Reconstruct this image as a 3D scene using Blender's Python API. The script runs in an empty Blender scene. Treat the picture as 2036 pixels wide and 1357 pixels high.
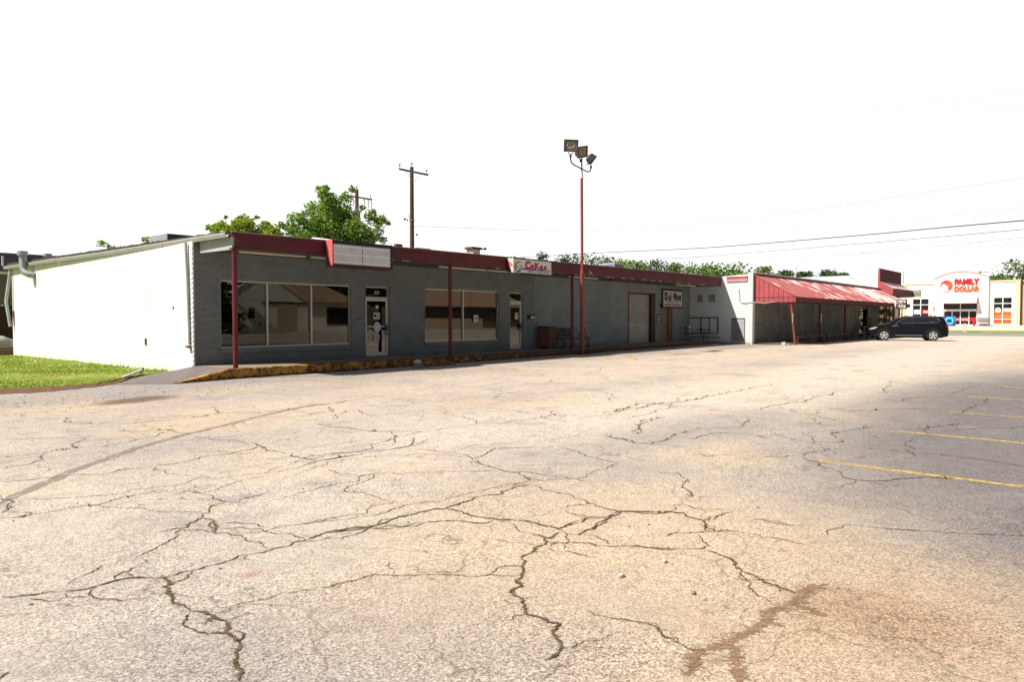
import bpy, bmesh, math, random
import numpy as np
from mathutils import Vector, Matrix, Quaternion
random.seed(7); rng = np.random.default_rng(7)
R = math.radians
SC = bpy.context.scene
COL = SC.collection

# ------------------------------------------------------------------ terrain profile (the lot and street rise gently to the east)
GX = [-1e4, 12, 38, 64, 69, 80, 86, 117, 150, 1e4]
GZ = [0, 0, .13, .14, .2, .25, .4, .58, .7, .7]
def g(x): return float(np.interp(x, GX, GZ))

# ------------------------------------------------------------------ node helpers
class NT:
    def __init__(s, name):
        s.m = bpy.data.materials.new(name); s.m.use_nodes = True
        s.t = s.m.node_tree; s.N = s.t.nodes; s.L = s.t.links
        s.b = s.N['Principled BSDF']; s.out = s.N['Material Output']
        s.tc = None
    def node(s, typ, ins=None, **kw):
        n = s.N.new(typ)
        for k, v in kw.items(): setattr(n, k, v)
        for k, v in (ins or {}).items(): s.set(n, k, v)
        return n
    def set(s, n, k, v):
        i = n.inputs[k]
        if isinstance(v, bpy.types.NodeSocket): s.L.new(v, i)
        else: i.default_value = v
    def pos(s):
        if s.tc is None: s.tc = s.node('ShaderNodeNewGeometry').outputs['Position']
        return s.tc
    def mapv(s, vec, scale=(1,1,1), loc=(0,0,0), rot=(0,0,0)):
        return s.node('ShaderNodeMapping', {'Vector': vec, 'Scale': scale, 'Location': loc, 'Rotation': rot}).outputs[0]
    def noise(s, scale, detail=3, rough=.55, vec=None, dist=0):
        return s.node('ShaderNodeTexNoise', {'Vector': vec or s.pos(), 'Scale': scale, 'Detail': detail, 'Roughness': rough, 'Distortion': dist}).outputs['Fac']
    def ramp(s, fac, stops, interp='LINEAR'):
        n = s.node('ShaderNodeValToRGB', {'Fac': fac}); n.color_ramp.interpolation = interp
        e = n.color_ramp.elements
        while len(e) < len(stops): e.new(.5)
        for el, (p, c) in zip(e, stops):
            el.position = p; el.color = (c, c, c, 1) if isinstance(c, (int, float)) else tuple(c) + (1,)
        return n.outputs['Color']
    def mix(s, fac, a, b, blend='MIX'):
        n = s.node('ShaderNodeMix', data_type='RGBA', blend_type=blend)
        s.set(n, 0, fac)
        for idx, v in ((6, a), (7, b)):
            if isinstance(v, bpy.types.NodeSocket): s.L.new(v, n.inputs[idx])
            else: n.inputs[idx].default_value = tuple(v) + (1,) if len(v) == 3 else v
        return n.outputs[2]
    def math(s, op, a, b=0.0, clamp=False):
        n = s.node('ShaderNodeMath', operation=op, use_clamp=clamp)
        s.set(n, 0, a); s.set(n, 1, b); return n.outputs[0]
    def bump(s, h, strength=.3, dist=.01):
        s.L.new(s.node('ShaderNodeBump', {'Height': h, 'Strength': strength, 'Distance': dist}).outputs[0], s.b.inputs['Normal'])
    def base(s, c, rough=.8, metal=0.0, spec=.5):
        s.set(s.b, 'Base Color', c if isinstance(c, bpy.types.NodeSocket) else tuple(c) + (1,))
        s.set(s.b, 'Roughness', rough); s.set(s.b, 'Metallic', metal)
        s.set(s.b, 'Specular IOR Level', spec)
        return s

def plain(name, c, rough=.7, metal=0.0, var=.18, scale=3.0, spec=.4, fine=0.0):
    n = NT(name)
    f = n.noise(scale, 5, .6)
    lo = tuple(x * (1 - var) for x in c); hi = tuple(min(1, x * (1 + var)) for x in c)
    col = n.ramp(f, [(.3, lo), (.7, hi)])
    if fine: col = n.mix(fine, col, n.ramp(n.noise(scale * 14, 3), [(.35, tuple(x * .5 for x in c)), (.65, c)]))
    n.base(col, rough, metal, spec)
    return n.m

SKY_STRENGTH, SUN_ENERGY, EXPOSURE, VEIL = .055, 4.8, .62, .75
PXY = (53.18, 10.96)
LINES_B = [
 (0.03, [2.63,1.95,2.53,1.91,2.44,1.9]),
 (0.09, [2.93,1.44,3.08,1.49,3.22,1.48,3.31,1.42,3.4,1.43,3.54,1.4,3.67,1.39,3.83,1.43,3.93,1.38,4.1,1.37,4.24,1.38,4.4,1.33]),
 (0.07, [3.3,1.41,3.21,1.34,3.1,1.3,2.99,1.25]),
 (0.07, [3.99,1.33,3.99,1.24,3.97,1.18]),
 (0.05, [3.69,1.4,3.68,1.31]),
 (0.012, [3.72,1.18,3.73,1.09,3.72,1.02,3.71,0.91]),
 (0.01, [4.45,1.13,4.46,0.98,4.45,0.87,4.43,0.73]),
]
LINES_C = [
 (0.022, [2.08,8.23,2.27,8.15,2.52,8.07,2.6,8.09,2.7,8.05,2.85,7.84,2.97,7.87,3.17,7.94,3.38,7.9,3.53,7.86,3.77,7.88,3.94,7.99,4.18,7.94,4.5,7.99,4.76,8.14]),
 (0.03, [4.59,9.45,4.61,9.0,4.77,8.82,4.77,8.51,4.77,8.12,4.69,7.71,4.69,7.48,4.67,7.04,4.69,6.79,4.96,6.78,5.11,6.76]),
 (0.02, [4.67,7.04,4.91,7.05,5.13,7.02,5.24,6.92]),
 (0.02, [4.64,7.0,4.43,6.87,4.07,6.75,3.96,6.68]),
 (0.025, [2.02,7.28,2.1,7.17,2.24,7.09,2.38,6.99,2.51,6.93,2.59,6.86,2.76,6.95,2.94,6.9,3.04,6.85,3.25,6.86,3.43,6.99]),
 (0.02, [3.43,6.99,3.48,6.84,3.67,6.77,3.89,6.69,4.1,6.61,4.42,6.67,4.66,6.75]),
 (0.035, [1.7,6.74,1.82,6.67,1.89,6.68,2.03,6.65,2.2,6.66,2.35,6.6,2.49,6.68,2.67,6.69,2.84,6.7,2.96,6.66,3.06,6.54,3.1,6.39,3.12,6.27,3.09,6.06,3.1,5.89,3.2,5.81,3.37,5.86,3.52,5.85]),
 (0.022, [3.14,6.34,3.27,6.34,3.45,6.45,3.63,6.52,3.85,6.56]),
 (0.022, [2.36,6.59,2.38,6.45,2.44,6.34,2.5,6.27,2.57,6.18,2.56,6.08,2.63,5.93,2.74,5.8,2.82,5.69]),
 (0.03, [3.11,5.88,3.01,5.84,2.89,5.72,2.78,5.62,2.72,5.52,2.61,5.47,2.54,5.38,2.45,5.4,2.35,5.4]),
 (0.04, [2.75,5.5,2.76,5.41,2.69,5.23,2.62,5.08]),
 (0.03, [1.92,7.59,1.86,7.19,1.82,6.99,1.75,6.89,1.74,6.9]),
 (0.02, [1.8,6.91,1.86,6.82,1.9,6.69]),
 (0.03, [2.47,9.75,2.62,9.7,2.93,9.67,3.23,9.72,3.41,9.64,3.55,9.6,3.77,9.65,4.11,9.8,4.52,10.21]),
 (0.03, [4.13,10.79,4.21,10.52,4.4,10.41,4.59,10.38,4.62,10.1,4.62,9.7]),
 (0.022, [2.28,9.0,2.44,9.01,2.58,9.05,2.91,9.65]),
 (0.03, [3.57,10.54,3.47,10.24,3.31,10.04,3.24,9.74]),
 (0.035, [4.09,12.6,4.04,12.08,4.14,11.69,4.44,11.47,4.79,11.34,5.16,11.34,5.56,11.26,6.05,11.58]),
 (0.03, [6.35,12.52,6.18,11.95,6.03,11.49,6.27,11.14,6.8,11.05,7.34,11.15,7.97,11.21,8.6,11.34]),
 (0.02, [2.84,11.19,3.14,10.88,3.45,10.58,3.58,10.49]),
 (0.02, [4.25,12.72,4.01,12.79,3.79,13.11]),
 (0.04, [3.8,13.9,3.83,13.7,3.73,13.49]),
 (0.03, [5.02,14.49,5.34,14.4,5.73,14.29,6.24,14.45,6.78,14.29,7.1,14.07]),
 (0.04, [6.09,15.02,6.07,14.66,6.24,14.74]),
 (0.02, [6.17,10.54,6.39,10.19,6.92,10.21,7.36,10.21,7.66,10.78]),
 (0.025, [6.37,9.19,6.3,8.87,6.37,8.4]),
 (0.02, [3.35,7.86,3.28,7.68,3.31,7.45,3.41,7.1]),
 (0.02, [5.53,10.18,5.29,9.68]),
 (0.03, [4.41,6.7,4.66,6.77,5.07,6.76,5.39,6.79,5.61,6.7,5.93,6.72,6.15,6.81,6.28,6.69]),
 (0.025, [4.63,7.03,4.88,6.98,5.11,6.95,5.31,6.88,5.56,6.94,6.21,7.35,6.55,7.39,6.86,7.45,7.32,7.44,7.66,7.35,7.96,7.44,8.1,7.19,8.37,7.15,8.69,7.07,9.1,7.04,9.43,7.12]),
 (0.028, [6.32,8.94,6.32,8.58,6.35,8.22,6.51,7.85,6.72,7.65,6.84,7.46]),
 (0.03, [8.47,8.77,8.35,8.4,8.28,8.06,7.95,7.45]),
 (0.025, [6.57,7.78,6.31,7.45,6.06,7.12,5.87,6.95]),
 (0.022, [6.45,7.28,6.4,7.12,6.12,6.84,6.02,6.67]),
 (0.02, [7.67,10.82,7.38,10.23,7.08,10.23,6.74,10.21]),
 (0.02, [6.74,9.37,7.59,10.16,7.75,9.98,7.5,9.57,7.46,9.13]),
 (0.022, [7.44,11.28,7.76,11.1,8.51,11.28,9.35,11.48,9.31,10.8,9.45,10.41,9.53,9.86,10.12,9.85,10.8,9.87,10.97,9.47]),
 (0.02, [8.21,10.58,8.39,10.16,8.78,9.99,9.27,10.16]),
 (0.03, [13.56,12.39,14.32,12.66,15.23,12.39,16.1,12.22]),
 (0.025, [11.18,12.13,12.16,12.29,12.09,11.37,13.27,11.61,14.37,10.96,14.79,11.23]),
 (0.022, [10.61,9.51,11.31,9.95,12.24,9.95,11.91,9.5]),
 (0.025, [11.6,8.34,12.19,8.37,12.23,7.81,11.77,7.44]),
 (0.025, [13.18,8.77,12.87,8.31,12.21,7.6]),
 (0.035, [9.88,7.46,9.37,7.04,9.39,6.85]),
 (0.025, [7.14,5.26,7.03,5.03,6.92,4.82,6.82,4.68,6.8,4.48,6.73,4.25,6.86,4.18]),
 (0.022, [6.73,4.25,6.38,4.11,6.23,4.15,6.03,4.13,5.82,4.07,5.71,4.2,5.52,4.27,5.44,4.36]),
 (0.045, [5.84,5.53,5.72,5.3,5.68,5.09,5.62,4.9,5.65,4.71,5.54,4.53,5.42,4.37]),
 (0.02, [5.84,5.53,6.16,5.63,6.53,5.8,6.82,5.55,7.09,5.32]),
 (0.02, [5.9,6.54,5.94,6.27,6.0,5.98,5.99,5.75,5.84,5.53]),
 (0.018, [4.53,6.49,4.99,6.61,5.31,6.47,5.73,6.22,5.86,5.9,5.9,5.66]),
 (0.02, [4.49,6.33,4.43,6.02,4.49,5.88,4.62,5.76,4.5,5.63,4.27,5.56,4.1,5.49,4.01,5.33,4.08,5.24,4.06,4.97,4.09,4.79]),
 (0.014, [4.09,4.79,4.0,4.73,3.91,4.79,3.8,4.79,3.64,4.65,3.55,4.71,3.4,4.74,3.15,4.79]),
 (0.022, [3.14,4.78,3.33,4.71,3.66,4.55,3.82,4.56,3.94,4.58,4.07,4.6,4.25,4.53,4.47,4.5,4.68,4.49,5.03,4.44,5.23,4.42,5.42,4.37]),
 (0.048, [3.13,4.47,3.4,4.34,3.72,4.36,3.9,4.34,4.11,4.34,4.16,4.27,4.34,4.29,4.61,4.34,4.76,4.31,4.83,4.23,5.03,4.3,5.31,4.27]),
 (0.02, [5.09,4.31,5.25,4.4,5.3,4.34]),
 (0.04, [4.16,4.27,4.2,4.11,4.16,3.96,4.18,3.82,4.22,3.67,4.3,3.58,4.32,3.43,4.32,3.21,4.48,3.2,4.68,3.21,4.86,3.1]),
 (0.028, [5.28,4.25,5.22,4.08,5.21,3.87,5.23,3.74,5.16,3.54,5.08,3.45,5.04,3.25,5.04,3.1,5.15,2.99,5.2,2.89]),
 (0.045, [5.04,3.1,4.86,3.09,4.73,3.05,4.56,3.03,4.39,3.03]),
 (0.018, [4.72,3.42,4.7,3.29,4.68,3.21]),
 (0.014, [4.85,3.51,4.96,3.51,5.06,3.43]),
 (0.016, [3.23,4.36,3.42,4.28,3.58,4.16,3.78,4.11,3.97,3.96,4.0,3.88,4.03,3.79,4.17,3.72]),
 (0.03, [8.32,5.42,8.13,5.19,8.13,4.98,7.95,4.69]),
 (0.02, [7.4,5.73,7.77,5.61,8.04,5.63]),
 (0.03, [8.57,5.0,8.97,5.25,9.43,5.48,9.97,5.56]),
 (0.02, [6.23,6.15,6.47,6.15,6.7,6.16]),
 (0.03, [9.29,6.51,9.8,6.52,10.22,6.53,10.65,6.55,11.13,6.54,11.55,6.44]),
 (0.03, [10.41,6.48,11.12,6.74,11.6,6.78]),
 (0.06, [10.16,6.61,10.65,6.67,11.18,6.49,11.97,6.52,12.7,6.38,13.39,6.37]),
 (0.04, [13.39,6.37,14.42,6.31,15.5,6.3,17.02,6.32]),
 (0.03, [8.22,5.34,8.08,4.94,7.94,4.67,8.03,4.51,8.78,4.62,9.36,4.64,9.78,4.59,10.09,4.22,11.0,4.47]),
 (0.03, [8.65,5.05,9.13,5.35,9.71,5.64,10.38,5.57]),
 (0.035, [12.26,4.76,13.17,4.77,13.74,4.67,14.83,4.68,15.34,4.52,16.04,4.6]),
 (0.035, [12.86,3.58,13.13,3.46,13.52,3.2,13.87,2.89,14.2,2.48,14.03,2.14]),
 (0.022, [7.8,3.92,7.72,3.62,8.0,3.39,8.09,3.18,8.21,2.95,8.47,2.78]),
 (0.04, [8.47,2.78,8.75,2.8,9.09,2.71,9.27,2.6]),
 (0.035, [8.36,2.77,8.18,2.53,7.92,2.32,7.78,2.18,7.55,2.08,7.53,1.96,7.62,1.79,7.83,1.67,7.99,1.56,8.14,1.41,8.26,1.27]),
 (0.02, [7.53,1.96,7.2,2.01,6.93,2.08]),
 (0.02, [9.98,3.76,9.47,3.29,9.49,3.04,9.66,2.78,9.99,2.8]),
 (0.04, [10.03,2.89,10.35,3.04,10.79,2.95,11.25,2.85,11.36,2.66]),
 (0.03, [11.64,3.03,11.4,2.83]),
 (0.03, [11.31,2.48,11.72,2.14,12.29,1.92,12.56,1.75]),
 (0.03, [9.42,2.43,9.53,2.09,9.53,1.78,9.58,1.62,9.56,1.45,9.54,1.25,9.44,1.0,9.37,0.78]),
 (0.03, [13.59,2.07,13.96,2.01,15.45,1.94,16.64,2.02]),
 (0.03, [6.72,3.51,6.55,3.33,6.46,3.22,6.1,3.06,5.82,2.91]),
 (0.045, [5.02,3.26,5.04,3.11,5.11,2.96,5.3,2.8,5.32,2.69,5.25,2.61,5.21,2.47,5.1,2.39,5.0,2.29]),
 (0.02, [5.3,2.8,5.49,2.87,5.57,2.83]),
 (0.02, [5.58,2.81,5.51,2.69,5.66,2.46]),
 (0.022, [5.21,2.47,5.43,2.45,5.62,2.41]),
 (0.03, [5.04,3.11,4.81,3.08,4.74,3.08]),
 (0.03, [5.03,2.3,5.1,2.22,5.11,2.15]),
 (0.018, [5.52,2.2,5.58,2.13,5.56,1.93]),
 (0.03, [16.36,3.87,18.42,4.14,19.63,4.33]),
 (0.03, [5.91,1.36,5.95,1.27,6.02,1.12]),
 (0.02, [8.64,4.28,9.29,4.29,9.48,4.2,9.51,4.03,9.52,3.75,9.38,3.53]),
 (0.02, [15.77,9.7,15.48,8.71,15.08,7.58]),
 (0.03, [16.52,2.74,18.15,2.62,19.71,2.52]),
 (0.03, [15.83,2.22,16.11,2.03,15.98,1.78]),
 (0.048, [1.21,4.82,1.32,4.73,1.41,4.7,1.51,4.61,1.6,4.58,1.71,4.6,1.81,4.58,1.88,4.5,1.96,4.43,2.09,4.43,2.22,4.42,2.37,4.42,2.57,4.41,2.73,4.4,2.91,4.41,3.04,4.44,3.16,4.46,3.3,4.36]),
 (0.018, [2.91,4.41,3.05,4.34,3.17,4.35,3.25,4.29]),
 (0.012, [1.31,4.69,1.36,4.54,1.45,4.53,1.47,4.61]),
 (0.02, [1.61,4.59,1.57,4.53,1.55,4.44,1.57,4.35,1.62,4.26,1.69,4.21,1.76,4.17]),
 (0.014, [1.45,4.53,1.54,4.43]),
 (0.022, [1.73,4.61,1.76,4.68,1.85,4.71,1.92,4.75,1.97,4.72]),
 (0.02, [1.84,4.68,1.81,4.57]),
 (0.022, [1.93,4.77,2.02,4.91]),
 (0.03, [1.98,4.93,2.06,4.99,2.16,5.03,2.26,5.11,2.36,5.18,2.41,5.28,2.48,5.37,2.56,5.24,2.58,5.08,2.66,4.98,2.68,4.83,2.67,4.66,2.66,4.49,2.68,4.42]),
 (0.05, [1.95,4.43,1.92,4.31,1.87,4.2,1.84,4.08,1.81,3.96,1.82,3.86,1.82,3.8]),
 (0.055, [1.82,3.8,1.86,3.73,1.86,3.65,1.87,3.54,1.85,3.48,1.8,3.42,1.8,3.36,1.79,3.29,1.72,3.17,1.67,3.08,1.65,3.0,1.59,2.91]),
 (0.03, [1.8,3.79,1.75,3.72,1.7,3.64,1.71,3.54,1.73,3.46,1.8,3.4]),
 (0.008, [1.88,3.69,1.98,3.7,2.12,3.67,2.26,3.66,2.38,3.6,2.5,3.53,2.58,3.54,2.65,3.51]),
 (0.01, [1.88,3.54,1.96,3.55,2.02,3.53]),
 (0.01, [1.53,4.75,1.6,4.82,1.69,4.86,1.78,4.95]),
 (0.04, [0.92,3.71,0.97,3.76]),
 (0.008, [1.92,4.26,2.03,4.31,2.11,4.4]),
 (0.014, [2.68,4.9,2.8,4.85,2.95,4.85,3.03,4.85,3.21,4.75,3.37,4.75,3.55,4.69]),
 (0.014, [2.77,5.27,2.86,5.15,2.9,4.97,2.91,4.89]),
 (0.014, [2.68,5.12,2.87,4.91,2.86,4.81,2.94,4.65,2.93,4.54,2.95,4.44]),
 (0.018, [2.35,5.39,2.45,5.41,2.53,5.36,2.58,5.46,2.74,5.54]),
 (0.04, [2.75,5.52,2.76,5.39,2.67,5.18,2.6,5.06]),
 (0.038, [3.13,4.44,3.25,4.39,3.38,4.34,3.53,4.34,3.73,4.37,3.89,4.34,4.06,4.34,4.14,4.32,4.18,4.26,4.37,4.27]),
 (0.014, [3.05,4.33,3.12,4.26,3.31,4.26,3.42,4.3,3.48,4.19,3.58,4.15,3.73,4.08,3.84,4.07,3.93,3.99,4.01,3.9,4.02,3.8,4.17,3.73]),
 (0.03, [4.18,4.26,4.2,4.14,4.17,3.97,4.22,3.72,4.29,3.59,4.33,3.44,4.31,3.21,4.48,3.22,4.7,3.21,4.8,3.15]),
 (0.012, [4.21,3.69,4.19,3.62,4.1,3.42,4.09,3.29,4.11,3.22,4.07,3.11]),
 (0.035, [4.3,3.19,4.25,3.08,4.29,3.0,4.39,3.02,4.55,3.03,4.76,3.07,4.89,3.11,5.06,3.12,5.15,2.96,5.27,2.82,5.31,2.72]),
 (0.045, [4.25,3.15,4.14,3.12,3.96,3.05,3.82,3.04,3.64,3.01,3.54,2.91,3.39,2.8,3.29,2.76,3.24,2.67,3.1,2.56,3.01,2.47,2.95,2.39,2.96,2.32,2.95,2.24,2.97,2.19,2.86,2.15,2.79,2.05,2.74,2.02,2.68,2.0,2.6,2.01]),
 (0.016, [2.76,2.01,2.83,1.99,2.92,1.94,3.04,1.92]),
 (0.018, [3.02,2.62,3.01,2.56,3.02,2.5]),
 (0.016, [3.28,2.96,3.37,2.99,3.44,2.98,3.52,2.92]),
 (0.022, [2.49,3.53,2.59,3.53,2.72,3.5,2.85,3.43,2.94,3.32,3.04,3.21,3.14,3.09,3.19,2.99,3.27,2.95,3.3,2.88,3.37,2.8]),
 (0.016, [3.02,3.61,2.96,3.55,2.88,3.41]),
 (0.016, [3.95,3.0,4.07,2.95,4.13,2.97,4.18,3.04,4.26,3.07]),
 (0.016, [3.9,3.01,3.88,2.92,3.94,2.81,3.94,2.72,3.96,2.64]),
 (0.034, [4.11,2.96,4.18,2.85,4.17,2.77,4.22,2.67,4.33,2.55,4.37,2.44,4.48,2.3]),
 (0.012, [4.35,2.99,4.35,2.88,4.31,2.78,4.25,2.7]),
 (0.016, [3.19,2.17,3.18,2.11,3.2,2.02,3.23,1.95,3.27,1.85,3.24,1.78,3.19,1.72,3.17,1.62]),
 (0.014, [3.97,2.9,4.03,2.94]),
 (0.014, [4.66,2.5,4.79,2.49,4.82,2.47]),
 (0.014, [4.79,3.48,4.72,3.4,4.7,3.22]),
 (0.018, [4.65,2.5,4.82,2.48,4.89,2.38,4.97,2.3,5.1,2.24,5.12,2.12,5.12,1.98,5.13,1.87,5.12,1.7,5.14,1.63]),
 (0.034, [4.3,2.58,4.36,2.47,4.43,2.35,4.5,2.25,4.59,2.17,4.67,2.16,4.74,2.25,4.86,2.36]),
 (0.035, [5.1,3.07,5.18,2.94,5.3,2.82,5.34,2.69,5.24,2.59,5.23,2.47,5.11,2.41,5.0,2.3]),
 (0.04, [4.55,2.15,4.56,2.06,4.51,1.95,4.42,1.88,4.33,1.79,4.31,1.71,4.26,1.64,4.23,1.54,4.2,1.45,4.18,1.41]),
 (0.025, [4.33,1.79,4.2,1.71,4.09,1.65,4.01,1.57,3.96,1.47]),
 (0.02, [4.2,1.71,4.25,1.65,4.29,1.57]),
 (0.02, [3.25,1.91,3.26,1.82,3.23,1.75,3.17,1.7,3.16,1.6,3.16,1.5,3.17,1.48]),
 (0.014, [5.23,2.47,5.37,2.45,5.61,2.41]),
 (0.01, [5.5,2.19,5.54,2.11,5.53,1.93,5.57,1.82]),
 (0.015, [5.44,1.64,5.67,1.63,5.81,1.6,5.89,1.43,5.93,1.33,5.98,1.22,6.06,1.06,6.13,0.89,6.24,0.73,6.4,0.53]),
]
LINES_S = [
 (0.13, [1.83,7.27,1.94,7.42,2.28,7.78,2.63,8.18,3.17,8.66,4.04,9.37,4.64,9.73,5.52,10.2,6.47,10.74,7.34,11.15,7.88,11.19]),
]
LINES_Y = [
 (0.1, [8.29,2.57,8.22,0.68]),
 (0.1, [11.19,2.47,11.13,0.93]),
 (0.1, [14.04,2.42,13.95,1.18]),
 (0.1, [16.85,2.33,16.85,1.43]),
 (0.1, [19.67,2.18,19.6,1.81]),
 (0.1, [5.36,16.79,5.59,15.5]),
 (0.1, [7.94,16.72,8.28,13.72]),
 (0.1, [10.67,15.93,10.99,13.69]),
 (0.1, [13.46,15.61,13.56,13.64]),
 (0.13, [17.04,15.45,16.13,14.45]),
 (0.13, [17.11,14.52,16.25,13.55]),
 (0.08, [16.44,13.55,17.24,13.53]),
 (0.13, [23.65,16.22,22.44,15.24]),
 (0.13, [24.78,16.12,22.54,14.32]),
 (0.13, [25.83,15.7,23.65,14.05]),
 (0.13, [26.02,15.82,22.98,13.47]),
 (0.08, [18.42,15.16,18.39,14.83]),
]
TREES = [
 (90.6,75.5,11.7,2.1,0),
 (94.9,73.6,12.7,3.2,0),
 (97.2,71.0,12.2,4.0,0),
 (96.1,66.1,12.1,5.0,0),
 (101.5,65.8,11.9,4.3,0),
 (96.6,59.2,10.8,3.4,2),
 (87.4,51.5,9.5,3.5,2),
 (110.6,62.9,11.7,4.0,0),
 (109.5,59.4,11.4,4.9,0),
 (101.9,53.0,10.3,3.1,1),
 (106.0,52.9,10.4,4.8,1),
 (114.2,54.0,10.6,4.4,0),
 (80.8,36.1,8.1,4.6,2),
 (111.3,46.6,9.3,3.5,1),
 (123.6,47.5,10.7,4.7,1),
 (136.1,48.2,10.8,3.2,0),
 (138.1,45.8,10.4,2.8,0),
 (141.0,42.5,10.8,4.5,0),
 (148.0,41.9,10.6,2.9,0),
 (226.8,26.2,12.9,5.3,0),
 (222.9,23.1,13.2,5.9,1),
 (183.2,15.9,14.1,7.3,1),
 (206.9,18.9,11.6,4.7,0),
]
WIRES = [
 [(56.9,25.7,16.40),(49.2,11.6,14.51),(41.1,2.5,12.00)],
 [(59.1,23.1,16.18),(50.2,10.4,14.08),(41.1,2.5,11.47)],
 [(33.1,36.8,7.84),(48.0,36.2,8.86),(49.8,27.8,8.64),(49.0,19.5,8.60),(47.7,11.8,8.75),(44.8,2.8,8.78)],
 [(73.7,67.7,11.09),(65.4,31.1,9.39),(55.8,11.6,8.49),(47.3,2.9,7.52)],
 [(75.5,65.6,9.91),(72.2,46.3,9.36),(65.4,31.1,8.42),(58.8,15.6,7.88),(54.6,9.8,7.55),(47.3,2.9,6.86)],
 [(83.5,53.1,9.27),(74.8,35.5,8.46),(64.2,17.1,7.76),(52.3,3.2,6.90)],
 [(118.3,77.0,13.24),(112.2,53.2,11.73),(107.6,35.4,10.74),(100.4,20.8,9.97),(87.2,5.4,9.11)],
 [(102.3,49.4,9.37),(96.2,41.2,9.07),(83.5,22.2,8.59),(75.1,13.5,8.13),(62.3,3.9,7.39)],
 [(29.4,36.4,7.20),(26.0,31.2,6.00),(21.1,24.7,4.69)],
 [(29.4,36.5,7.20),(24.5,29.8,5.75),(19.6,23.3,4.50)],
]
# ------------------------------------------------------------------ mesh builder
class MB:
    def __init__(s): s.v = []; s.f = []; s.smooth = []; s.grp = []
    def add(s, vs, fs, sm=False):
        o = len(s.v); s.v += [tuple(map(float, q)) for q in vs]
        if s.grp is not None: s.grp.append((o, len(s.v), len(s.f), len(s.f) + len(fs)))
        s.f += [tuple(i + o for i in q) for q in fs]; s.smooth += [sm] * len(fs); return s
    def box(s, x0, x1, y0, y1, z0, z1):
        x0, x1 = min(x0, x1), max(x0, x1); y0, y1 = min(y0, y1), max(y0, y1); z0, z1 = min(z0, z1), max(z0, z1)
        return s.add([(x0,y0,z0),(x1,y0,z0),(x1,y1,z0),(x0,y1,z0),(x0,y0,z1),(x1,y0,z1),(x1,y1,z1),(x0,y1,z1)],
              [(0,3,2,1),(4,5,6,7),(0,1,5,4),(1,2,6,5),(2,3,7,6),(3,0,4,7)])
    def hexa(s, p): # 8 points: bottom 4 ccw, top 4 ccw
        return s.add(p, [(0,3,2,1),(4,5,6,7),(0,1,5,4),(1,2,6,5),(2,3,7,6),(3,0,4,7)])
    def poly(s, pts): return s.add(pts, [tuple(range(len(pts)))])
    def prism(s, pts, d): # extrude polygon by vector d
        n = len(pts); d = Vector(d); q = [tuple(Vector(p) + d) for p in pts]
        return s.add(list(pts) + q, [tuple(range(n))[::-1], tuple(range(n, 2*n))] + [(i, (i+1) % n, n + (i+1) % n, n + i) for i in range(n)])
    def tube(s, pts, r, n=10, cap=True):
        pts = [Vector(p) for p in pts]; rs = r if isinstance(r, (list, tuple)) else [r] * len(pts)
        vs = []; up = None
        for i, p in enumerate(pts):
            d = (pts[min(i+1, len(pts)-1)] - pts[max(i-1, 0)]).normalized()
            if up is None or abs(up.dot(d)) > .99: up = Vector((0,0,1)) if abs(d.z) < .9 else Vector((1,0,0))
            a = d.cross(up).normalized(); b = a.cross(d).normalized(); up = b
            for k in range(n):
                t = 2 * math.pi * k / n; vs.append(p + (a * math.cos(t) + b * math.sin(t)) * rs[i])
        fs = [(i*n + k, i*n + (k+1) % n, (i+1)*n + (k+1) % n, (i+1)*n + k) for i in range(len(pts)-1) for k in range(n)]
        s.add(vs, fs, True)
        if cap: s.add(vs[:n], [tuple(range(n))[::-1]]); s.add(vs[-n:], [tuple(range(n))])
        return s
    def cyl(s, x, y, z0, z1, r, n=14, r1=None): return s.tube([(x,y,z0),(x,y,z1)], [r, r if r1 is None else r1], n)
    def ball(s, c, r, n=8, sz=(1,1,1), jit=0):
        vs = []; fs = []; m = n // 2 + 1
        for i in range(m + 1):
            for k in range(n):
                t = math.pi * i / m; u = 2 * math.pi * k / n; j = 1 + random.uniform(-jit, jit)
                vs.append((c[0] + r*sz[0]*j*math.sin(t)*math.cos(u), c[1] + r*sz[1]*j*math.sin(t)*math.sin(u), c[2] + r*sz[2]*j*math.cos(t)))
        for i in range(m):
            for k in range(n): fs.append((i*n + k, (i+1)*n + k, (i+1)*n + (k+1) % n, i*n + (k+1) % n))
        return s.add(vs, fs, True)
    def build(s, name, mat, parent=None, label=None, bevel=0, **kw):
        me = bpy.data.meshes.new(name); me.from_pydata(s.v, [], s.f); me.materials.append(mat)
        me.polygons.foreach_set('use_smooth', s.smooth); me.update()
        return finish(me, name, parent, label, bevel, **kw)
def build_each(mb, name, mat, parent, label=None, bevel=0, per=1, **kw):
    """one object for every piece (per = how many added pieces make one object)"""
    out = []
    for k in range(0, len(mb.grp), per):
        q = MB()
        for (a, b, c, d) in mb.grp[k:k+per]: q.add(mb.v[a:b], [tuple(i - a for i in f) for f in mb.f[c:d]], mb.smooth[c])
        out.append(q.build(name, mat, parent, label, bevel, **kw))
    return out
def finish(me, name, parent=None, label=None, bevel=0, **kw):
    o = bpy.data.objects.new(name, me); COL.objects.link(o)
    if bevel:
        bm = bmesh.new(); bm.from_mesh(me)
        bmesh.ops.remove_doubles(bm, verts=bm.verts, dist=1e-5)
        es = [e for e in bm.edges if len(e.link_faces) == 2 and e.calc_face_angle(0) > .5]
        bmesh.ops.bevel(bm, geom=es, offset=bevel, segments=2, affect='EDGES', profile=.6, clamp_overlap=True)
        bm.to_mesh(me); bm.free()
    if parent is not None: attach(o, parent)
    tag(o, label, **kw)
    return o
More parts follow.
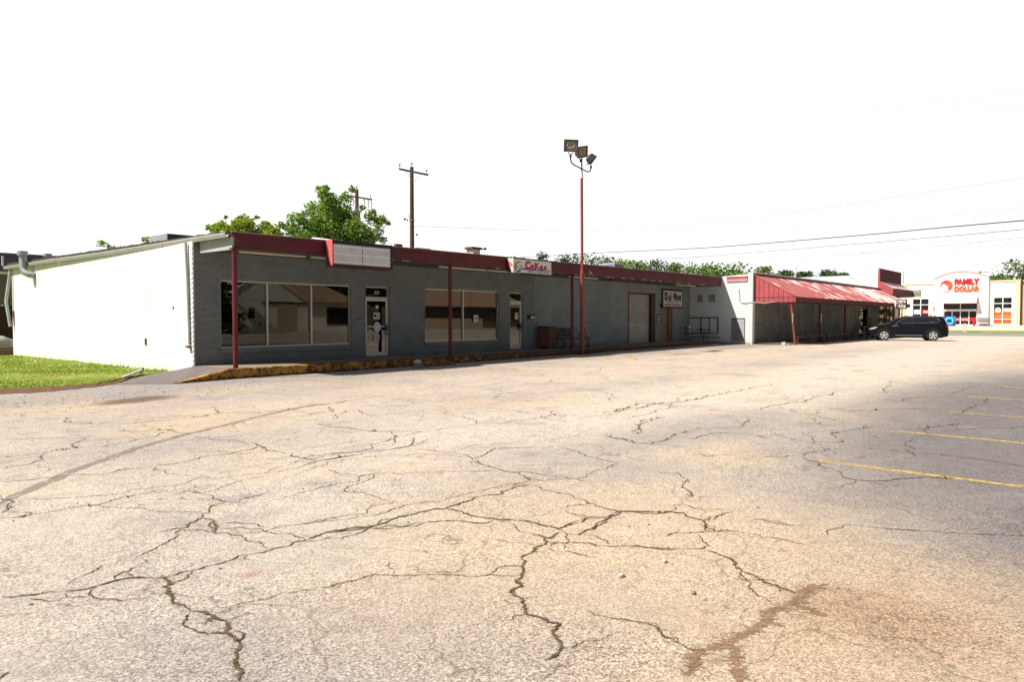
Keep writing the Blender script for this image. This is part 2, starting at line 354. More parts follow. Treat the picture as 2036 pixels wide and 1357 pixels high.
def attach(o, p):
    o.parent = p
    if p.type == 'EMPTY': o.matrix_parent_inverse = Matrix.Translation(-Vector(p.location))
def tag(o, label=None, cat=None, group=None, kind=None):
    if label: o['label'] = label
    if cat: o['category'] = cat
    if group: o['group'] = group
    if kind: o['kind'] = kind
    return o
def thing(name, label, cat, loc=(0,0,0), group=None):
    o = bpy.data.objects.new(name, None); o.location = loc; o.empty_display_size = .3; COL.objects.link(o)
    return tag(o, label, cat, group)
def children(o): return [c for c in COL.objects if c.parent == o]
def copy_thing(src, delta, label=None, rotz=None):
    r = src.copy(); COL.objects.link(r); r.location = src.location + Vector(delta)
    if rotz is not None: r.rotation_euler.z = rotz
    if label: r['label'] = label
    for ch in children(src):
        c = ch.copy(); COL.objects.link(c); c.parent = r; c.matrix_parent_inverse = ch.matrix_parent_inverse.copy()
        for g2 in children(ch):
            d = g2.copy(); COL.objects.link(d); d.parent = c; d.matrix_parent_inverse = g2.matrix_parent_inverse.copy()
    return r
def wall_with_holes(mb, x0, x1, y0, y1, z0, z1, holes):
    """wall along X made of blocks round rectangular openings (hx0,hx1,hz0,hz1)"""
    xs = x0
    for (a, b, c, d) in sorted(holes):
        if a > xs: mb.box(xs, a, y0, y1, z0, z1)
        if c > z0: mb.box(a, b, y0, y1, z0, c)
        if d < z1: mb.box(a, b, y0, y1, d, z1)
        xs = b
    if xs < x1: mb.box(xs, x1, y0, y1, z0, z1)
    return mb
def lettering(txt, mat, parent, org, w, h, facing='-y', name='lettering', bold=0.0, shear=0.0, depth=.004, label=None, align=None):
    """real raised letters; org = lower left corner as seen by the reader, fitted to w x h"""
    cu = bpy.data.curves.new('lettering', 'FONT'); cu.body = txt; cu.size = 1; cu.extrude = .01; cu.offset = bold; cu.shear = shear
    cu.resolution_u = 3
    if align: cu.align_x = align
    to = bpy.data.objects.new('lettering_source', cu)
    me = bpy.data.meshes.new_from_object(to); bpy.data.objects.remove(to); bpy.data.curves.remove(cu)
    co = np.zeros(len(me.vertices) * 3); me.vertices.foreach_get('co', co); co = co.reshape(-1, 3)
    mn = co.min(0); mx = co.max(0); k = (co - mn) / np.maximum(mx - mn, 1e-6)
    out = np.zeros_like(co)
    if facing == '-y': out[:,0] = org[0] + k[:,0]*w; out[:,1] = org[1] - k[:,2]*depth; out[:,2] = org[2] + k[:,1]*h
    else:              out[:,1] = org[1] - k[:,0]*w; out[:,0] = org[0] - k[:,2]*depth; out[:,2] = org[2] + k[:,1]*h
    me.vertices.foreach_set('co', out.ravel()); me.materials.clear(); me.materials.append(mat); me.update()
    me.name = name
    return finish(me, name, parent, label)
def crown_mesh(clumps, n, size, flat=.75):
    """many small leaf faces scattered through a set of clumps (x,y,z,r)"""
    cl = np.array(clumps); w = cl[:,3] ** 2; w /= w.sum()
    idx = rng.choice(len(cl), n, p=w)
    d = rng.normal(size=(n, 3)); d /= np.linalg.norm(d, axis=1)[:, None]
    rad = cl[idx, 3] * (.3 + .95 * rng.random(n) ** .8)
    c = cl[idx, :3] + d * rad[:, None] * np.array([1, 1, flat])
    a = rng.normal(size=(n, 3)); a /= np.linalg.norm(a, axis=1)[:, None]
    a[:, 2] *= .6
    b = np.cross(a, rng.normal(size=(n, 3))); b /= np.linalg.norm(b, axis=1)[:, None]
    s = size * (.6 + .8 * rng.random(n))[:, None]
    v = np.stack([c - a*s, c + b*s*.55, c + a*s, c - b*s*.55], 1).reshape(-1, 3)
    f = np.arange(n * 4).reshape(-1, 4)
    return v, f
def np_mesh(name, v, f, mat):
    me = bpy.data.meshes.new(name); me.from_pydata(v.tolist(), [], f.tolist()); me.materials.append(mat); me.update(); return me
def tree(name, x, y, h, w, leafmat, label, n, size, cbase=.35, zb=0, shape='round', group=None, clumpn=16, cat='tree', cr=.42, trunk_r=None):
    t = thing(name, label, cat, (x, y, zb), group)
    mb = MB(); tr = trunk_r or max(.08, w * .035); top = zb + h * .82
    mb.tube([(x, y, zb - .1), (x + .05*w, y, zb + h*.35), (x - .02*w, y + .03*w, top)], [tr, tr*.75, tr*.25], 8)
    cl = []
    z0 = zb + h * cbase
    for i in range(clumpn):
        u = (i + .5) / clumpn; ang = i * 2.4 + random.uniform(-.5, .5)
        zz = z0 + (h - h*cbase) * u
        if shape == 'round': env = math.sin(math.pi * min(.97, .18 + u * .8)) ** .7
        elif shape == 'cone': env = 1.05 - u * .85
        else: env = .6 + .4 * math.sin(math.pi * u)
        rr = w * .5 * env * random.uniform(.35, .95)
        r = w * .5 * cr * random.uniform(.6, 1.1) * (.6 + .5 * env)
        zz = min(zz, zb + h - r * .8)
        c = (x + rr * math.cos(ang), y + rr * math.sin(ang), zz, r); cl.append(c)
        if i % 2 == 0:
            k = max(.25, min(.8, u)); mb.tube([(x, y, zb + h * (cbase*.8 + (.8 - cbase*.8) * k * .8)), (c[0], c[1], c[2])], [tr*.4, tr*.12], 5, False)
    mb.build('trunk', M['bark'], t)
    v, f = crown_mesh(cl, n, size)
    me = np_mesh('crown', v, f, leafmat); finish(me, 'crown', t)
    return t
M = {}
# ---- walls
def wall_uv(n, ax):
    sx = n.node('ShaderNodeSeparateXYZ', {'Vector': n.pos()})
    return n.node('ShaderNodeCombineXYZ', {'X': sx.outputs['X' if ax == 'x' else 'Y'], 'Y': sx.outputs['Z'], 'Z': 0.0}).outputs[0], sx
def brick_mat(name, ax, c1, c2, mortar, bw=.203, bh=.0675, ms=.009, dirt=(.12,.12,.11), dirt_amt=.5, bumps=.5):
    n = NT(name); uv, sx = wall_uv(n, ax)
    b = n.node('ShaderNodeTexBrick', {'Vector': uv, 'Color1': c1 + (1,), 'Color2': c2 + (1,), 'Mortar': mortar + (1,), 'Scale': 1.0,
               'Mortar Size': ms, 'Mortar Smooth': .3, 'Bias': 0.0, 'Brick Width': bw, 'Row Height': bh})
    blot = n.ramp(n.noise(1.1, 5, .65), [(.4, 0.0), (.72, dirt_amt)])
    col = n.mix(blot, b.outputs['Color'], dirt)
    wash = n.ramp(n.noise(.45, 3), [(.35, (.88,.9,.92)), (.65, (1,1,1))])
    col = n.mix(1.0, col, wash, 'MULTIPLY')
    # darker close to the pavement
    low = n.ramp(n.math('ADD', sx.outputs['Z'], n.math('MULTIPLY', n.noise(2.5, 4), .5)), [(.35, 1.0), (.75, 0.0)])
    col = n.mix(n.math('MULTIPLY', low, .35), col, tuple(x * .6 for x in dirt))
    n.base(col, .85, 0, .3)
    n.bump(n.math('SUBTRACT', 1.0, b.outputs['Fac']), bumps, .012)
    return n.m
M['brick'] = brick_mat('painted_blue_grey_brick', 'x', (.235,.262,.272), (.185,.208,.218), (.14,.158,.166), dirt_amt=.4)
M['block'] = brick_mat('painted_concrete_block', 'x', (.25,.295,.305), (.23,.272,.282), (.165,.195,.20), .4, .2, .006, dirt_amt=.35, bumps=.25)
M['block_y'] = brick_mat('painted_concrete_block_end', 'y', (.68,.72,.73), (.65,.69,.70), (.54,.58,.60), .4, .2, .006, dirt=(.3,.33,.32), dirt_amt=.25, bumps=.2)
M['dark_brick'] = brick_mat('grey_green_brick', 'x', (.29,.295,.27), (.18,.185,.17), (.21,.21,.195), dirt=(.09,.09,.08), dirt_amt=.8)
M['white_brick'] = brick_mat('white_painted_brick', 'y', (.78,.78,.75), (.74,.74,.71), (.55,.55,.53), dirt=(.6,.6,.56), dirt_amt=.1)
def side_mat():
    n = NT('white_painted_stucco'); uv, sx = wall_uv(n, 'y')
    b = n.node('ShaderNodeTexBrick', {'Vector': uv, 'Color1': (.80,.80,.78,1), 'Color2': (.77,.77,.75,1), 'Mortar': (.72,.72,.70,1), 'Scale': 1.0,
               'Mortar Size': .006, 'Brick Width': .4, 'Row Height': .2})
    low = n.ramp(n.math('ADD', sx.outputs['Z'], n.math('MULTIPLY', n.noise(1.8, 5, .7), .6)), [(.3, 1.0), (.55, 0.0)])
    col = n.mix(n.math('MULTIPLY', low, .7), b.outputs['Color'], (.62,.5,.36))
    st = n.ramp(n.noise(1.0, 5, .7, n.mapv(n.pos(), (3, 3, .5))), [(.62, 0.0), (.8, .3)])
    col = n.mix(st, col, (.62,.64,.58))
    n.base(col, .8, 0, .3); n.bump(n.noise(30, 3), .1, .01); return n.m
M['side'] = side_mat()
M['awn_wall'] = M['dark_brick']
# ---- maroon paint with flaking
def maroon(name, c, white=.12, wscale=9, metal=0.0, streak=None):
    n = NT(name); p = n.pos(); sx = n.node('ShaderNodeSeparateXYZ', {'Vector': p})
    col = n.ramp(n.noise(1.4, 4), [(.3, tuple(x * .78 for x in c)), (.7, tuple(x * 1.15 for x in c))])
    chips = n.ramp(n.noise(wscale, 5, .75, n.mapv(p, (1, 1, 1.6))), [(.74 - white, 0.0), (.76 - white, 1.0)])
    n.base(n.mix(chips, col, (.62,.55,.52)), .6, metal, .3); return n
_m = maroon('maroon_fascia_paint', (.108,.021,.028), .02)
M['fascia'] = _m.m
M['gritstone'] = plain('tan_grit', (.46,.38,.29), .9, 0, .3, 40)
M['blankface'] = plain('blue_grey_sign_face', (.56,.59,.62), .6, 0, .12, 3)
M['post'] = maroon('maroon_post_paint', (.135,.020,.028), .0, 14).m
M['pole_red'] = maroon('rusty_red_pole_paint', (.27,.062,.052), .05, 12).m
def awning_mat(name, amt, c=(.42,.135,.13)):
    n = NT(name); p = n.pos(); sx = n.node('ShaderNodeSeparateXYZ', {'Vector': p})
    # paint worn off in streaks that run down the slope
    big = n.noise(.5, 3, .5, n.mapv(p, (.7, .9, .9), (3.0, 0, 0)))
    st = n.noise(1.0, 3, .6, n.mapv(p, (5.6, .62, .62)))
    grow = n.node('ShaderNodeMapRange', {'Value': sx.outputs['X'], 'From Min': 40.0, 'From Max': 60.0, 'To Min': -.065, 'To Max': .045}).outputs[0]
    v = n.math('ADD', n.math('ADD', n.math('MULTIPLY', big, .35), n.math('MULTIPLY', st, .65)), grow)
    wear = n.ramp(v, [(.515 - amt, 0.0), (.565 - amt, 1.0)])
    base = n.ramp(n.noise(2, 3), [(.3, tuple(x * .85 for x in c)), (.7, tuple(x * 1.15 for x in c))])
    n.base(n.mix(wear, base, (.74,.66,.64)), .5, 0, .4)
    return n.m
M['awning'] = awning_mat('worn_red_metal_roof', 0.0)
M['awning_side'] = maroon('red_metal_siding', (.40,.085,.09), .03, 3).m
M['awning_shade'] = maroon('shaded_red_metal', (.13,.018,.024), .0, 6).m  # red metal darkened for the shaded fronts, also used on joints and posts
# ---- ground
def worldmask(n, cx, cy, rx, ry, rot=0, soft=.35, wob=.5, nz=.5):
    """soft-edged patch of different surface at a fixed place on the ground"""
    p = n.node('ShaderNodeVectorMath', {0: n.pos(), 1: (cx, cy, 0)}, operation='SUBTRACT').outputs[0]
    p = n.mapv(p, (1/rx, 1/ry, 0), rot=(0, 0, 0)) if not rot else n.mapv(n.mapv(p, rot=(0, 0, rot)), (1/rx, 1/ry, 0))
    d = n.node('ShaderNodeVectorMath', {0: p}, operation='LENGTH').outputs['Value']
    d = n.math('ADD', d, n.math('MULTIPLY', n.math('SUBTRACT', n.noise(nz, 4, .6), .5), wob))
    return n.ramp(d, [(max(0, 1 - soft) * .5, 1.0), ((1 + soft) * .5, 0.0)]) if False else n.node('ShaderNodeMapRange', {'Value': d, 'From Min': 1 - soft, 'From Max': 1 + soft, 'To Min': 1.0, 'To Max': 0.0}, interpolation_type='SMOOTHSTEP').outputs[0]
def asphalt():
    n = NT('old_tan_asphalt'); p = n.pos()
    tan = (.405,.35,.29); warm = (.45,.345,.235); grey = (.335,.285,.25); dark = (.145,.127,.125); pale = (.54,.455,.37)
    c = n.mix(n.ramp(n.noise(.35, 4, .6), [(.38, 0.0), (.62, 1.0)]), tan, grey)
    c = n.mix(n.ramp(n.noise(.22, 3, .6, n.mapv(p, loc=(11, 4, 0))), [(.5, 0.0), (.66, .75)]), c, warm)
    # a pale dusty driving lane through the middle, running the length of the building
    c = n.mix(n.math('MULTIPLY', worldmask(n, 30, 5.9, 25, 2.3, R(2), .5, .9, .3), .85), c, pale)
    c = n.mix(n.math('MULTIPLY', worldmask(n, 30, 12.2, 24, 2.6, R(-2), .6, .8, .3), .5), c, (.56,.44,.34))
    c = n.mix(n.math('MULTIPLY', worldmask(n, 70, 10, 26, 9, 0, .5, .5, .3), .7), c, (.62,.51,.42))
    # darker, less worn asphalt in the east parking row
    c = n.mix(n.math('MULTIPLY', worldmask(n, 14, -.1, 10.8, 3.4, R(-4), .35, .5, .7), .95), c, dark)
    c = n.mix(n.math('MULTIPLY', worldmask(n, 5.2, 16.4, 6.0, 1.3, R(-8), .5, .6, .5), .55), c, (.24,.22,.23))
    c = n.mix(n.ramp(n.noise(.85, 4, .65, n.mapv(p, loc=(5, 9, 0))), [(.55, 0.0), (.68, .5)]), c, (.23,.21,.21))
    c = n.mix(n.math('MULTIPLY', worldmask(n, 2.3, 2.6, 1.3, .9, R(20), .7, .9, 1.3), .55), c, (.24,.215,.205))
    c = n.mix(n.math('MULTIPLY', worldmask(n, 9.6, 4.6, 2.2, .7, R(5), .7, .9, 1.3), .5), c, (.22,.195,.19))
    # clay washed over the surface close by
    c = n.mix(n.math('MULTIPLY', worldmask(n, 4.4, 2.6, 1.9, 1.7, 0, .6, .8, 1.1), .62), c, (.47,.355,.235))
    c = n.mix(n.math('MULTIPLY', worldmask(n, 3.7, .75, 1.5, .85, R(10), .6, .9, 1.6), .65), c, (.40,.285,.185))
    c = n.mix(n.math('MULTIPLY', worldmask(n, 4.15, .95, .35, .42, 0, .7, .9, 4), .55), c, (.26,.15,.09))
    c = n.mix(n.math('MULTIPLY', worldmask(n, 5.95, 14.6, .85, .42, R(-20), .5, .8, 2.5), .9), c, (.14,.08,.055))
    c = n.mix(n.math('MULTIPLY', worldmask(n, 2.32, 4.07, .06, .045, 0, .9, .9, 14), .5), c, (.36,.14,.08))
    c = n.mix(n.math('MULTIPLY', worldmask(n, 28, 14.2, .9, .35, 0, .7, .8, 2), .6), c, (.16,.13,.12))
    c = n.mix(n.math('MULTIPLY', worldmask(n, 36, 15.1, 3.6, .9, 0, .7, .9, 1.2), .5), c, (.19,.15,.14))
    # aggregate: exposed stones and dark pits
    v = n.node('ShaderNodeTexVoronoi', {'Vector': p, 'Scale': 105.0}); vc = v.outputs['Color']
    sp = n.node('ShaderNodeSeparateColor', {'Color': vc}).outputs[0]
    tex = n.ramp(sp, [(0, .30), (.22, .62), (.5, 1.0), (.8, 1.28), (1.0, 1.75)])
    amt = n.ramp(n.noise(.8, 4, .6), [(.35, .5), (.65, 1.0)])
    c = n.mix(n.math('MULTIPLY', amt, .9), c, n.mix(1.0, c, tex, 'MULTIPLY'))
    c = n.mix(.5, c, n.mix(1.0, c, n.ramp(n.noise(38, 4, .7), [(.3, .62), (.5, 1.0), (.72, 1.25)]), 'MULTIPLY'))
    c = n.mix(.8, c, n.mix(1.0, c, n.ramp(n.noise(4.5, 6, .7), [(.3, .8), (.55, 1.02), (.75, 1.1)]), 'MULTIPLY'))
    # small dark scuffs
    c = n.mix(n.ramp(n.noise(1.0, 5, .8, n.mapv(p, (3.5, 5, 1))), [(.66, 0.0), (.74, .5)]), c, (.17,.14,.13))
    # hairline cracking
    w = n.node('ShaderNodeVectorMath', {0: p, 1: n.node('ShaderNodeTexNoise', {'Vector': p, 'Scale': 1.3, 'Detail': 5.0}).outputs['Color']}, operation='ADD').outputs[0]
    def hair(scale, wid, mlo, mhi, seed):
        e = n.node('ShaderNodeTexVoronoi', {'Vector': n.mapv(w, loc=(seed, seed * 2, 0)), 'Scale': scale}, feature='DISTANCE_TO_EDGE').outputs['Distance']
        line = n.ramp(e, [(0.0, 1.0), (wid, 0.0)])
        return n.math('MULTIPLY', line, n.ramp(n.noise(.5, 3, .5, n.mapv(p, loc=(seed, 0, 0))), [(mlo, 0.0), (mhi, 1.0)]))
    hc = n.math('MAXIMUM', hair(.62, .007, .33, .46, 3), hair(1.7, .009, .48, .58, 9))
    c = n.mix(n.math('MULTIPLY', hc, .6), c, (.10,.07,.045))
    n.base(c, .9, 0, .25)
    n.bump(n.math('ADD', n.math('MULTIPLY', sp, .5), n.noise(38, 4, .7)), .55, .006)
    return n.m
M['asphalt'] = asphalt()
def crackm(name, a, b, sc, lo, hi):
    n = NT(name); n.base(n.ramp(n.noise(14, 4, .7), [(.35, a), (.65, b)]), .95, 0, .1); n.bump(n.noise(60, 3), .6, .01)
    f = n.ramp(n.noise(sc, 5, .75), [(lo, 0.0), (hi, 1.0)])
    t = n.node('ShaderNodeBsdfTransparent'); mm = n.node('ShaderNodeMixShader', {0: f, 1: t.outputs[0], 2: n.b.outputs[0]})
    n.L.new(mm.outputs[0], n.out.inputs[0]); return n.m
M['crack'] = crackm('crack_soil', (.05,.033,.02), (.16,.108,.063), 45, .16, .28)
M['clay'] = crackm('red_clay_in_crack', (.21,.125,.075), (.33,.215,.135), 55, .36, .58)
def sealm():
    n = NT('tar_seam'); n.base((.24,.185,.165), .9, 0, .2)
    f = n.ramp(n.noise(9, 5, .75), [(.36, 0.0), (.6, .85)])
    t = n.node('ShaderNodeBsdfTransparent'); m = n.node('ShaderNodeMixShader', {0: f, 1: t.outputs[0], 2: n.b.outputs[0]})
    n.L.new(m.outputs[0], n.out.inputs[0]); return n.m
M['seam'] = sealm()
def linem():
    n = NT('worn_yellow_line_paint'); n.base(n.ramp(n.noise(5, 4), [(.3, (.46,.29,.06)), (.7, (.60,.40,.11))]), .8, 0, .3)
    f = n.ramp(n.noise(16, 6, .8), [(.38, 0.0), (.52, 1.0)])
    f = n.math('MULTIPLY', f, n.ramp(n.noise(1.1, 3), [(.3, .6), (.6, 1.0)]))
    t = n.node('ShaderNodeBsdfTransparent'); m = n.node('ShaderNodeMixShader', {0: f, 1: t.outputs[0], 2: n.b.outputs[0]})
    n.L.new(m.outputs[0], n.out.inputs[0]); return n.m
M['line'] = linem()
M['concrete'] = plain('stained_concrete', (.30,.24,.185), .9, 0, .25, 1.2, .2, .3)
M['ramp'] = plain('grey_ramp_asphalt', (.185,.155,.15), .9, 0, .2, 2.0, .2, .35)
M['far_lot'] = plain('pale_concrete_lot', (.62,.48,.40), .9, 0, .15, .4, .2)
M['street'] = plain('street_asphalt', (.22,.205,.20), .9, 0, .12, .5, .2)
M['dirt'] = plain('red_brown_dirt', (.145,.085,.05), 1, 0, .35, 5, .1, .4)
def lawnm():
    n = NT('lawn_green')
    c = n.ramp(n.noise(.7, 5, .7), [(.28, (.12,.18,.02)), (.48, (.20,.255,.03)), (.64, (.32,.31,.075)), (.8, (.36,.31,.14))])
    c = n.mix(.55, c, n.mix(1.0, c, n.ramp(n.noise(22, 4, .8), [(.3, .45), (.7, 1.35)]), 'MULTIPLY'))
    n.base(c, .95, 0, .15); n.bump(n.noise(40, 4, .8), .8, .03); return n.m
M['lawn'] = lawnm()
M['field'] = plain('field_grass', (.13,.16,.05), 1, 0, .3, .05, .1)
M['hill'] = plain('wooded_hill', (.075,.12,.045), 1, 0, .45, .12, .1, .5)
def kerbm():
    n = NT('peeling_yellow_kerb_paint'); sx = n.node('ShaderNodeSeparateXYZ', {'Vector': n.pos()})
    y = n.ramp(n.noise(3, 4), [(.3, (.34,.155,.025)), (.7, (.50,.27,.05))])
    x = sx.outputs['X']
    # the paint survives best at the west end of the kerb, farther along only in traces
    age = n.node('ShaderNodeMapRange', {'Value': x, 'From Min': 11.5, 'From Max': 24.0, 'To Min': .035, 'To Max': -.13}).outputs[0]
    f = n.math('ADD', n.noise(5.5, 6, .75), age)
    z = n.math('MULTIPLY', n.math('ABSOLUTE', n.math('SUBTRACT', sx.outputs['Z'], .14)), -.55)
    f = n.math('ADD', f, z)
    c = n.mix(n.ramp(f, [(.455, 0.0), (.50, 1.0)]), n.ramp(n.noise(9, 4, .7), [(.3, (.045,.02,.012)), (.7, (.17,.095,.05))]), y)
    foot_tone = n.ramp(n.math('ADD', sx.outputs['Z'], n.math('MULTIPLY', n.noise(7, 4), .12)), [(.06, .85), (.13, 0.0)])  # dark greenish tone toward the foot of the kerb
    c = n.mix(foot_tone, c, (.035,.04,.02))
    n.base(c, .85, 0, .25); n.bump(n.noise(12, 5, .7), .4, .01); return n.m
M['kerb'] = kerbm()
# ---- building bits
M['soffit'] = plain('grey_soffit', (.10,.10,.092), .9, 0, .15, 1, .2)
M['roofedge'] = plain('dark_roof_edge_gravel', (.085,.065,.052), 1, 0, .4, 12, .1, .5)
M['roof'] = plain('gravel_roof', (.20,.165,.14), 1, 0, .35, 4, .1, .5)
M['gutter'] = plain('grey_white_gutter', (.40,.40,.395), .5, 0, .1, 3)
M['beam'] = plain('pale_grey_beam', (.40,.43,.42), .7, 0, .12, 2)
M['alu'] = plain('aluminium_frame', (.50,.48,.44), .4, .4, .12, 4)
M['door_alu'] = plain('painted_door_frame', (.62,.61,.57), .5, .1, .1, 4)
M['white'] = plain('white_enamel', (.78,.77,.74), .5, 0, .06, 5)
M['offwhite'] = plain('yellowed_plastic', (.62,.56,.45), .6, 0, .1, 4)
M['paper'] = plain('paper', (.62,.58,.55), .9, 0, .08, 20)
M['black'] = plain('black_metal', (.018,.018,.02), .5, .2, .2, 5)
M['darkgrey'] = plain('dark_grey', (.05,.05,.055), .7, 0, .2, 5)
M['rubber'] = plain('tyre_rubber', (.022,.022,.023), .85, 0, .2, 9)
M['galv'] = plain('galvanised_metal', (.42,.44,.46), .5, .5, .15, 3)
M['roller'] = plain('grey_roller_door', (.38,.38,.36), .6, .1, .1, 1.5)
M['brown_door'] = plain('olive_brown_door', (.19,.175,.125), .7, 0, .12, 2)
M['brown_frame'] = plain('orange_brown_door_edge', (.20,.075,.045), .7, 0, .15, 2)
M['darkred'] = plain('dark_maroon_jamb', (.055,.016,.024), .6, 0, .2, 2)
M['interior'] = plain('dark_interior', (.05,.045,.038), .95, 0, .3, .6)
M['wood'] = plain('weathered_pole_wood', (.13,.095,.075), .95, 0, .3, 2, .1, .4)
M['wood_red'] = plain('brown_pole_wood', (.22,.13,.10), .95, 0, .25, 2, .1, .4)
M['wood_grey'] = plain('grey_crossarm_wood', (.27,.25,.225), .95, 0, .2, 3)
M['bark'] = plain('tree_bark', (.11,.085,.065), .95, 0, .3, 6, .1)
M['wire'] = plain('black_wire', (.04,.04,.045), .7, 0, .1, 1)
M['wire_pale'] = plain('weathered_bare_wire', (.30,.31,.33), .7, 0, .1, 1)
M['shingle'] = plain('charcoal_shingles', (.020,.019,.022), .98, 0, .25, 6, .0, .3)
M['siding'] = plain('tan_siding', (.24,.20,.175), .85, 0, .1, 2)
M['fence'] = plain('dark_brown_fence_boards', (.06,.035,.028), .95, 0, .35, 3)
M['cover'] = plain('silver_grey_cover', (.30,.28,.27), .7, 0, .25, 4)
M['clay_brick'] = brick_mat('tan_red_brick', 'x', (.34,.19,.12), (.28,.15,.10), (.36,.30,.24), dirt_amt=.1)
M['cream'] = plain('cream_stucco', (.66,.61,.50), .9, 0, .04, 1)
M['fdwhite'] = plain('white_stucco', (.78,.77,.74), .9, 0, .03, 1)
M['fdtrim'] = plain('pale_yellow_stucco', (.62,.53,.36), .9, 0, .06, 1)
M['fdpink'] = plain('terracotta_coping', (.52,.37,.29), .9, 0, .1, 1)
M['tanblock'] = brick_mat('tan_split_block', 'y', (.56,.45,.29), (.50,.40,.26), (.40,.33,.24), .4, .2, .01, dirt_amt=.1)
M['redsign'] = plain('sign_red', (.52,.012,.02), .5, 0, .06, 3)
M['orange'] = plain('sign_orange', (.72,.11,.03), .5, 0, .06, 3)
M['amber'] = plain('sign_amber', (.85,.45,.06), .5, 0, .05, 3)
M['bolred'] = plain('bollard_red', (.50,.02,.02), .5, 0, .1, 3)
M['blue'] = plain('pool_blue', (.02,.22,.62), .4, 0, .3, 3)
M['cyan'] = plain('pool_cyan', (.12,.55,.75), .4, 0, .25, 3)
M['navy'] = plain('sign_navy', (.015,.035,.17), .6, 0, .1, 3)
M['signred'] = plain('lettering_red', (.42,.01,.018), .6, 0, .1, 6)
M['ink'] = plain('lettering_black', (.02,.02,.022), .7, 0, .2, 8)
M['brownink'] = plain('lettering_brown', (.14,.03,.02), .7, 0, .2, 8)
M['signface'] = plain('aged_sign_face', (.60,.56,.52), .6, 0, .07, 2)
M['cakeface'] = plain('white_sign_face', (.66,.66,.67), .6, 0, .05, 2)
M['pinkred'] = plain('faded_red_panel', (.62,.13,.12), .6, 0, .15, 4)
M['pinkwhite'] = plain('flaking_white_panel', (.72,.60,.56), .6, 0, .15, 6)
M['trash'] = plain('brown_bin_panels', (.155,.062,.042), .8, 0, .2, 3)
M['yellowsign'] = plain('yellow_sign_face', (.50,.37,.11), .6, 0, .1, 3)
M['teal'] = plain('faded_blue_grey', (.20,.27,.29), .6, 0, .1, 3)
M['stone'] = plain('pale_stone', (.52,.48,.43), .9, 0, .2, 25)
M['grey_stone'] = plain('grey_stone', (.20,.18,.17), .9, 0, .3, 25)
M['decal'] = plain('light_blue_decal', (.25,.48,.62), .6, 0, .1, 10)
M['tanroof'] = plain('tan_metal_roof', (.30,.19,.12), .7, 0, .1, .6)
M['tanwall'] = plain('tan_store_wall', (.42,.31,.21), .9, 0, .08, .7)
M['darkwall'] = plain('dark_store_front', (.10,.075,.055), .8, 0, .2, .7)
def glassm(name, tint, refl=1.0, rough=.0):
    n = NT(name)
    fr = n.node('ShaderNodeFresnel', {'IOR': 1.52}).outputs[0]
    f = n.math('MULTIPLY', fr, .9 * refl, True)
    gl = n.node('ShaderNodeBsdfGlossy', {'Roughness': rough, 'Color': (1, 1, 1, 1)})
    w = n.node('ShaderNodeBump', {'Height': n.noise(.9, 2), 'Strength': .035, 'Distance': .02}).outputs[0]
    n.set(gl, 'Normal', w)
    tr = n.node('ShaderNodeBsdfTransparent', {'Color': tint + (1,)})
    m = n.node('ShaderNodeMixShader', {0: f, 1: tr.outputs[0], 2: gl.outputs[0]})
    n.L.new(m.outputs[0], n.out.inputs[0]); return n.m
M['glass'] = glassm('shop_glass', (.62,.62,.58))
M['darkglass'] = NT('dark_glass').base((.012,.014,.018), .04, 0, .6).m
M['carglass'] = NT('tinted_car_glass').base((.012,.013,.022), .05, 0, .5).m
M['windshield'] = NT('windshield_glass').base((.05,.07,.075), .03, 0, 1.0).m
def carp():
    n = NT('black_car_paint'); n.base((.004,.005,.009), .28, 0, .35); n.set(n.b, 'IOR', 1.33); n.set(n.b, 'Coat Weight', .12); n.set(n.b, 'Coat Roughness', .04)
    n.bump(n.noise(2, 2), .01, .02); return n.m
M['carpaint'] = carp()
M['chrome'] = NT('satin_chrome').base((.62,.63,.65), .22, 1.0).m
M['rim'] = NT('silver_alloy').base((.60,.61,.62), .35, .6).m
M['taillight'] = NT('tail_lamp_red').base((.25,.006,.012), .15).m
M['headlight'] = NT('head_lamp_glass').base((.55,.56,.58), .12, .3).m
def leafm(name, a, b, cc, tr=.35):
    n = NT(name); r = n.node('ShaderNodeNewGeometry').outputs['Random Per Island']
    c = n.ramp(r, [(0, a), (.5, b), (1, cc)])
    c = n.mix(.5, c, n.mix(1.0, c, n.ramp(n.noise(.5, 3), [(.3, .7), (.7, 1.25)]), 'MULTIPLY'))
    n.base(c, .6, 0, .25)
    t = n.node('ShaderNodeBsdfTranslucent', {'Color': n.mix(1.0, c, (1.3, 1.5, .5), 'MULTIPLY')})
    m = n.node('ShaderNodeMixShader', {0: tr, 1: n.b.outputs[0], 2: t.outputs[0]})
    n.L.new(m.outputs[0], n.out.inputs[0]); return n.m
M['leaf0'] = leafm('dark_foliage', (.035,.065,.022), (.055,.095,.03), (.085,.125,.04), .2)
M['leaf1'] = leafm('mid_foliage', (.07,.11,.03), (.10,.155,.04), (.145,.20,.055), .3)
M['leaf2'] = leafm('bright_foliage', (.08,.13,.028), (.115,.17,.035), (.16,.215,.05), .3)
M['leafbig'] = leafm('fresh_spring_foliage', (.09,.155,.035), (.165,.26,.055), (.25,.34,.08), .42)
M['leafyel'] = leafm('yellow_green_foliage', (.17,.23,.03), (.25,.32,.045), (.32,.37,.07), .4)
M['grassblade'] = leafm('grass_blades', (.13,.19,.02), (.19,.26,.03), (.28,.31,.06), .3)
M['weed'] = leafm('weed_leaves', (.10,.12,.02), (.17,.19,.035), (.22,.20,.06), .2)
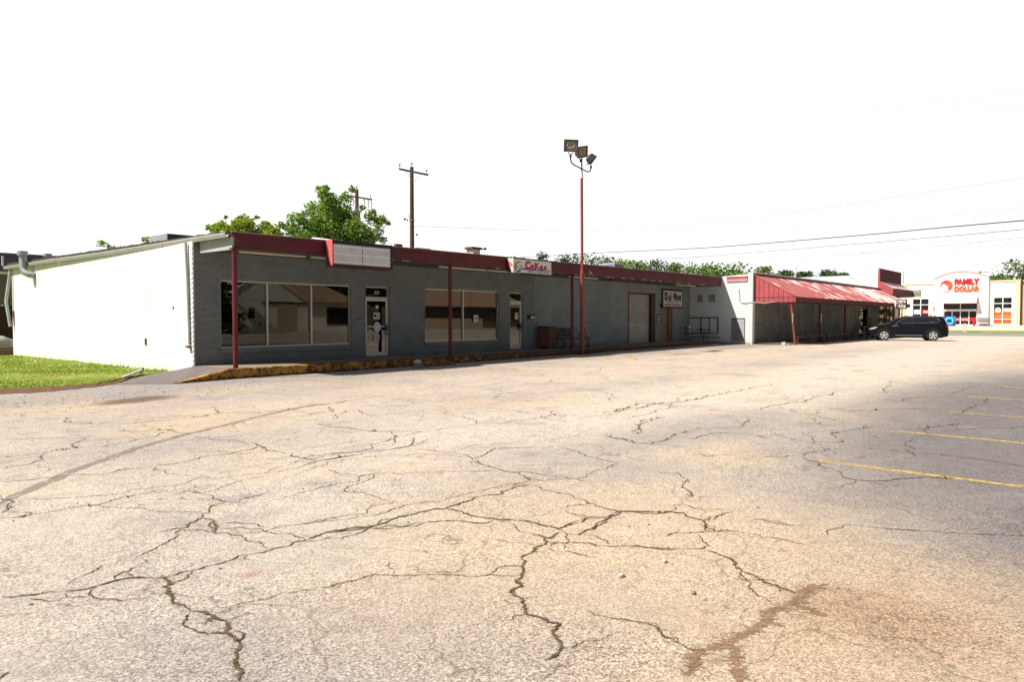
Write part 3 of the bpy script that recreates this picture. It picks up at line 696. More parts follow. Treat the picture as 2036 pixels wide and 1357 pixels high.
# ------------------------------------------------------------------ ground surfaces
def drape(name, mat, x0, x1, y0, y1, dz, kind='structure', label=None, parent=None):
    xs = sorted({x0, x1} | {q for q in GX if x0 < q < x1}); mb = MB()
    for a, b in zip(xs, xs[1:]): mb.add([(a,y0,g(a)+dz),(b,y0,g(b)+dz),(b,y1,g(b)+dz),(a,y1,g(a)+dz)], [(0,1,2,3)])
    return mb.build(name, mat, parent, label, kind=kind)
drape('ground', M['field'], -900, 2600, -1500, 2200, -.05, label='flat grassy land round the shops, reaching the horizon')
lot = drape('parking_lot', M['asphalt'], -60, 68.2, -70, 24, 0, label='cracked tan asphalt parking lot in front of the shops')
drape('street', M['street'], 69.2, 80.5, -200, 200, -.03, label='grey street between the lot and the discount store')
drape('near_verge', M['lawn'], 68.2, 69.2, -200, 200, -.015, label='thin grass edge on the near side of the street')
drape('verge', M['lawn'], 80.5, 86, -200, 200, -.015, label='grass strip on the far side of the street')
drape('far_lot', M['far_lot'], 86, 116.2, -200, 200, -.01, label='pale concrete lot in front of the discount store')
MB().box(116.2, 117.2, 2, 27, .3, g(116.2) + .12).build('sidewalk', M['far_lot'], None, 'raised walk along the discount store front', kind='structure')
# street centre line
mb = MB()
for i in range(-6, 12): mb.add([(74.7,i*6,g(74.7)-.02),(74.9,i*6,g(74.9)-.02),(74.9,i*6+5.9,g(74.9)-.02),(74.7,i*6+5.9,g(74.7)-.02)], [(0,1,2,3)])
mb.build('street_marking', M['white'], None, 'pale centre line along the grey street', kind='structure')

# lawn beside the white wall: gentle mound with a broken dirt edge
edge = [(-14,23.4),(-6,21.0),(0.5,19.4),(3.2,19.05),(4.83,18.85),(5.6,18.35),(6.7,18.55),(7.66,19.43),(8.65,20.35),(9.62,20.9)]
dirt_edge = [(-14,22.2),(-6,19.9),(0.5,18.3),(3.2,17.9),(4.5,17.8),(5.4,17.6),(6.4,18.0),(6.95,18.4),(8.2,19.95),(9.62,20.8)]
def refine(P, k=6, j=.05):
    o = []
    for (a, b), (c, d) in zip(P, P[1:]):
        for i in range(k):
            t = i / k; o.append((a + (c-a)*t + random.uniform(-j, j), b + (d-b)*t + random.uniform(-j, j)))
    return o + [P[-1]]
E1 = refine(edge, 7, .07); E2 = refine(dirt_edge, 7, .07)
mb = MB()
for (p, q), (r, s) in zip(zip(E1, E1[1:]), zip(E2, E2[1:])):
    mb.add([(r[0],r[1],.006),(s[0],s[1],.006),(q[0],q[1],.05),(p[0],p[1],.05)], [(0,1,2,3)])
mb.build('dirt_edge', M['dirt'], None, 'bare red dirt between lawn and parking lot', kind='structure')
mb = MB(); n = len(E1)
rows = [[(p[0] + (px - p[0]) * t, p[1] + (36.5 - p[1]) * t, .05 + .02 * math.sin(t * 9 + p[0])) for p in E1 for px in [p[0] - 2 * (p[0] < 8)]] for t in (0, .1, .25, .5, 1)]
for a, b in zip(rows, rows[1:]):
    for i in range(n - 1): mb.add([a[i], a[i+1], b[i+1], b[i]], [(0,1,2,3)], True)
mb.build('lawn', M['lawn'], None, 'bright green lawn beside the white side wall', kind='structure')
drape('back_lawn', M['lawn'], -30, 40, 36.4, 49.5, .02, label='grass behind the shop building')
# grass blades
nb = 42000
xs = rng.uniform(-4, 9.6, nb); ys = 18.2 + (36.3 - 18.2) * rng.random(nb) ** 1.25
ex = np.array([p[0] for p in edge]); ey = np.array([p[1] for p in edge])
keep = ys > np.interp(xs, ex, ey) - .12 * rng.random(nb) ** 2
clumpy = (np.sin(xs*2.1 + np.sin(ys*1.3)*2) + np.sin(ys*1.7 + xs) + rng.normal(size=nb) * .9) > -1.1
xs, ys = xs[keep & clumpy], ys[keep & clumpy]; nb = len(xs)
hh = rng.uniform(.02, .05, nb) * (1 + (xs > 9.5) * 1.0); an = rng.uniform(0, 2*np.pi, nb); wd = rng.uniform(.012, .028, nb)
lean = rng.normal(size=(nb, 2)) * .03
V = np.zeros((nb, 3, 3)); z0 = .045
V[:,0] = np.stack([xs - np.cos(an)*wd, ys - np.sin(an)*wd, np.full(nb, z0)], 1); V[:,1] = np.stack([xs + np.cos(an)*wd, ys + np.sin(an)*wd, np.full(nb, z0)], 1)
V[:,2] = np.stack([xs + lean[:,0], ys + lean[:,1], z0 + hh], 1)
finish(np_mesh('grass', V.reshape(-1,3), np.arange(nb*3).reshape(-1,3), M['grassblade']), 'grass', None, 'short grass blades all over the lawn', kind='stuff')
mb = MB()
for i in range(34):
    y = 19.5 + 14 * random.random() ** 1.4; x = random.uniform(2, 9); 
    if y < np.interp(x, ex, ey) + .2: continue
    mb.ball((x, y, .12), .025, 6)
mb.build('clover', M['white'], None, 'white clover heads sprinkled over the lawn', kind='stuff')

# ------------------------------------------------------------------ cracks, stains, lines (sheets a few mm above the asphalt)
def fractal(P, step, amp):
    pts = [Vector((P[i], P[i+1], 0)) for i in range(0, len(P), 2)]
    def sub_(a, b):
        d = b - a; L = d.length
        if L < step: return [b]
        nrm = Vector((-d.y, d.x, 0)) / L
        m = a + d * random.uniform(.4, .6) + nrm * random.gauss(0, 1) * min(amp * L, .05)
        return sub_(a, m) + sub_(m, b)
    out = [pts[0]]
    for a, b in zip(pts, pts[1:]): out += sub_(a, b)
    return out
def strip(mb, P, w, dz, amp=.10, step=.05, taper=True, wj=.5):
    out = fractal(P, step, amp); n = len(out); L = []; Rr = []; wn = 1.0
    if n < 2: return out
    for i, p in enumerate(out):
        d = (out[min(i+1, n-1)] - out[max(i-1, 0)]); nr = Vector((-d.y, d.x, 0)).normalized() if d.length > 0 else Vector((1,0,0))
        wn = .55 * wn + .45 * random.uniform(1 - wj * 1.7, 1 + wj * 1.7); ww = w * .5 * max(.25, wn)
        if taper: ww *= min(1, .35 + min(i, n-1-i) / 5)
        o1 = random.uniform(.7, 1.3); a = p + nr * ww * o1; b = p - nr * ww * (2 - o1); e = random.uniform(0, .0009)
        L.append((a.x, a.y, g(a.x) + dz + e)); Rr.append((b.x, b.y, g(b.x) + dz + e))
    for i in range(n - 1): mb.add([L[i], L[i+1], Rr[i+1], Rr[i]], [(0,1,2,3)])
    return out
cr = MB(); weeds = []
for k, (w, P) in enumerate(LINES_C):
    near = min(math.hypot(P[0], P[1]), math.hypot(P[-2], P[-1]))
    ww = w * (.30 if near < 4.5 else .28 if near < 8 else .36); ww = max(ww, .0055 if near < 4.5 else .0075 if near < 8 else .011)
    st = .014 if near < 4.5 else .03 if near < 8 else .07
    o = strip(cr, P, ww, .0035 + (k % 7) * .0002, .11, st, wj=.6)
    if w >= .045 and near < 4.5:   # loose soil spilling over the edge of the widest cracks
        for q in o:
            if random.random() < .5:
                a = random.uniform(-.5, .5) + (0 if random.random() < .5 else math.pi) - .7; l = random.uniform(.01, .03)
                strip(cr, [q.x, q.y, q.x + l*math.cos(a), q.y + l*math.sin(a)], .006, .0034, .1, .01)
    for q in o:
        if w >= .028 and random.random() < (.035 if near < 4.5 else .05 if near < 8 else .12): weeds.append((q.x, q.y, w))
        if w >= .05 and near < 3.2 and random.random() < .16: weeds.append((q.x, q.y, w))
        if random.random() < .02:
            a = random.uniform(0, 6.28); l = random.uniform(.04, .18)
            strip(cr, [q.x, q.y, q.x + l*.6*math.cos(a), q.y + l*.6*math.sin(a), q.x + l*math.cos(a+.5), q.y + l*math.sin(a+.5)], ww * .5, .0052, .12, st)
# a net of thinner cracks between the main ones
for k in range(60):
    x = random.uniform(3, 34); y = random.uniform(1, 16); a = random.uniform(-.5, .5) + random.choice([0, 0, 1.3]); Pn = [x, y]
    if math.hypot(x, y) < 6: continue
    for _ in range(random.randint(2, 6)):
        a += random.gauss(0, .45); l = random.uniform(.25, .8); x += l*math.cos(a); y += l*math.sin(a); Pn += [x, y]
    if y > 16.8 or y < .3: continue
    strip(cr, Pn, random.uniform(.006, .011), .0033, .14, .06, wj=.6)
cr.build('cracks', M['crack'], lot, kind='stuff')
cl = MB()
for k, (w, P) in enumerate(LINES_B):
    o = strip(cl, P, w * .42, .0026 + k * .0003, .12, .012, wj=.8)
    if w > .04:
        for q in o:
            for _ in range(3):
                a = random.gauss(0, .5) + random.choice([0, math.pi]) - .72; l = abs(random.gauss(0, 1)) * w * .42; r = random.uniform(-.2, .2) * w
                strip(cl, [q.x + r*.7, q.y + r*.7, q.x + r*.7 + l*math.cos(a), q.y + r*.7 + l*math.sin(a)], random.uniform(.006, .016), .0024 + random.random()*.0006, .1, .012)
cl.build('clay_filled_cracks', M['clay'], lot, kind='stuff')
sm = MB()
for w, P in LINES_S: strip(sm, P, w, .0020, .008, .15, True, .2)
sm.build('tar_seam', M['seam'], lot)
for k, (w, P) in enumerate(LINES_Y):
    ln = MB()
    if k < 5:  # the east row runs on toward the camera side
        dx = (P[2]-P[0]) / (P[3]-P[1]); P = [P[0], P[1], P[0] + dx * (-2.6 - P[1]), -2.6]
    strip(ln, P, w, .0012, .004, .12, False, .08)
    ln.build('parking_line', M['line'], lot)
def tufts(mb, pts, smin, smax, nl=(5, 10), spread=1.0):
    for (x, y, w) in pts:
        s = random.uniform(smin, smax)
        for _ in range(random.randint(*nl)):
            a = random.uniform(0, 6.28); r = random.random() * w * spread; px, py = x + r*math.cos(a), y + r*math.sin(a); z = g(px) + .003
            b = random.uniform(0, 6.28); l = s * random.uniform(.5, 1.2); hz = l * random.uniform(.25, .8); ww = l * .22
            mb.add([(px - ww*math.sin(b), py + ww*math.cos(b), z), (px + ww*math.sin(b), py - ww*math.cos(b), z), (px + l*math.cos(b), py + l*math.sin(b), z + hz)], [(0,1,2)])
wd = MB(); tufts(wd, [q for q in weeds if math.hypot(q[0], q[1]) < 6.5], .008, .024, (5, 12), .5); tufts(wd, [q for q in weeds if math.hypot(q[0], q[1]) >= 6.5], .02, .055, (3, 6))
tufts(wd, [(x + random.uniform(-.3,.3), 17.78 - abs(random.gauss(0,.04)), .05) for x in np.arange(10.1, 39, .22) for _ in range(1)], .02, .08, (3, 7))
tufts(wd, [(26.4 + random.uniform(-.7,.7), 17.72, .08) for _ in range(22)], .06, .2, (5, 9))
tufts(wd, [(39.6 - random.random()*.2, random.uniform(16.0, 18.6), .06) for _ in range(26)], .05, .22, (4, 8))
tufts(wd, [(random.uniform(39.8, 44), 13.9 + random.uniform(-.1,.1), .1) for _ in range(30)], .04, .12, (4, 8))
wd.build('weeds', M['weed'], None, 'small weeds growing in the pavement cracks', kind='stuff')
# loose grit and gravel
gr = MB()
def grit(n, cx, cy, sx, sy, r0, r1):
    for _ in range(n):
        x = random.gauss(cx, sx); y = random.gauss(cy, sy); r = random.uniform(r0, r1)
        if x < .3: continue
        z = g(x) + r * .3; a = random.uniform(0, 3); q = []
        for t in range(4): q.append((x + r*random.uniform(.7,1.2)*math.cos(a + t*1.57), y + r*random.uniform(.7,1.2)*math.sin(a + t*1.57), z))
        gr.add(q + [(x, y, z + r*random.uniform(.4,.8))], [(0,1,4),(1,2,4),(2,3,4),(3,0,4)])
grit(2600, 3.6, .55, .9, .4, .002, .0055); grit(1500, 4.6, .6, 1.1, .7, .002, .006); grit(500, 3.3, 2.0, 1.3, 1.2, .002, .0045)
gr.build('gravel', M['gritstone'], None, 'loose grit and small gravel lying on the asphalt', kind='stuff')
dk = MB(); gr = dk
grit(1000, 2.6, 2.8, 1.6, 1.6, .002, .005); grit(500, 9, 7, 5, 5, .006, .016); grit(260, 8, 15.5, 5, 1, .01, .03)
dk.build('debris', M['grey_stone'], None, 'dark bits of leaf litter and chips on the asphalt', kind='stuff')
for (x, y, r, m, l) in [(3.76,2.31,.022,'stone','white pebble on the tan asphalt, nearer the long crack'),(4.17,2.24,.018,'stone','white pebble on the tan asphalt, the one farther east'),
        (3.79,1.85,.017,'grey_stone','grey twig-like chip in front of the white pebbles'),(1.95,2.58-.9,.02,'grey_stone','dark grey stone at the bottom edge of the pavement')]:
    MB().ball((x, y, r*.55), r, 7, (1.15, .9, .65), .18).build('pebble', M[m], None, l, cat='pebble')

# ------------------------------------------------------------------ the main shop building
B = thing('shop_building', 'long low grey brick shop building with maroon canopy fascia and white side wall', 'building', (9.58, 19.69, 0))
YF, YW, SL = 17.843, 19.69, .266
W1 = (10.36, 14.93, .72, 2.69); D1 = (15.53, 16.60, .27, 2.69); W2 = (18.26, 22.42, .70, 2.70); D2 = (23.10, 23.98, .27, 2.69)
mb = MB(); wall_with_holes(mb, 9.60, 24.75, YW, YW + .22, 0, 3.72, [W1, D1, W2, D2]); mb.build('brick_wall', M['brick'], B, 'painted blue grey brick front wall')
RD = (32.79, 35.66, .25, 2.90); ND = (36.14, 37.78, .25, 2.42)
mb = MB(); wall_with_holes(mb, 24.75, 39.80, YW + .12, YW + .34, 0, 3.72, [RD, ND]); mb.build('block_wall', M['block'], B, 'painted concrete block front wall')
mb = MB(); mb.hexa([(9.56,19.692,-.1),(9.597,19.692,-.1),(9.59,35.4,-.1),(9.52,35.4,-.1),(9.56,19.692,3.74),(9.597,19.692,3.74),(9.59,35.4,3.72),(9.52,35.4,3.72)])
mb.box(9.6, 9.8, 19.95, 35.4, -.1, 3.7); mb.box(9.6, 39.8, 35.2, 35.4, -.1, 3.7)
mb.build('side_wall', M['side'], B, 'blank white side wall in full sun')
mb = MB()
for i in range(52):  # raked brick ends at the corner
    z = .12 + i * .0675
    if i % 2 == 0: mb.box(9.548, 9.562, YW+.003, YW+.13, z, z+.056)
mb.box(9.5625, 9.566, YW+.003, YW+.13, .12, 3.6); mb.build('corner_brick_edge', M['white_brick'], B)
# interior seen through the glass
mb = MB(); mb.box(9.85, 39.5, 26.5, 26.6, .2, 3.4); mb.box(9.81, 24.6, YW+.25, 26.5, .2, .255); mb.box(9.81, 24.6, YW + .25, 26.5, 3.3, 3.38); mb.box(17.3, 17.42, YW+.25, 26.5, .26, 3.3); mb.box(24.6, 24.7, YW+.25, 26.5, .26, 3.3)
for x, y in ((12.2,21.9),(15.1,22.3),(16.9,20.9),(20.1,22.5),(21.35,20.7),(21.8,20.7)): mb.box(x, x+.14, y, y+.14, .26, 3.3)
mb.build('interior', M['interior'], B)
# shop windows
def shop_window(W, mull, lab):
    x0, x1, z0, z1 = W; yy = YW + .07
    fr = MB(); t = .045
    fr.box(x0, x1, yy, yy+.07, z0, z0+t); fr.box(x0, x1, yy, yy+.07, z1-t, z1)
    fr.box(x0, x0+t, yy+.001, yy+.069, z0+t, z1-t); fr.box(x1-t, x1, yy+.001, yy+.069, z0+t, z1-t)
    for m in mull: fr.box(m-.03, m+.03, yy-.012, yy+.069, z0+t, z1-t)
    f = fr.build('window', M['alu'], B, lab)
    MB().box(x0+t, x1-t, yy+.03, yy+.036, z0+t, z1-t).build('pane', M['glass'], f)
    MB().box(x0-.02, x1+.06, YW-.07, YW+.06, z0-.14, z0-.002).build('sill', M['brick'], f)
    return f
shop_window(W1, (11.87, 13.42), 'wide shop window of three panes behind the first post')
w2 = shop_window(W2, (20.34,), 'shop window of two panes with a diamond grille behind the right one')
def grille(x0, x1, z0, z1, y, s=.17):
    mb = MB(); 
    for k in range(int(((x1-x0)+(z1-z0))/s)+1):
        c = k*s
        for sg in (0, 1):
            a0 = max(0, c-(z1-z0)); a1 = min(x1-x0, c)
            if a1-a0 < .02: continue
            p, q = (x0+a0, z0+c-a0), (x0+a1, z0+c-a1)
            if sg: p, q = (x0+x1-p[0], p[1]), (x0+x1-q[0], q[1])
            mb.tube([(p[0], y, p[1]), (q[0], y, q[1])], .006, 4, False)
    return mb
grille(20.4, 22.35, .76, 2.64, YW+.30).build('security_grille', M['galv'], w2)
def glass_door(D, lab, brace):
    x0, x1, z0, z1 = D; yy = YW + .08
    fr = MB(); fr.box(x0, x0+.045, yy, yy+.1, z0, z1); fr.box(x1-.045, x1, yy, yy+.1, z0, z1); fr.box(x0+.045, x1-.045, yy, yy+.1, z1-.045, z1); fr.box(x0+.045, x1-.045, yy, yy+.1, 2.27, 2.33)
    d = fr.build('door', M['alu'], B, lab)
    MB().box(x0+.045, x1-.045, yy+.04, yy+.045, 2.33, z1-.045).build('transom_pane', M['glass'], d)
    lf = MB(); a, b = x0+.05, x1-.05; yl = yy+.01
    lf.box(a, a+.065, yl, yl+.045, z0+.01, 2.26); lf.box(b-.065, b, yl, yl+.045, z0+.01, 2.26); lf.box(a+.065, b-.065, yl, yl+.045, 2.19, 2.26); lf.box(a+.065, b-.065, yl, yl+.045, z0+.01, z0+.15)
    if brace: lf.box(a+.065, b-.065, yl-.02, yl+.02, 1.29, 1.325)
    lf.build('door_leaf', M['door_alu'], d)
    MB().box(a+.065, b-.065, yl+.02, yl+.026, z0+.15, 2.19).build('pane', M['glass'], d)
    hd = MB(); hd.box(b-.14, b-.02, yl-.05, yl-.001, 1.15, 1.37); hd.cyl(b-.04, yl-.03, 1.02, 1.1, .02); hd.build('handle', M['darkgrey'], d)
    return d
d1 = glass_door(D1, 'glass door with notices stuck on the pane', True)
d2 = glass_door(D2, 'glass door with a padlocked diamond grille', False)
grille(D2[0]+.1, D2[1]-.1, .42, 2.15, YW+.30).build('security_grille', M['galv'], d2)
MB().box(16.03, 16.16, YW+.09, YW+.094, 1.93, 2.04).build('notice', M['paper'], d1)
n1 = MB().box(15.93, 16.22, YW+.09, YW+.094, 1.56, 1.79).build('notice', M['paper'], d1)
n2 = MB().box(15.94, 16.19, YW+.09, YW+.094, .80, 1.03).build('notice', M['paper'], d1)
for i in range(5): MB().box(16.09 if i else 16.08, 16.2, YW+.086, YW+.0895, 1.60+i*.035, 1.612+i*.035).build('print_line', M['ink'], d1)
MB().box(15.95, 16.06, YW+.086, YW+.0895, 1.63, 1.73).build('print_block', M['ink'], d1)
for i in range(4): MB().box(15.97, 16.16, YW+.086, YW+.0895, .84+i*.045, .858+i*.045).build('print_line', M['ink'], d1)
dc = MB(); c0 = (16.07, 1.29)
dc.poly([(c0[0]+.155*math.cos(t*math.pi/12), YW+.060, c0[1]+.17*math.sin(t*math.pi/12)) for t in range(24)]); dec = dc.build('round_sticker', M['white'], d1)
dc = MB(); dc.poly([(c0[0]+.12*math.cos(t*math.pi/12), YW+.057, c0[1]+.135*math.sin(t*math.pi/12)) for t in range(24)]); dc.build('sticker_field', M['decal'], d1)
dc = MB(); dc.poly([(c0[0]+(.08 if t%2 else .035)*math.sin(t*math.pi/5+math.pi), YW+.054, c0[1]-(.09 if t%2 else .04)*math.cos(t*math.pi/5+math.pi)*-1) for t in range(10)]); dc.build('sticker_star', M['white'], d1)
lettering('231', M['offwhite'], d1, (16.0, YW+.115, 2.42), .21, .12, name='house_number', bold=.02)
MB().box(20.93, 21.2, YW+.06, YW+.064, 1.44, 1.72).build('notice', M['paper'], w2)
lettering('CLOSED', M['ink'], w2, (20.97, YW+.058, 1.56), .18, .06, name='print')
MB().box(23.50, 23.72, YW+.07, YW+.074, 1.55, 1.83).build('notice', M['paper'], d2)
lettering('NOTICE', M['ink'], d2, (23.53, YW+.067, 1.72), .15, .05, name='print')
MB().box(15.10, 15.32, YW-.012, YW-.001, 1.55, 1.60).build('rust_patch', M['brown_frame'], B)
# roll-up door
x0, x1, z0, z1 = RD
mb = MB(); k = 34; hh = (z1 - z0) / k
for i in range(k):
    z = z0 + i*hh; y = YW+.30
    mb.add([(x0+.05,y,z),(x1-.42,y,z),(x1-.42,y-.022,z+hh*.5),(x0+.05,y-.022,z+hh*.5),(x0+.05,y,z+hh*.97),(x1-.42,y,z+hh*.97)], [(0,1,2,3),(3,2,5,4)])
rd = mb.build('roller_door', M['roller'], B, 'grey ribbed roller door')
mb = MB(); mb.box(x0-.04, x0+.05, YW+.10, YW+.36, z0, z1+.06); mb.box(x0+.05, x1, YW+.10, YW+.36, z1, z1+.06); mb.build('door_frame', M['post'], rd)
mb = MB(); mb.box(x1-.42, x1-.02, YW+.14, YW+.36, z0, z1); mb.build('door_jamb', M['darkred'], rd, 'dark maroon recess beside the roller door')
# delivery door
x0, x1, z0, z1 = ND
mb = MB(); mb.box(x0, x1-.55, YW+.25, YW+.30, z0, z1); nd = mb.build('delivery_door', M['brown_door'], B, 'olive brown steel door under the newspaper sign')
MB().box(x1-.55, x1-.10, YW+.18, YW+.30, z0, z1).build('door_edge', M['brown_frame'], nd)
MB().box(x1-.10, x1, YW+.13, YW+.32, z0, z1).build('door_frame', M['block'], nd)
MB().box(x1-.68, x1-.58, YW+.18, YW+.25, 1.12, 1.22).build('handle', M['black'], nd)
# end wall of the recess with its louvre and conduit
XP = 39.80
mb = MB(); mb.hexa([(XP,16.0,-.05),(XP+.25,16.0,-.05),(XP+.25,19.8,-.05),(XP,19.8,-.05),(XP,16.0,4.12),(XP+.25,16.0,4.12),(XP+.25,19.8,3.9),(XP,19.8,3.9)])
# (belongs to the neighbouring bar; built below)
BAR = thing('bar_building', 'low dark brick bar with a worn red sloping metal awning', 'building', (39.8, 16.0, 0))
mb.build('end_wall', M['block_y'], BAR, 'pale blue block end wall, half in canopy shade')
mb = MB(); mb.box(XP-.02, XP+.30, 15.97, 16.24, 0, 4.20); mb.build('corner_pier', M['white_brick'], BAR, 'white painted brick corner pier')
mb = MB(); mb.box(XP-.05, XP+.1, 16.28, 17.5, 3.70, 3.99); mb.build('coping', M['awning_side'], BAR, 'red metal coping strip on the end wall')
mb = MB(); mb.box(XP-.055, XP+.1, 16.28, 17.5, 3.99, 4.03); mb.box(XP-.055, XP-.05, 16.28, 17.5, 3.78, 3.81); mb.box(XP-.055, XP-.045, 16.28, 17.5, 3.70, 3.72); mb.build('coping_flashing', M['white'], BAR)
mb = MB(); mb.box(XP-.02, XP, 16.41, 17.20, .33, 1.60)
lv = mb.build('louvre', M['darkgrey'], BAR, 'metal louvred vent low in the end wall')
mb = MB()
for i in range(12): mb.add([(XP-.022,16.43,.415+i*.1),(XP-.022,17.18,.415+i*.1),(XP-.06,17.18,.36+i*.1),(XP-.06,16.43,.36+i*.1)], [(0,1,2,3)])
mb.build('louvre_slats', M['gutter'], lv)
MB().tube([(XP-.03,16.76,3.25),(XP-.03,16.76,3.2),(XP-.03,16.72,2.6),(XP-.03,16.6,2.48),(XP-.03,16.3,2.46),(XP-.04,16.0,2.50),(XP-.04,15.6,2.47),(XP-.04,15.2,2.43),(XP-.04,14.85,2.50),(XP-.06,14.7,2.50)], .018, 6).build('conduit', M['gutter'], BAR)
mb = MB(); mb.box(XP-.015, XP, 18.2, 18.62, 2.55, 3.0); mb.box(XP-.015, XP, 19.0, 19.3, 2.55, 3.0); build_each(mb, 'blocked_vent', M['teal'], BAR)
mb = MB()
for (a, b, c, d) in [(17.98,18.03,.72,1.66),(19.05,19.09,.72,1.66),(18.52,18.55,.72,1.66)]: mb.box(XP-.06, XP-.02, a, b, c, d)
mb.box(XP-.06, XP-.02, 17.98, 19.8, 1.61, 1.66); mb.box(XP-.06, XP-.02, 17.98, 19.8, .70, .74); mb.box(XP-.06,XP-.02,17.9,19.8,.46,.50)
mb.build('pipe_rack', M['black'], BAR, 'dark pipe frame mounted low on the shaded end wall')
# canopy
mb = MB(); mb.hexa([(9.80,YF,3.433),(XP-.02,YF,3.455),(XP-.02,YF+.05,3.455),(9.80,YF+.05,3.433),(9.80,YF,3.79),(XP-.02,YF,3.92),(XP-.02,YF+.05,3.92),(9.80,YF+.05,3.79)])
mb.build('fascia', M['fascia'], B, 'maroon fascia board with white chips along its lower edge')
mb = MB(); mb.hexa([(9.77,YF-.035,3.76),(XP-.01,YF-.035,3.89),(XP-.01,YF+.06,3.89),(9.77,YF+.06,3.76),(9.77,YF-.035,3.85),(XP-.01,YF-.035,3.985),(XP-.01,YF+.06,3.985),(9.77,YF+.06,3.85)])
mb.build('fascia_cap', M['fascia'], B)
mb = MB(); mb.hexa([(9.72,YF-.05,3.852),(XP,YF-.05,3.987),(XP,YF+.2,3.987),(9.72,YF+.2,3.852),(9.72,YF-.05,3.868),(XP,YF-.05,4.005),(XP,YF+.2,4.005),(9.72,YF+.2,3.868)])
mb.build('roof_flashing', M['galv'], B)
mb = MB()
for i in range(46):  # flaked paint scars along the lower edge of the fascia
    x = random.uniform(10.5, 39.5); 
    if random.random() < .55: x = random.uniform(24, 37)
    mb.box(x, x+random.uniform(.04,.28), YF-.002, YF-.0005, 3.436+.0007*(x-9.8), 3.436+.0007*(x-9.8)+random.uniform(.008,.035))
mb.box(12.9,13.0,YF-.002,YF-.0005,3.52,3.60); mb.box(26.3,26.34,YF-.002,YF-.0005,3.52,3.68); mb.box(26.36,26.5,YF-.0025,YF-.0005,3.55,3.6)
mb.build('paint_scars', M['offwhite'], B, kind='stuff')
MB().box(9.80, XP-.02, YF+.05, YW+.2, 3.46, 3.52).build('soffit', M['soffit'], B, 'grey flat underside of the canopy')
mb = MB(); mb.hexa([(9.74,YF+.06,3.72),(39.78,YF+.06,3.80),(39.78,35.5,3.72),(9.45,35.5,3.70),(9.74,YF+.06,3.845),(39.78,YF+.06,3.98),(39.78,35.5,3.9),(9.45,35.5,3.80)])
mb.build('roof', M['roof'], B, 'flat gravel roof')
MB().box(9.74, 9.80, YF+.04, YW-.06, 3.40, 3.72).build('end_beam', M['beam'], B, 'pale grey board closing the west end of the canopy')
mb = MB(); mb.hexa([(9.64,17.95,3.835),(9.95,17.95,3.835),(9.75,35.5,3.79),(9.37,35.5,3.79),(9.66,17.95,3.875),(9.95,17.95,3.875),(9.75,35.5,3.875),(9.39,35.5,3.875)]); mb.build('roof_edge', M['roofedge'], B, 'dark ragged gravel edge of the roof')
# ragged roof edge over the gutter
mb = MB()
for i in range(170):
    y = random.uniform(18.2, 35.4); x = 9.70 - .25*(y-17.9)/17.6; mb.ball((x+.0+random.uniform(-.03,.06), y, 3.878), random.uniform(.02,.045), 5, (1,1.6,.6), .3)
mb.build('roof_edge_gravel', M['roofedge'], B, kind='stuff')
# posts
for i, x in enumerate((9.815, 17.80, 25.08)):
    p = MB().cyl(x, YF+.06, SL, 3.44, .066, 16)
    p.box(x-.11, x+.11, YF-.04, YF+.16, 3.425, 3.44)
    p.build('canopy_post', M['post'], B)
# strip lights under the canopy
for i, (a, b, m) in enumerate([(10.4,12.5,'offwhite'),(12.7,13.6,'offwhite'),(18.0,20.5,'offwhite'),(20.6,22.5,'offwhite'),(25.9,28.2,'offwhite'),(29.3,31.6,'post'),(32.9,34.2,'post'),(35.9,38.2,'offwhite')]):
    MB().box(a, b, 18.65, 18.75, 3.40, 3.459).build('strip_light', M[m], B, bevel=.01)
mb = MB(); mb.tube([(13.6,18.7,3.42),(18.0,18.7,3.42)], .015, 5); mb.tube([(22.5,18.7,3.42),(25.9,18.7,3.42)], .015, 5); build_each(mb, 'conduit', M['soffit'], B, per=3)
# gutters and downspouts on the white side
gy0, gy1 = 17.93, 35.7
def gx(y): return 9.70 - .27 * (y - 17.9) / 17.6
mb = MB(); P0 = []; P1 = []
prof = [(0,.00),(-.05,-.115),(-.10,-.125),(-.135,-.03),(-.13,0),(-.115,0),(-.115,-.03),(-.09,-.105),(-.045,-.10),(-.01,0)]
def gutter_run(a, b, dz0, dz1):
    n = len(prof); vs = [(gx(a)+p[0], a, 3.83-.05*(a-17.9)/17.6+p[1]+dz0) for p in prof] + [(gx(b)+p[0], b, 3.83-.05*(b-17.9)/17.6+p[1]+dz1) for p in prof]
    mb.add(vs, [(i,(i+1)%n,n+(i+1)%n,n+i) for i in range(n)] + [tuple(range(n))[::-1], tuple(range(n,2*n))])
gutter_run(gy0, 21.4, 0, -.015); gutter_run(21.43, 25.4, -.02, -.03); gutter_run(25.4, 29.9, -.03, -.02); gutter_run(29.93, gy1, -.01, -.03)
mb.build('gutter', M['gutter'], B, 'dented white eaves gutter')
def downspout(pts, m, w=.045):
    mb = MB(); mb.tube(pts, w, 4); return mb.build('downspout', M[m], B)
downspout([(9.50,19.95,3.70),(9.50,19.95,3.5),(9.51,19.90,2.6),(9.52,19.86,1.2),(9.52,19.86,.85)], 'beam')
MB().box(9.45, 9.56, 19.80, 19.95, .76, .83).build('pipe_bracket', M['brown_frame'], B)
downspout([(9.42,35.30,3.68),(9.43,35.30,3.5),(9.30,35.42,2.3),(9.40,35.30,1.25)], 'beam', .06)
MB().tube([(9.50,35.2,1.9),(9.53,35.15,1.3)], .05, 4).build('rusty_pipe', M['brown_frame'], B)
v = MB(); v.tube([(9.53,32.55,3.27),(9.36,32.62,3.30),(9.25,32.75,3.38),(9.22,32.85,3.55),(9.22,32.9,4.05)], .13, 12)
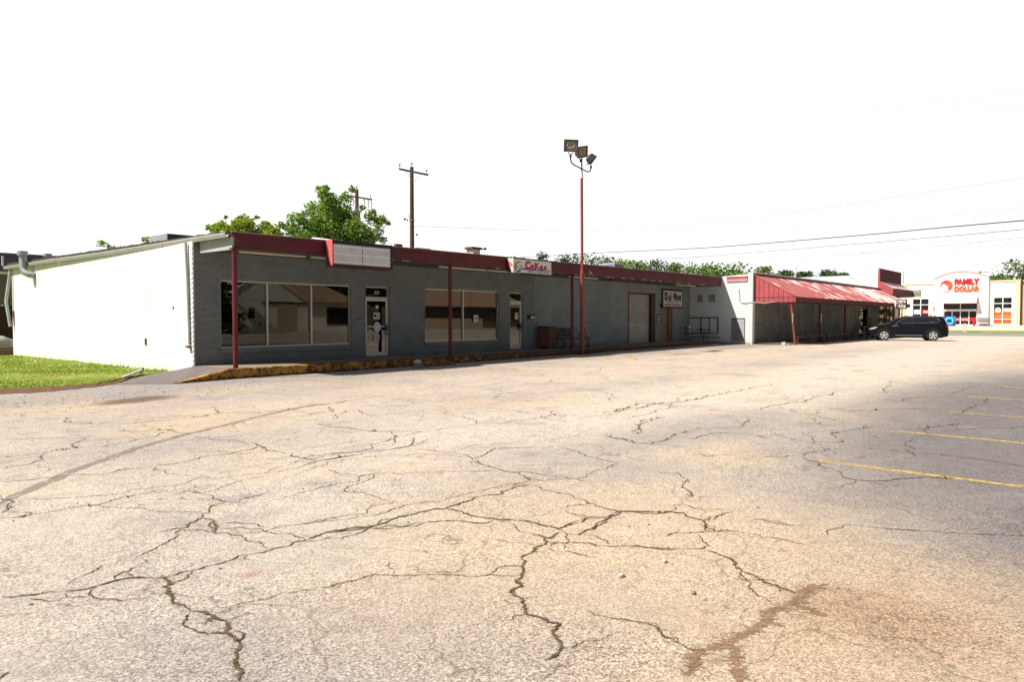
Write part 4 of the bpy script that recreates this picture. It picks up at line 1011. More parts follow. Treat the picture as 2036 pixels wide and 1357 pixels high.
v.cyl(9.22, 32.9, 4.05, 4.22, .18); v.build('flue_pipe', M['galv'], B, 'galvanised elbow flue rising past the gutter')
v = MB(); v.cyl(9.9, 32.3, 3.7, 4.02, .10); v.cyl(9.9, 32.3, 4.02, 4.13, .15); v.build('roof_vent', M['gutter'], B)
v = MB(); v.cyl(9.95, 18.75, 3.8, 3.90, .05); v.ball((9.95, 18.75, 3.93), .075, 10, (1,1,.6)); v.build('roof_vent', M['gutter'], B)
v = MB(); v.tube([(9.5,23.3,3.72),(9.53,22.9,3.3),(9.54,22.75,2.4),(9.54,22.73,1.0)], .0035, 5); v.build('loose_cable', M['gutter'], B)
v = MB(); v.box(9.52,9.556,22.66,22.74,.78,.98); v.box(9.53,9.556,31.0,31.06,.55,.62); v.box(9.53,9.557,20.85,20.88,1.85,1.93); build_each(v, 'wall_stub', M['darkgrey'], B)
# wall mailbox and small fittings
v = MB(); v.box(24.25, 24.62, YW-.14, YW-.001, 1.56, 1.72); v.box(24.23, 24.64, YW-.16, YW-.001, 1.72, 1.745); mbx = v.build('letter_box', M['darkgrey'], B); MB().box(24.33, 24.6, YW-.145, YW-.141, 1.58, 1.68).build('letter_box_label', M['offwhite'], mbx)
v = MB()
for r_ in range(2):
    for c_ in range(3): v.box(28.9+c_*.35, 28.95+c_*.35, YW+.112, YW+.1195, 1.35+r_*1.0, 1.40+r_*1.0)
build_each(v, 'wall_anchor', M['darkgrey'], B)
# flashing scraps and stubs on the roof edge
v = MB(); v.hexa([(12.3,17.75,3.87),(15.0,17.72,3.88),(15.0,18.3,3.88),(12.3,18.3,3.87),(12.45,17.85,3.92),(14.7,17.9,3.90),(14.7,18.2,3.90),(12.45,18.2,3.97)]); v.build('roof_patch', M['white'], B)
v = MB(); v.box(15.3,15.55,YF-.03,YF+.1,3.88,3.98); v.box(16.2,16.8,YF-.03,YF+.1,3.895,3.925); build_each(v, 'fascia_stub', M['fascia'], B)

# pavement slab and kerb
mb = MB(); mb.add([(9.62,YF+.15,SL),(39.6,YF+.15,SL),(39.6,YW+.4,SL),(9.62,YW+.4,SL)], [(0,1,2,3)]); mb.build('sidewalk', M['concrete'], None, 'raised concrete walk under the maroon canopy', kind='structure')
mb = MB(); xs_ = np.arange(9.62, 38.4, .55); 
def kz(x): return SL - (0 if x < 36.2 else (x-36.2)*.06)
pr_ = [(YF-.10,-.02),(YF-.10,.20),(YF-.085,.245),(YF-.05,.266),(YF+.15,.266)]
ring = lambda x: [(x, a + .012*math.sin(x*3.1), (b if b < .1 else b + .008*math.sin(x*5.3)) if b != -.02 else -.05) for a, b in pr_]
for a, b in zip(xs_, xs_[1:]):
    A, Bq = ring(a), ring(b)
    if 16.05 < a < 17.05: pass
    for i in range(len(pr_)-1): mb.add([A[i], Bq[i], Bq[i+1], A[i+1]], [(0,1,2,3)], False)
mb.add(ring(xs_[-1]) + [(xs_[-1], YF+.15, -.05)], [tuple(range(6))])
# flared west end falling to the lot
mb.hexa([(8.05,17.40,-.03),(9.62,17.743,-.03),(9.62,17.98,-.03),(8.0,17.62,-.03),(8.05,17.42,.012),(9.62,17.76,.262),(9.62,17.98,.264),(8.0,17.60,.014)])
mb.build('kerb', M['kerb'], None, 'yellow painted kerb with peeling paint below the canopy', kind='structure')
mb = MB(); mb.hexa([(15.75,17.05,.003),(17.35,17.05,.003),(17.25,YF-.09,.003),(16.1,YF-.09,.003),(15.76,17.06,.006),(17.34,17.06,.006),(17.25,YF-.09,.255),(16.1,YF-.09,.255)])
mb.build('kerb_ramp', M['kerb'], None, 'short yellow concrete ramp up to the kerb', kind='structure')
# asphalt ramp from the west up to the walk
c = [(9.62,17.98,.262),(9.62,18.8,.264),(9.60,19.69,.26),(9.59,20.3,.16),(9.59,21.0,.055)]
d = [(8.0,17.60,.008),(7.5,18.1,.01),(7.1,18.4,.012),(7.7,19.3,.03),(8.7,20.4,.05)]
mb = MB()
def lerp3(a, b, t): return tuple(a[i] + (b[i]-a[i])*t for i in range(3))
for i in range(4):
    for j in range(5):
        def P(ii, t):
            q = lerp3(c[ii], d[ii], t); s = t*t*(3-2*t); return (q[0], q[1], c[ii][2] + (d[ii][2]-c[ii][2]) * (t*.6 + s*.4))
        mb.add([P(i,j/5),P(i,(j+1)/5),P(i+1,(j+1)/5),P(i+1,j/5)], [(0,1,2,3)], True)
mb.build('entrance_ramp', M['ramp'], None, 'dark asphalt ramp between the lawn and the walk', kind='structure')
mb = MB(); mb.hexa([(8.05,17.43,.0),(8.05,17.43,.0),(6.9,18.3,.0),(6.9,18.3,.0),(8.05,17.43,.006),(8.1,17.6,.01),(7.1,18.4,.012),(6.9,18.3,.006)])
mb.build('ramp_foot', M['ramp'], None, 'thin asphalt feather at the foot of the ramp', kind='structure')

# ------------------------------------------------------------------ signs on the main building
S = thing('blank_sign_box', 'empty white light box sign with maroon ends on the canopy edge', 'sign', (13.7, YF-.2, 3.14))
x0, x1, z0, z1, yf = 12.6, 14.8, 3.15, 3.84, YF-.40
MB().box(x0, x1, yf+.04, YF-.04, z0, z1).build('cabinet', M['darkgrey'], S)
mb = MB(); mb.box(x0-.02, x1+.02, yf, yf+.04, z1-.09, z1+.02); mb.box(x0, x1, yf, yf+.04, z0-.03, z0+.02); mb.box(x1-.06, x1+.02, yf+.001, yf+.04, z0, z1-.09); mb.box(x0-.02, x0+.01, yf+.001, yf+.04, z0, z1-.09); mb.build('frame', M['black'], S)
MB().box(x0+.01, x1-.06, yf+.015, yf+.039, z0+.02, z1-.09).build('face', M['blankface'], S)
mb = MB()
for z in (z0+.07, z0+.30, z0+.53): mb.box(x0+.02, x1-.10, yf+.002, yf+.014, z, z+.035)  # white strips for the fluorescent tubes showing in the face
mb.build('tube_strip', M['white'], S)
MB().box(13.66, 13.67, yf+.004, yf+.0145, z0+.02, z1-.09).build('face_joint', M['darkgrey'], S)
mb = MB(); mb.prism([(x0-.03,YF-.04,z1+.03),(x0-.03,yf,z1+.03),(x0-.03,yf,z0-.02),(x0-.03,yf+.12,z0-.02)], (.028,0,0)); mb.build('end_plate', M['pinkred'], S, 'faded red end plate')
mb = MB(); mb.box(x0-.03, x1+.03, yf-.01, YF-.04, z0-.06, z0-.03); mb.build('tray', M['fascia'], S)
S = thing('bakery_sign', 'white bakery sign with red Cakes lettering on the canopy edge', 'sign', (21.9, YF-.2, 3.3))
x0, x1, z0, z1, yf = 20.74, 23.04, 3.325, 3.835, YF-.35
MB().box(x0, x1, yf+.03, YF-.04, z0+.01, z1-.01).build('cabinet', M['fascia'], S)
MB().box(x0, x1, yf+.01, yf+.03, z0, z1).build('face', M['cakeface'], S)
mb = MB(); mb.box(x0-.02, x1+.02, yf, yf+.04, z1, z1+.03); mb.box(x0-.02, x1+.02, yf, yf+.04, z0-.02, z0); mb.box(x0-.02, x0, yf+.001, yf+.04, z0, z1); mb.build('frame', M['darkred'], S)
MB().box(x1, x1+.022, yf+.001, yf+.04, z0, z1).build('frame_end', M['white'], S)
mb = MB(); mb.prism([(x0-.03,YF-.04,z1+.02),(x0-.03,yf,z1+.02),(x0-.03,yf,z0),(x0-.03,yf+.1,z0)], (.025,0,0)); mb.build('end_plate', M['pinkwhite'], S, 'flaking white and red end plate')
mb = MB(); mb.prism([(x0-.036,YF-.05,z1+.0),(x0-.036,yf+.01,z1-.24),(x0-.036,yf+.12,z1-.30)], (.004,0,0)); mb.build('end_plate_red', M['pinkred'], S)
yl = yf + .008
MB().box(x0+.52, x1-.06, yl-.003, yl+.001, z0+.125, z0+.185).build('blue_band', M['navy'], S)
lettering('C', M['signred'], S, (x0+.68, yl-.004, z0+.14), .34, .33, bold=.06)
lettering('a', M['signred'], S, (x0+1.04, yl-.004, z0+.20), .20, .15, bold=.045)
lettering('K', M['signred'], S, (x0+1.27, yl-.004, z0+.185), .32, .245, bold=.05)
lettering('e', M['signred'], S, (x0+1.58, yl-.004, z0+.185), .21, .15, bold=.045)
lettering('s', M['signred'], S, (x0+1.84, yl-.004, z0+.19), .19, .145, bold=.045)
lettering('AND', M['white'], S, (x0+1.36, yl-.006, z0+.137), .17, .036, bold=.03)
lettering('MORE', M['white'], S, (x0+1.88, yl-.006, z0+.137), .28, .036, bold=.03)
lettering('BAKERY & CATERING SERVICE', M['ink'], S, (x0+.84, yl-.004, z0+.045), 1.38, .052, bold=.0)
# little tiered cake drawn in the left of the sign
cx_, cz_ = x0+.27, z0+.235
mb = MB(); mb.poly([(cx_+.215*math.cos(t*.2618), yl-.002, cz_-.02+.20*math.sin(t*.2618)) for t in range(24)]); mb.build('emblem_ring', M['darkgrey'], S)
mb = MB(); mb.poly([(cx_+.19*math.cos(t*.2618), yl-.004, cz_-.015+.165*math.sin(t*.2618)) for t in range(24)]); mb.build('emblem_field', M['teal'], S)
mb = MB(); mb.poly([(cx_+.03+.15*math.cos(t*.2618), yl-.006, cz_+.07+.08*math.sin(t*.2618)) for t in range(24)]); mb.build('emblem_icing', M['pinkwhite'], S)
mb = MB(); mb.box(cx_-.11, cx_-.01, yl-.009, yl-.006, cz_-.17, cz_-.04); mb.box(cx_+.03, cx_+.13, yl-.009, yl-.006, cz_-.08, cz_-.01); build_each(mb, 'emblem_cup', M['white'], S)
mb = MB()
for t in range(3): mb.ball((cx_-.11+.07*t, yl-.004, cz_+.12+.02*t), .045, 10, (1,.1,.8))
build_each(mb, 'emblem_rose', M['pinkred'], S)
S = thing('newspaper_sign', 'framed Daily News delivery entrance sign hanging over the brown door', 'sign', (37.5, YW-.05, 2.2))
x0, x1, z0, z1, yf = 36.40, 38.60, 2.27, 3.16, YW+.02
MB().box(x0-.09, x1+.09, yf+.02, YW+.115, z0-.09, z1+.09).build('cabinet', M['black'], S, bevel=.01)
MB().box(x0, x1, yf+.003, yf+.0195, z0, z1).build('face', M['signface'], S)
def fl(t, a, b, c, d, m='ink', bo=.03): lettering(t, M[m], S, (x0+a, yf+.001, z0+b), c, d, bold=bo)
fl('D', .12, .33, .36, .49, bo=.09); fl('AILY', .52, .33, .56, .33, bo=.06); fl('N', 1.18, .33, .34, .49, bo=.09); fl('EWS', 1.56, .33, .52, .33, bo=.06)
fl('YOUR', .56, .73, .42, .06, 'brownink', .05)
fl('SERVING YOUR COUNTY', .3, .22, 1.5, .055, 'ink', .03); fl('DELIVERY ENTRANCE', .12, .06, 1.88, .09, 'brownink', .05)
S = thing('notice_plate', 'small narrow black and white notice between roller door and brown door', 'sign', (35.88, YW+.1, 1.3))
MB().box(35.80, 36.02, YW+.10, YW+.118, 1.28, 1.83).build('plate', M['black'], S)
for q in range(3): lettering('NO'[:2] if q else '!', M['white'], S, (35.84, YW+.098, 1.33+q*.16), .14, .10, bold=.05)

# ------------------------------------------------------------------ things on the walk
T = thing('litter_bin', 'tall brown square litter bin with panelled sides against the wall', 'litter bin', (25.2, 19.2, SL))
Rz = Matrix.Rotation(R(28), 4, 'Z')
def rbox(mb, cx, cy, hx, hy, z0, z1, rot):
    c, s = math.cos(rot), math.sin(rot); q = []
    for zz in (z0, z1):
        for a, b in ((-hx,-hy),(hx,-hy),(hx,hy),(-hx,hy)): q.append((cx+a*c-b*s, cy+a*s+b*c, zz))
    return mb.hexa(q)
rbox(MB(), 25.12, 19.3, .24, .30, SL+.08, 1.16, R(0)).build('bin_body', M['trash'], T, bevel=.015)
rbox(MB(), 25.12, 19.3, .26, .32, 1.16, 1.24, 0).build('bin_lid', M['darkred'], T, bevel=.02)
rbox(MB(), 25.12, 19.3, .2, .26, SL, SL+.08, 0).build('bin_base', M['black'], T)
mb = MB()
for i in range(7): mb.box(24.89+i*.068, 24.92+i*.068, 18.985, 18.999, SL+.12, 1.14)
mb.build('bin_slats', M['trash'], T)
T = thing('double_bench', 'dark metal bench with two separate chair backs behind the second post', 'bench', (26.8, 19.2, SL))
MB().box(25.75, 27.95, 18.93, 19.36, .66, .70).build('seat', M['black'], T, bevel=.01)
def chairback(x0, x1):
    mb = MB(); mb.hexa([(x0,19.36,.74),(x1,19.36,.74),(x1,19.39,.74),(x0,19.39,.74),(x0+.04,19.52,1.14),(x1-.02,19.52,1.14),(x1-.02,19.55,1.14),(x0+.04,19.55,1.14)]); mb.build('backrest', M['darkgrey'], T)
chairback(25.8, 26.5); chairback(26.62, 27.25)
mb = MB()
for x in (25.85, 26.5, 27.9):
    mb.tube([(x,18.95,.67),(x,19.0,.45),(x,18.9,SL+.01)], .02, 6); mb.tube([(x,19.34,.67),(x,19.3,.45),(x,19.45,SL+.01)], .02, 6)
    mb.tube([(x,18.9,SL+.012),(x,19.5,SL+.012)], .014, 5)
build_each(mb, 'leg', M['black'], T, per=9)
mb = MB(); mb.tube([(27.3,19.5,1.12),(27.6,19.5,1.12),(27.75,19.4,.78),(28.0,19.2,.74),(28.25,19.1,.72)], .014, 6); mb.tube([(26.45,19.45,1.16),(26.55,19.35,.86),(26.85,19.25,.84)], .018, 6)
build_each(mb, 'armrest', M['black'], T, per=3)
T = thing('patio_table', 'dark round patio table in the shaded corner', 'table', (39.1, 18.6, SL))
mb = MB(); mb.cyl(39.1, 18.6, .93, .96, .42, 20); mb.build('tabletop', M['black'], T)
mb = MB()
for k in range(4):
    a = k*1.57+.5; mb.tube([(39.1+.08*math.cos(a),18.6+.08*math.sin(a),.92),(39.1+.1*math.cos(a),18.6+.1*math.sin(a),.6),(39.1+.3*math.cos(a),18.6+.3*math.sin(a),SL)], .014, 6)
build_each(mb, 'leg', M['black'], T, per=3)
mb = MB(); mb.cyl(38.9, 18.65, .96, 1.05, .06, 10, .045); mb.build('flower_pot', M['black'], None, 'small dark pot standing on the patio table', cat='pot')
T = thing('patio_chair', 'dark rounded patio chair left of the patio table', 'chair', (38.6, 19.25, SL))
mb = MB(); mb.cyl(38.6, 19.25, .66, .69, .25, 16); mb.build('seat', M['black'], T)
mb = MB(); mb.tube([(38.6+.27*math.cos(a), 19.25+.27*math.sin(a), .98+.1*math.sin(a)) for a in np.linspace(-.3, 3.44, 12)], .016, 6)
for a in np.linspace(0, 3.14, 7): mb.tube([(38.6+.25*math.cos(a), 19.25+.25*math.sin(a), .69), (38.6+.27*math.cos(a), 19.25+.27*math.sin(a), .98+.1*math.sin(a))], .009, 5)
mb.build('backrest', M['black'], T)
mb = MB()
for k in range(4): a = k*1.57+.78; mb.tube([(38.6+.2*math.cos(a),19.25+.2*math.sin(a),.67),(38.6+.25*math.cos(a),19.25+.25*math.sin(a),SL)], .012, 5)
build_each(mb, 'leg', M['black'], T, per=3)
T = thing('covered_tub', 'grey block tub with a white heaped top by the kerb ramp', 'tub', (15.46, 16.95, 0))
mb = MB(); mb.cyl(15.46, 17.02, 0, .19, .135, 8, .145); mb.build('tub_body', M['grey_stone'], T)
mb = MB(); mb.ball((15.46, 17.02, .19), .135, 10, (1,1,.75), .08); mb.build('tub_top', M['stone'], T)
T = thing('fallen_gutter_piece', 'white bent piece of fallen gutter on the lawn edge by the ramp', 'gutter piece', (8.1, 20.0, .05))
mb = MB(); mb.prism([(7.55,19.45,.06),(7.6,19.38,.06),(7.6,19.38,.10),(7.55,19.45,.10)], (.85,.98,.09)); mb.build('trough', M['gutter'], T)
mb = MB(); mb.tube([(8.42,20.38,.12),(8.5,20.47,.15),(8.5,20.47,.24)], .05, 4); mb.build('elbow', M['gutter'], T)
mb = MB(); mb.box(37.9, 38.12, 17.4, 17.52, g(38), g(38)+.04); mb.build('litter_paper', M['paper'], None, 'scrap of white litter on the asphalt below the end wall', cat='litter', bevel=.01)

# ------------------------------------------------------------------ lamp standard
PX, PY = 25.1, 17.45
T = thing('floodlight_pole', 'tall rusty red pole with three floodlights', 'street lamp', (PX, PY, .05))
mb = MB(); mb.tube([(PX+.08,PY,.03),(PX+.05,PY,3.5)], .085, 16); mb.tube([(PX+.05,PY,3.5),(PX+.05,PY,3.62)], [.085,.062], 16); mb.tube([(PX+.05,PY,3.62),(PX,PY,7.55)], .06, 14)
mb.build('pole', M['pole_red'], T)
mb = MB(); mb.cyl(PX, PY, 7.5, 7.75, .065); mb.cyl(PX, PY, 7.45, 7.5, .075); mb.build('collar', M['pinkwhite'], T)
mb = MB(); mb.tube([(PX+.05,PY-.02,SL),(PX+.55,PY-.02,.1),(PX+.12,PY-.02,1.4)], .02, 5); mb.build('brace', M['post'], T)
mb = MB(); mb.box(PX-.2, PX+.4, PY-.2, PY+.2, 0.0, .10); mb.build('footing', M['kerb'], T)
ar = MB(); ar.tube([(PX,PY,7.72),(PX,PY,8.28)], .03, 8)
ar.tube([(24.30,PY,8.32),(24.30,PY,8.12),(24.36,PY,8.0),(24.5,PY,7.94),(25.5,PY,7.80),(25.7,PY,7.84),(25.76,PY,7.95),(25.78,PY,8.12)], .028, 8)
for x, z in ((24.30,8.32),(25.02,8.25),(25.78,8.1)): ar.cyl(x, PY, z-.12, z, .045, 10)
ar.build('bracket', M['black'], T)
def flood(cx, cz, yawd, tilt, roll, s=1.0):
    """square floodlight: back housing, hood and lens; faces local -Y"""
    Mx = Matrix.Translation((cx, PY, cz)) @ Matrix.Rotation(R(yawd), 4, 'Z') @ Matrix.Rotation(R(tilt), 4, 'X') @ Matrix.Rotation(R(roll), 4, 'Y')
    def tr(mb):
        mb.v = [tuple(Mx @ (Vector(q) * s)) for q in mb.v]; return mb
    h = MB(); h.hexa([(-.29,-.06,-.24),(.29,-.06,-.24),(.2,.22,-.16),(-.2,.22,-.16),(-.29,-.06,.24),(.29,-.06,.24),(.2,.22,.18),(-.2,.22,.18)])
    o = tr(h).build('lamp_head', M['darkgrey'], T, bevel=.02)
    r = MB(); r.box(-.31,.31,-.12,-.05,.21,.25); r.box(-.31,.31,-.12,-.05,-.25,-.21); r.box(-.31,-.27,-.119,-.051,-.21,.21); r.box(.27,.31,-.119,-.051,-.21,.21); tr(r).build('rim', M['darkgrey'], o)
    l = MB(); l.box(-.27,.27,-.08,-.065,-.21,.21); tr(l).build('lens', M['lens'], o)
    l = MB(); l.tube([(.15*math.cos(t*.5236), -.085, .03+.13*math.sin(t*.5236)) for t in range(13)], .012, 5, False); tr(l).build('reflector_ring', M['offwhite'], o)
    l = MB(); l.add([(-.3,-.13,.25),(.3,-.13,.25),(.24,.2,.22),(-.24,.2,.22),(-.3,-.13,.265),(.3,-.13,.265),(.24,.2,.235),(-.24,.2,.235)], [(0,3,2,1),(4,5,6,7),(0,1,5,4),(1,2,6,5),(2,3,7,6),(3,0,4,7)]); tr(l).build('hood', M['gutter'], o)
    y = MB(); y.tube([(-.12,.03,-.26),(0,.03,-.38),(.12,.03,-.26)], .025, 6); tr(y).build('yoke', M['galv'], o)
M['lens'] = NT('old_lamp_lens').base((.23,.19,.13), .15, .2).m
flood(24.32, 8.66, -50, 4, 2, .95); flood(25.06, 8.56, -8, 14, -14, .92); flood(25.80, 8.37, 55, 35, -12, .8)
# ------------------------------------------------------------------ bar with the red awning (x 40..67.5)
BX0, BX1, BY = 39.80, 67.45, 16.0
DR = (61.3, 63.4, .14, 2.35)
mb = MB(); wall_with_holes(mb, BX0+.3, BX1, BY, BY+.25, 0, 4.15, [DR]); mb.build('front_wall', M['dark_brick'], BAR, 'grey green brick front wall in the shade')
MB().box(BX0+.25, BX1, 16.25, 30, 3.9, 4.0).build('roof', M['roof'], BAR)
mb = MB(); mb.box(BX0+.28, BX1, BY-.06, BY+.3, 4.15, 4.22); mb.build('parapet_cap', M['white'], BAR)
mb = MB(); mb.box(BX0+.31, BX1, BY-.05, BY-.002, 4.00, 4.149); mb.build('parapet_band', M['awning_shade'], BAR, 'dark maroon band above the awning')
AY, AZ0, AZ1, AT = 13.65, 2.49, 2.77, 4.02
mb = MB(); mb.hexa([(40.02,AY,AZ1-.03),(67.5,AY,AZ1-.03),(67.5,BY-.055,AT-.05),(40.02,BY-.055,AT-.05),(40.02,AY,AZ1),(67.5,AY,AZ1),(67.5,BY-.055,AT),(40.02,BY-.055,AT)])
mb.build('awning_roof', M['awning'], BAR, 'red sheet roof worn to white in streaks')
mb = MB()
for i in range(91):
    x = 40.04 + i*.305; mb.hexa([(x,AY-.01,AZ1),(x+.028,AY-.01,AZ1),(x+.028,BY-.06,AT),(x,BY-.06,AT),(x,AY-.01,AZ1+.03),(x+.028,AY-.01,AZ1+.03),(x+.028,BY-.06,AT+.03),(x,BY-.06,AT+.03)])
mb.build('roof_seams', M['awning'], BAR)
mb = MB(); mb.prism([(39.98,AY,AZ0),(39.98,BY-.02,AZ0),(39.98,BY-.02,AT+.03),(39.98,AY,AZ1+.03)], (.04,0,0)); sd = mb.build('awning_side', M['awning_side'], BAR, 'sunlit red west end of the awning')
mb = MB()
for i in range(9):
    y = AY + .12 + i*.27; zt = AZ1 + (AT-AZ1)*(y-AY)/(BY-AY); mb.box(39.973, 39.979, y, y+.02, AZ0, zt)
mb.box(39.965, 39.979, AY, BY-.02, AZ0+.26, AZ0+.275)
mb.build('panel_joints', M['awning_shade'], sd)
mb = MB(); mb.hexa([(39.95,AY-.02,AZ1+.03),(40.05,AY-.02,AZ1+.03),(40.05,BY,AT+.04),(39.95,BY,AT+.04),(39.95,AY-.02,AZ1+.07),(40.05,AY-.02,AZ1+.07),(40.05,BY,AT+.08),(39.95,BY,AT+.08)]); mb.build('edge_flashing', M['awning'], BAR)
mb = MB(); mb.box(40.02, 67.5, AY-.005, AY+.03, AZ0, AZ1+.01)
for i in range(110): mb.box(40.1+i*.25, 40.16+i*.25, AY-.018, AY-.006, AZ0, AZ1)
mb.build('valance', M['awning_shade'], BAR, 'front edge of the awning, red metal darkened for shade')
MB().box(40.02, 67.4, AY+.03, BY-.01, AZ0+.10, AZ0+.12).build('awning_soffit', M['soffit'], BAR)
mb = MB(); mb.tube([(40.27,13.75,.13),(40.12,13.95,2.5)], .062, 12); mb.build('leaning_post', M['pole_red'], BAR, 'leaning red post with flaking paint')
for x in (45.2, 50.35, 55.75, 61.1, 63.3): MB().box(x-.055, x+.055, 13.93, 14.04, g(x)-.02, AZ0+.1).build('awning_post', M['awning_shade'], BAR)
# vertical notices on two of the posts
for (x, y, z, a) in ((40.02, 13.84, 1.35, 'narrow upright white notice on the leaning post'), (45.14, 13.92, 1.35, 'narrow upright white notice on the straight maroon post')):
    S = thing('post_notice', a, 'sign', (x, y, z), 'upright notices on the awning posts')
    MB().box(x+.0, x+.14, y-.02, y-.005, z, z+.52).build('plate', M['paper'], S)
    for q in range(7): MB().box(x+.03, x+.11, y-.024, y-.0205, z+.04+q*.065, z+.075+q*.065).build('letter_block', M['ink'], S)
# bar door and things by it
mb = MB(); mb.box(DR[0], DR[1], BY+.12, BY+.17, DR[2], DR[3]); bd = mb.build('door', M['darkglass'], BAR, 'dark glass entrance with planting reflected')
mb = MB(); mb.box(DR[0]-.08, DR[0], BY-.02, BY+.2, DR[2], DR[3]+.08); mb.box(DR[1], DR[1]+.08, BY-.02, BY+.2, DR[2], DR[3]+.08); mb.box(DR[0], DR[1], BY-.02, BY+.2, DR[3], DR[3]+.08); mb.build('door_frame', M['black'], bd)
rbox(MB(), 60.0, 15.0, .32, .25, g(60), 1.02, 0).build('news_box', M['galv'], None, 'grey box standing under the awning by the dark door', cat='box', bevel=.02)
# kerb of the bar walk
drape('bar_walk', M['concrete'], 40.0, 67.4, 14.05, BY, .055, label='low concrete walk under the red awning')
mb = MB(); mb.box(40.0, 44.5, 14.0, 14.12, .1, .195); mb.build('walk_edge', M['concrete'], None, 'worn concrete edge at the west end of the bar walk', kind='structure')
mb = MB(); mb.box(-.2,.2,-.1,.1,0,.17)
mb.v = [tuple(Matrix.Translation((40.0+1.35, 14.6, g(41))) @ Matrix.Rotation(.3,4,'Z') @ Vector(q)) for q in mb.v]
mb.v = [(a-2.0, b-.55, c) for a, b, c in mb.v]
mb.build('concrete_block', M['stone'], None, 'loose pale concrete block lying beside the leaning post', cat='block', bevel=.015)
# low barrier rails
rail_labels = ['low maroon pipe rail beside the leaning post, the one catching the sun', 'low maroon pipe rail between the notice post and the next post', 'low maroon pipe rail nearest the front of the black car']
rl = None
for i, (a, b) in enumerate([(40.9, 45.4), (46.1, 50.5), (51.4, 56.4)]):
    t = thing('barrier_rail', rail_labels[i], 'rail', (a, 13.85, g(a)), 'low rails in front of the bar')
    mb = MB(); mb.tube([(a,13.85,g(a)+.42),(b,13.85,g(b)+.42)], .045, 8); mb.build('top_rail', M['post'], t)
    for x in (a+.05, (a+b)/2-.4, b-.05): MB().cyl(x, 13.85, g(x)-.02, g(x)+.40, .05, 8).build('leg', M['post'], t)
# return panel and flashing where the lower awning steps
mb = MB(); mb.box(61.9, 61.93, AY-.16, AY-.02, AZ0-.05, AZ1+.1); mb.build('valance_return', M['pinkwhite'], BAR, 'sunlit flaking end panel of the front edge')
# framed newspaper sign on a post
S = thing('street_sign', 'small black framed newspaper sign on a grey post at the end of the red awning', 'sign', (63.0, 12.75, g(63)))
MB().cyl(63.0, 13.3, g(63), 2.38, .05, 8).build('sign_post', M['galv'], S)
MB().box(62.93, 63.07, 12.96, 13.70, 2.34, 3.07).build('cabinet', M['black'], S, bevel=.015)
MB().box(62.915, 62.929, 13.04, 13.62, 2.42, 3.0).build('face', M['signface'], S)
fy = 13.59
lettering('D', M['ink'], S, (62.91, fy, 2.62), .12, .32, '-x', bold=.08); lettering('AILY', M['ink'], S, (62.91, fy-.13, 2.62), .16, .22, '-x', bold=.05)
lettering('N', M['ink'], S, (62.91, fy-.31, 2.62), .1, .32, '-x', bold=.08); lettering('EWS', M['ink'], S, (62.91, fy-.42, 2.62), .14, .22, '-x', bold=.05)
lettering('NEWSPAPER', M['brownink'], S, (62.91, fy-.1, 2.46), .36, .07, '-x', bold=.04)

# ------------------------------------------------------------------ taller red fronted building (x 67.5..75)
RB = thing('red_front_building', 'taller white walled building with a high maroon metal front and red mansard', 'building', (67.5, 16, g(68)))
mb = MB(); mb.box(67.5, 75.2, 16.15, 33, 0, 5.35); mb.build('walls', M['fdwhite'], RB, 'white rendered side and rear walls')
MB().box(67.48, 75.2, 15.98, 16.12, 4.70, 5.88).build('high_front', M['awning_shade'], RB, 'tall dark maroon ribbed front')
mb = MB()
for i in range(22): mb.box(67.6+i*.345, 67.64+i*.345, 15.965, 15.979, 4.7, 5.86)
mb.build('front_ribs', M['awning_shade'], RB)
MB().box(67.45, 67.479, 15.98, 16.12, 4.2, 5.9).build('front_edge', M['awning_side'], RB)  # sunlit edge of the maroon front, painted in the brighter red
y0, ym = 14.95, 16.0
mb = MB(); mb.hexa([(67.47,y0,4.13),(75.0,y0,4.13),(75.0,15.97,4.68),(67.47,15.97,4.68),(67.47,y0,4.16),(75.0,y0,4.16),(75.0,15.97,4.76),(67.47,15.97,4.76)])
mb.build('mansard_roof', M['awning'], RB, 'worn red mansard slope')
mb = MB(); mb.prism([(67.46,y0,3.62),(67.46,16.1,3.62),(67.46,16.1,4.78),(67.46,15.97,4.77),(67.46,y0,4.16)], (.03,0,0)); mb.build('mansard_side', M['awning_side'], RB, 'sunlit red side of the mansard')
MB().box(67.49, 75.0, y0-.01, y0+.04, 3.55, 4.13).build('mansard_front', M['awning_shade'], RB)
MB().box(67.5, 74.9, y0+.05, 16.15, 3.54, 3.6).build('mansard_soffit', M['darkgrey'], RB)
# storefront with planting
mb = MB(); mb.box(67.8, 75, 16.05, 16.14, g(70), 3.4); sf = mb.build('shop_front', M['darkglass'], RB)
mb = MB()
for x in (67.6, 69.4, 71.2, 73.0, 74.9): mb.box(x, x+.1, 15.98, 16.06, g(70), 3.5)
build_each(mb, 'shop_front_post', M['fdtrim'], sf)
S = thing('yellow_sign', 'small yellow box sign projecting from the red mansard', 'sign', (75.0, 14.5, 3.4))
MB().box(74.92, 75.12, 14.32, 14.93, 3.57, 4.22).build('cabinet', M['black'], S, bevel=.01)
MB().box(74.90, 74.919, 14.35, 14.91, 3.60, 4.19).build('face', M['yellowsign'], S)
MB().box(74.888, 74.899, 14.40, 14.86, 3.72, 4.04).build('panel', M['teal'], S)
lettering('OPEN', M['signface'], S, (74.886, 14.8, 3.70), .6, .2, '-x', bold=.03) if False else None
MB().box(74.95, 75.0, 14.93, 15.0, 3.6, 4.1).build('bracket', M['pinkred'], S)
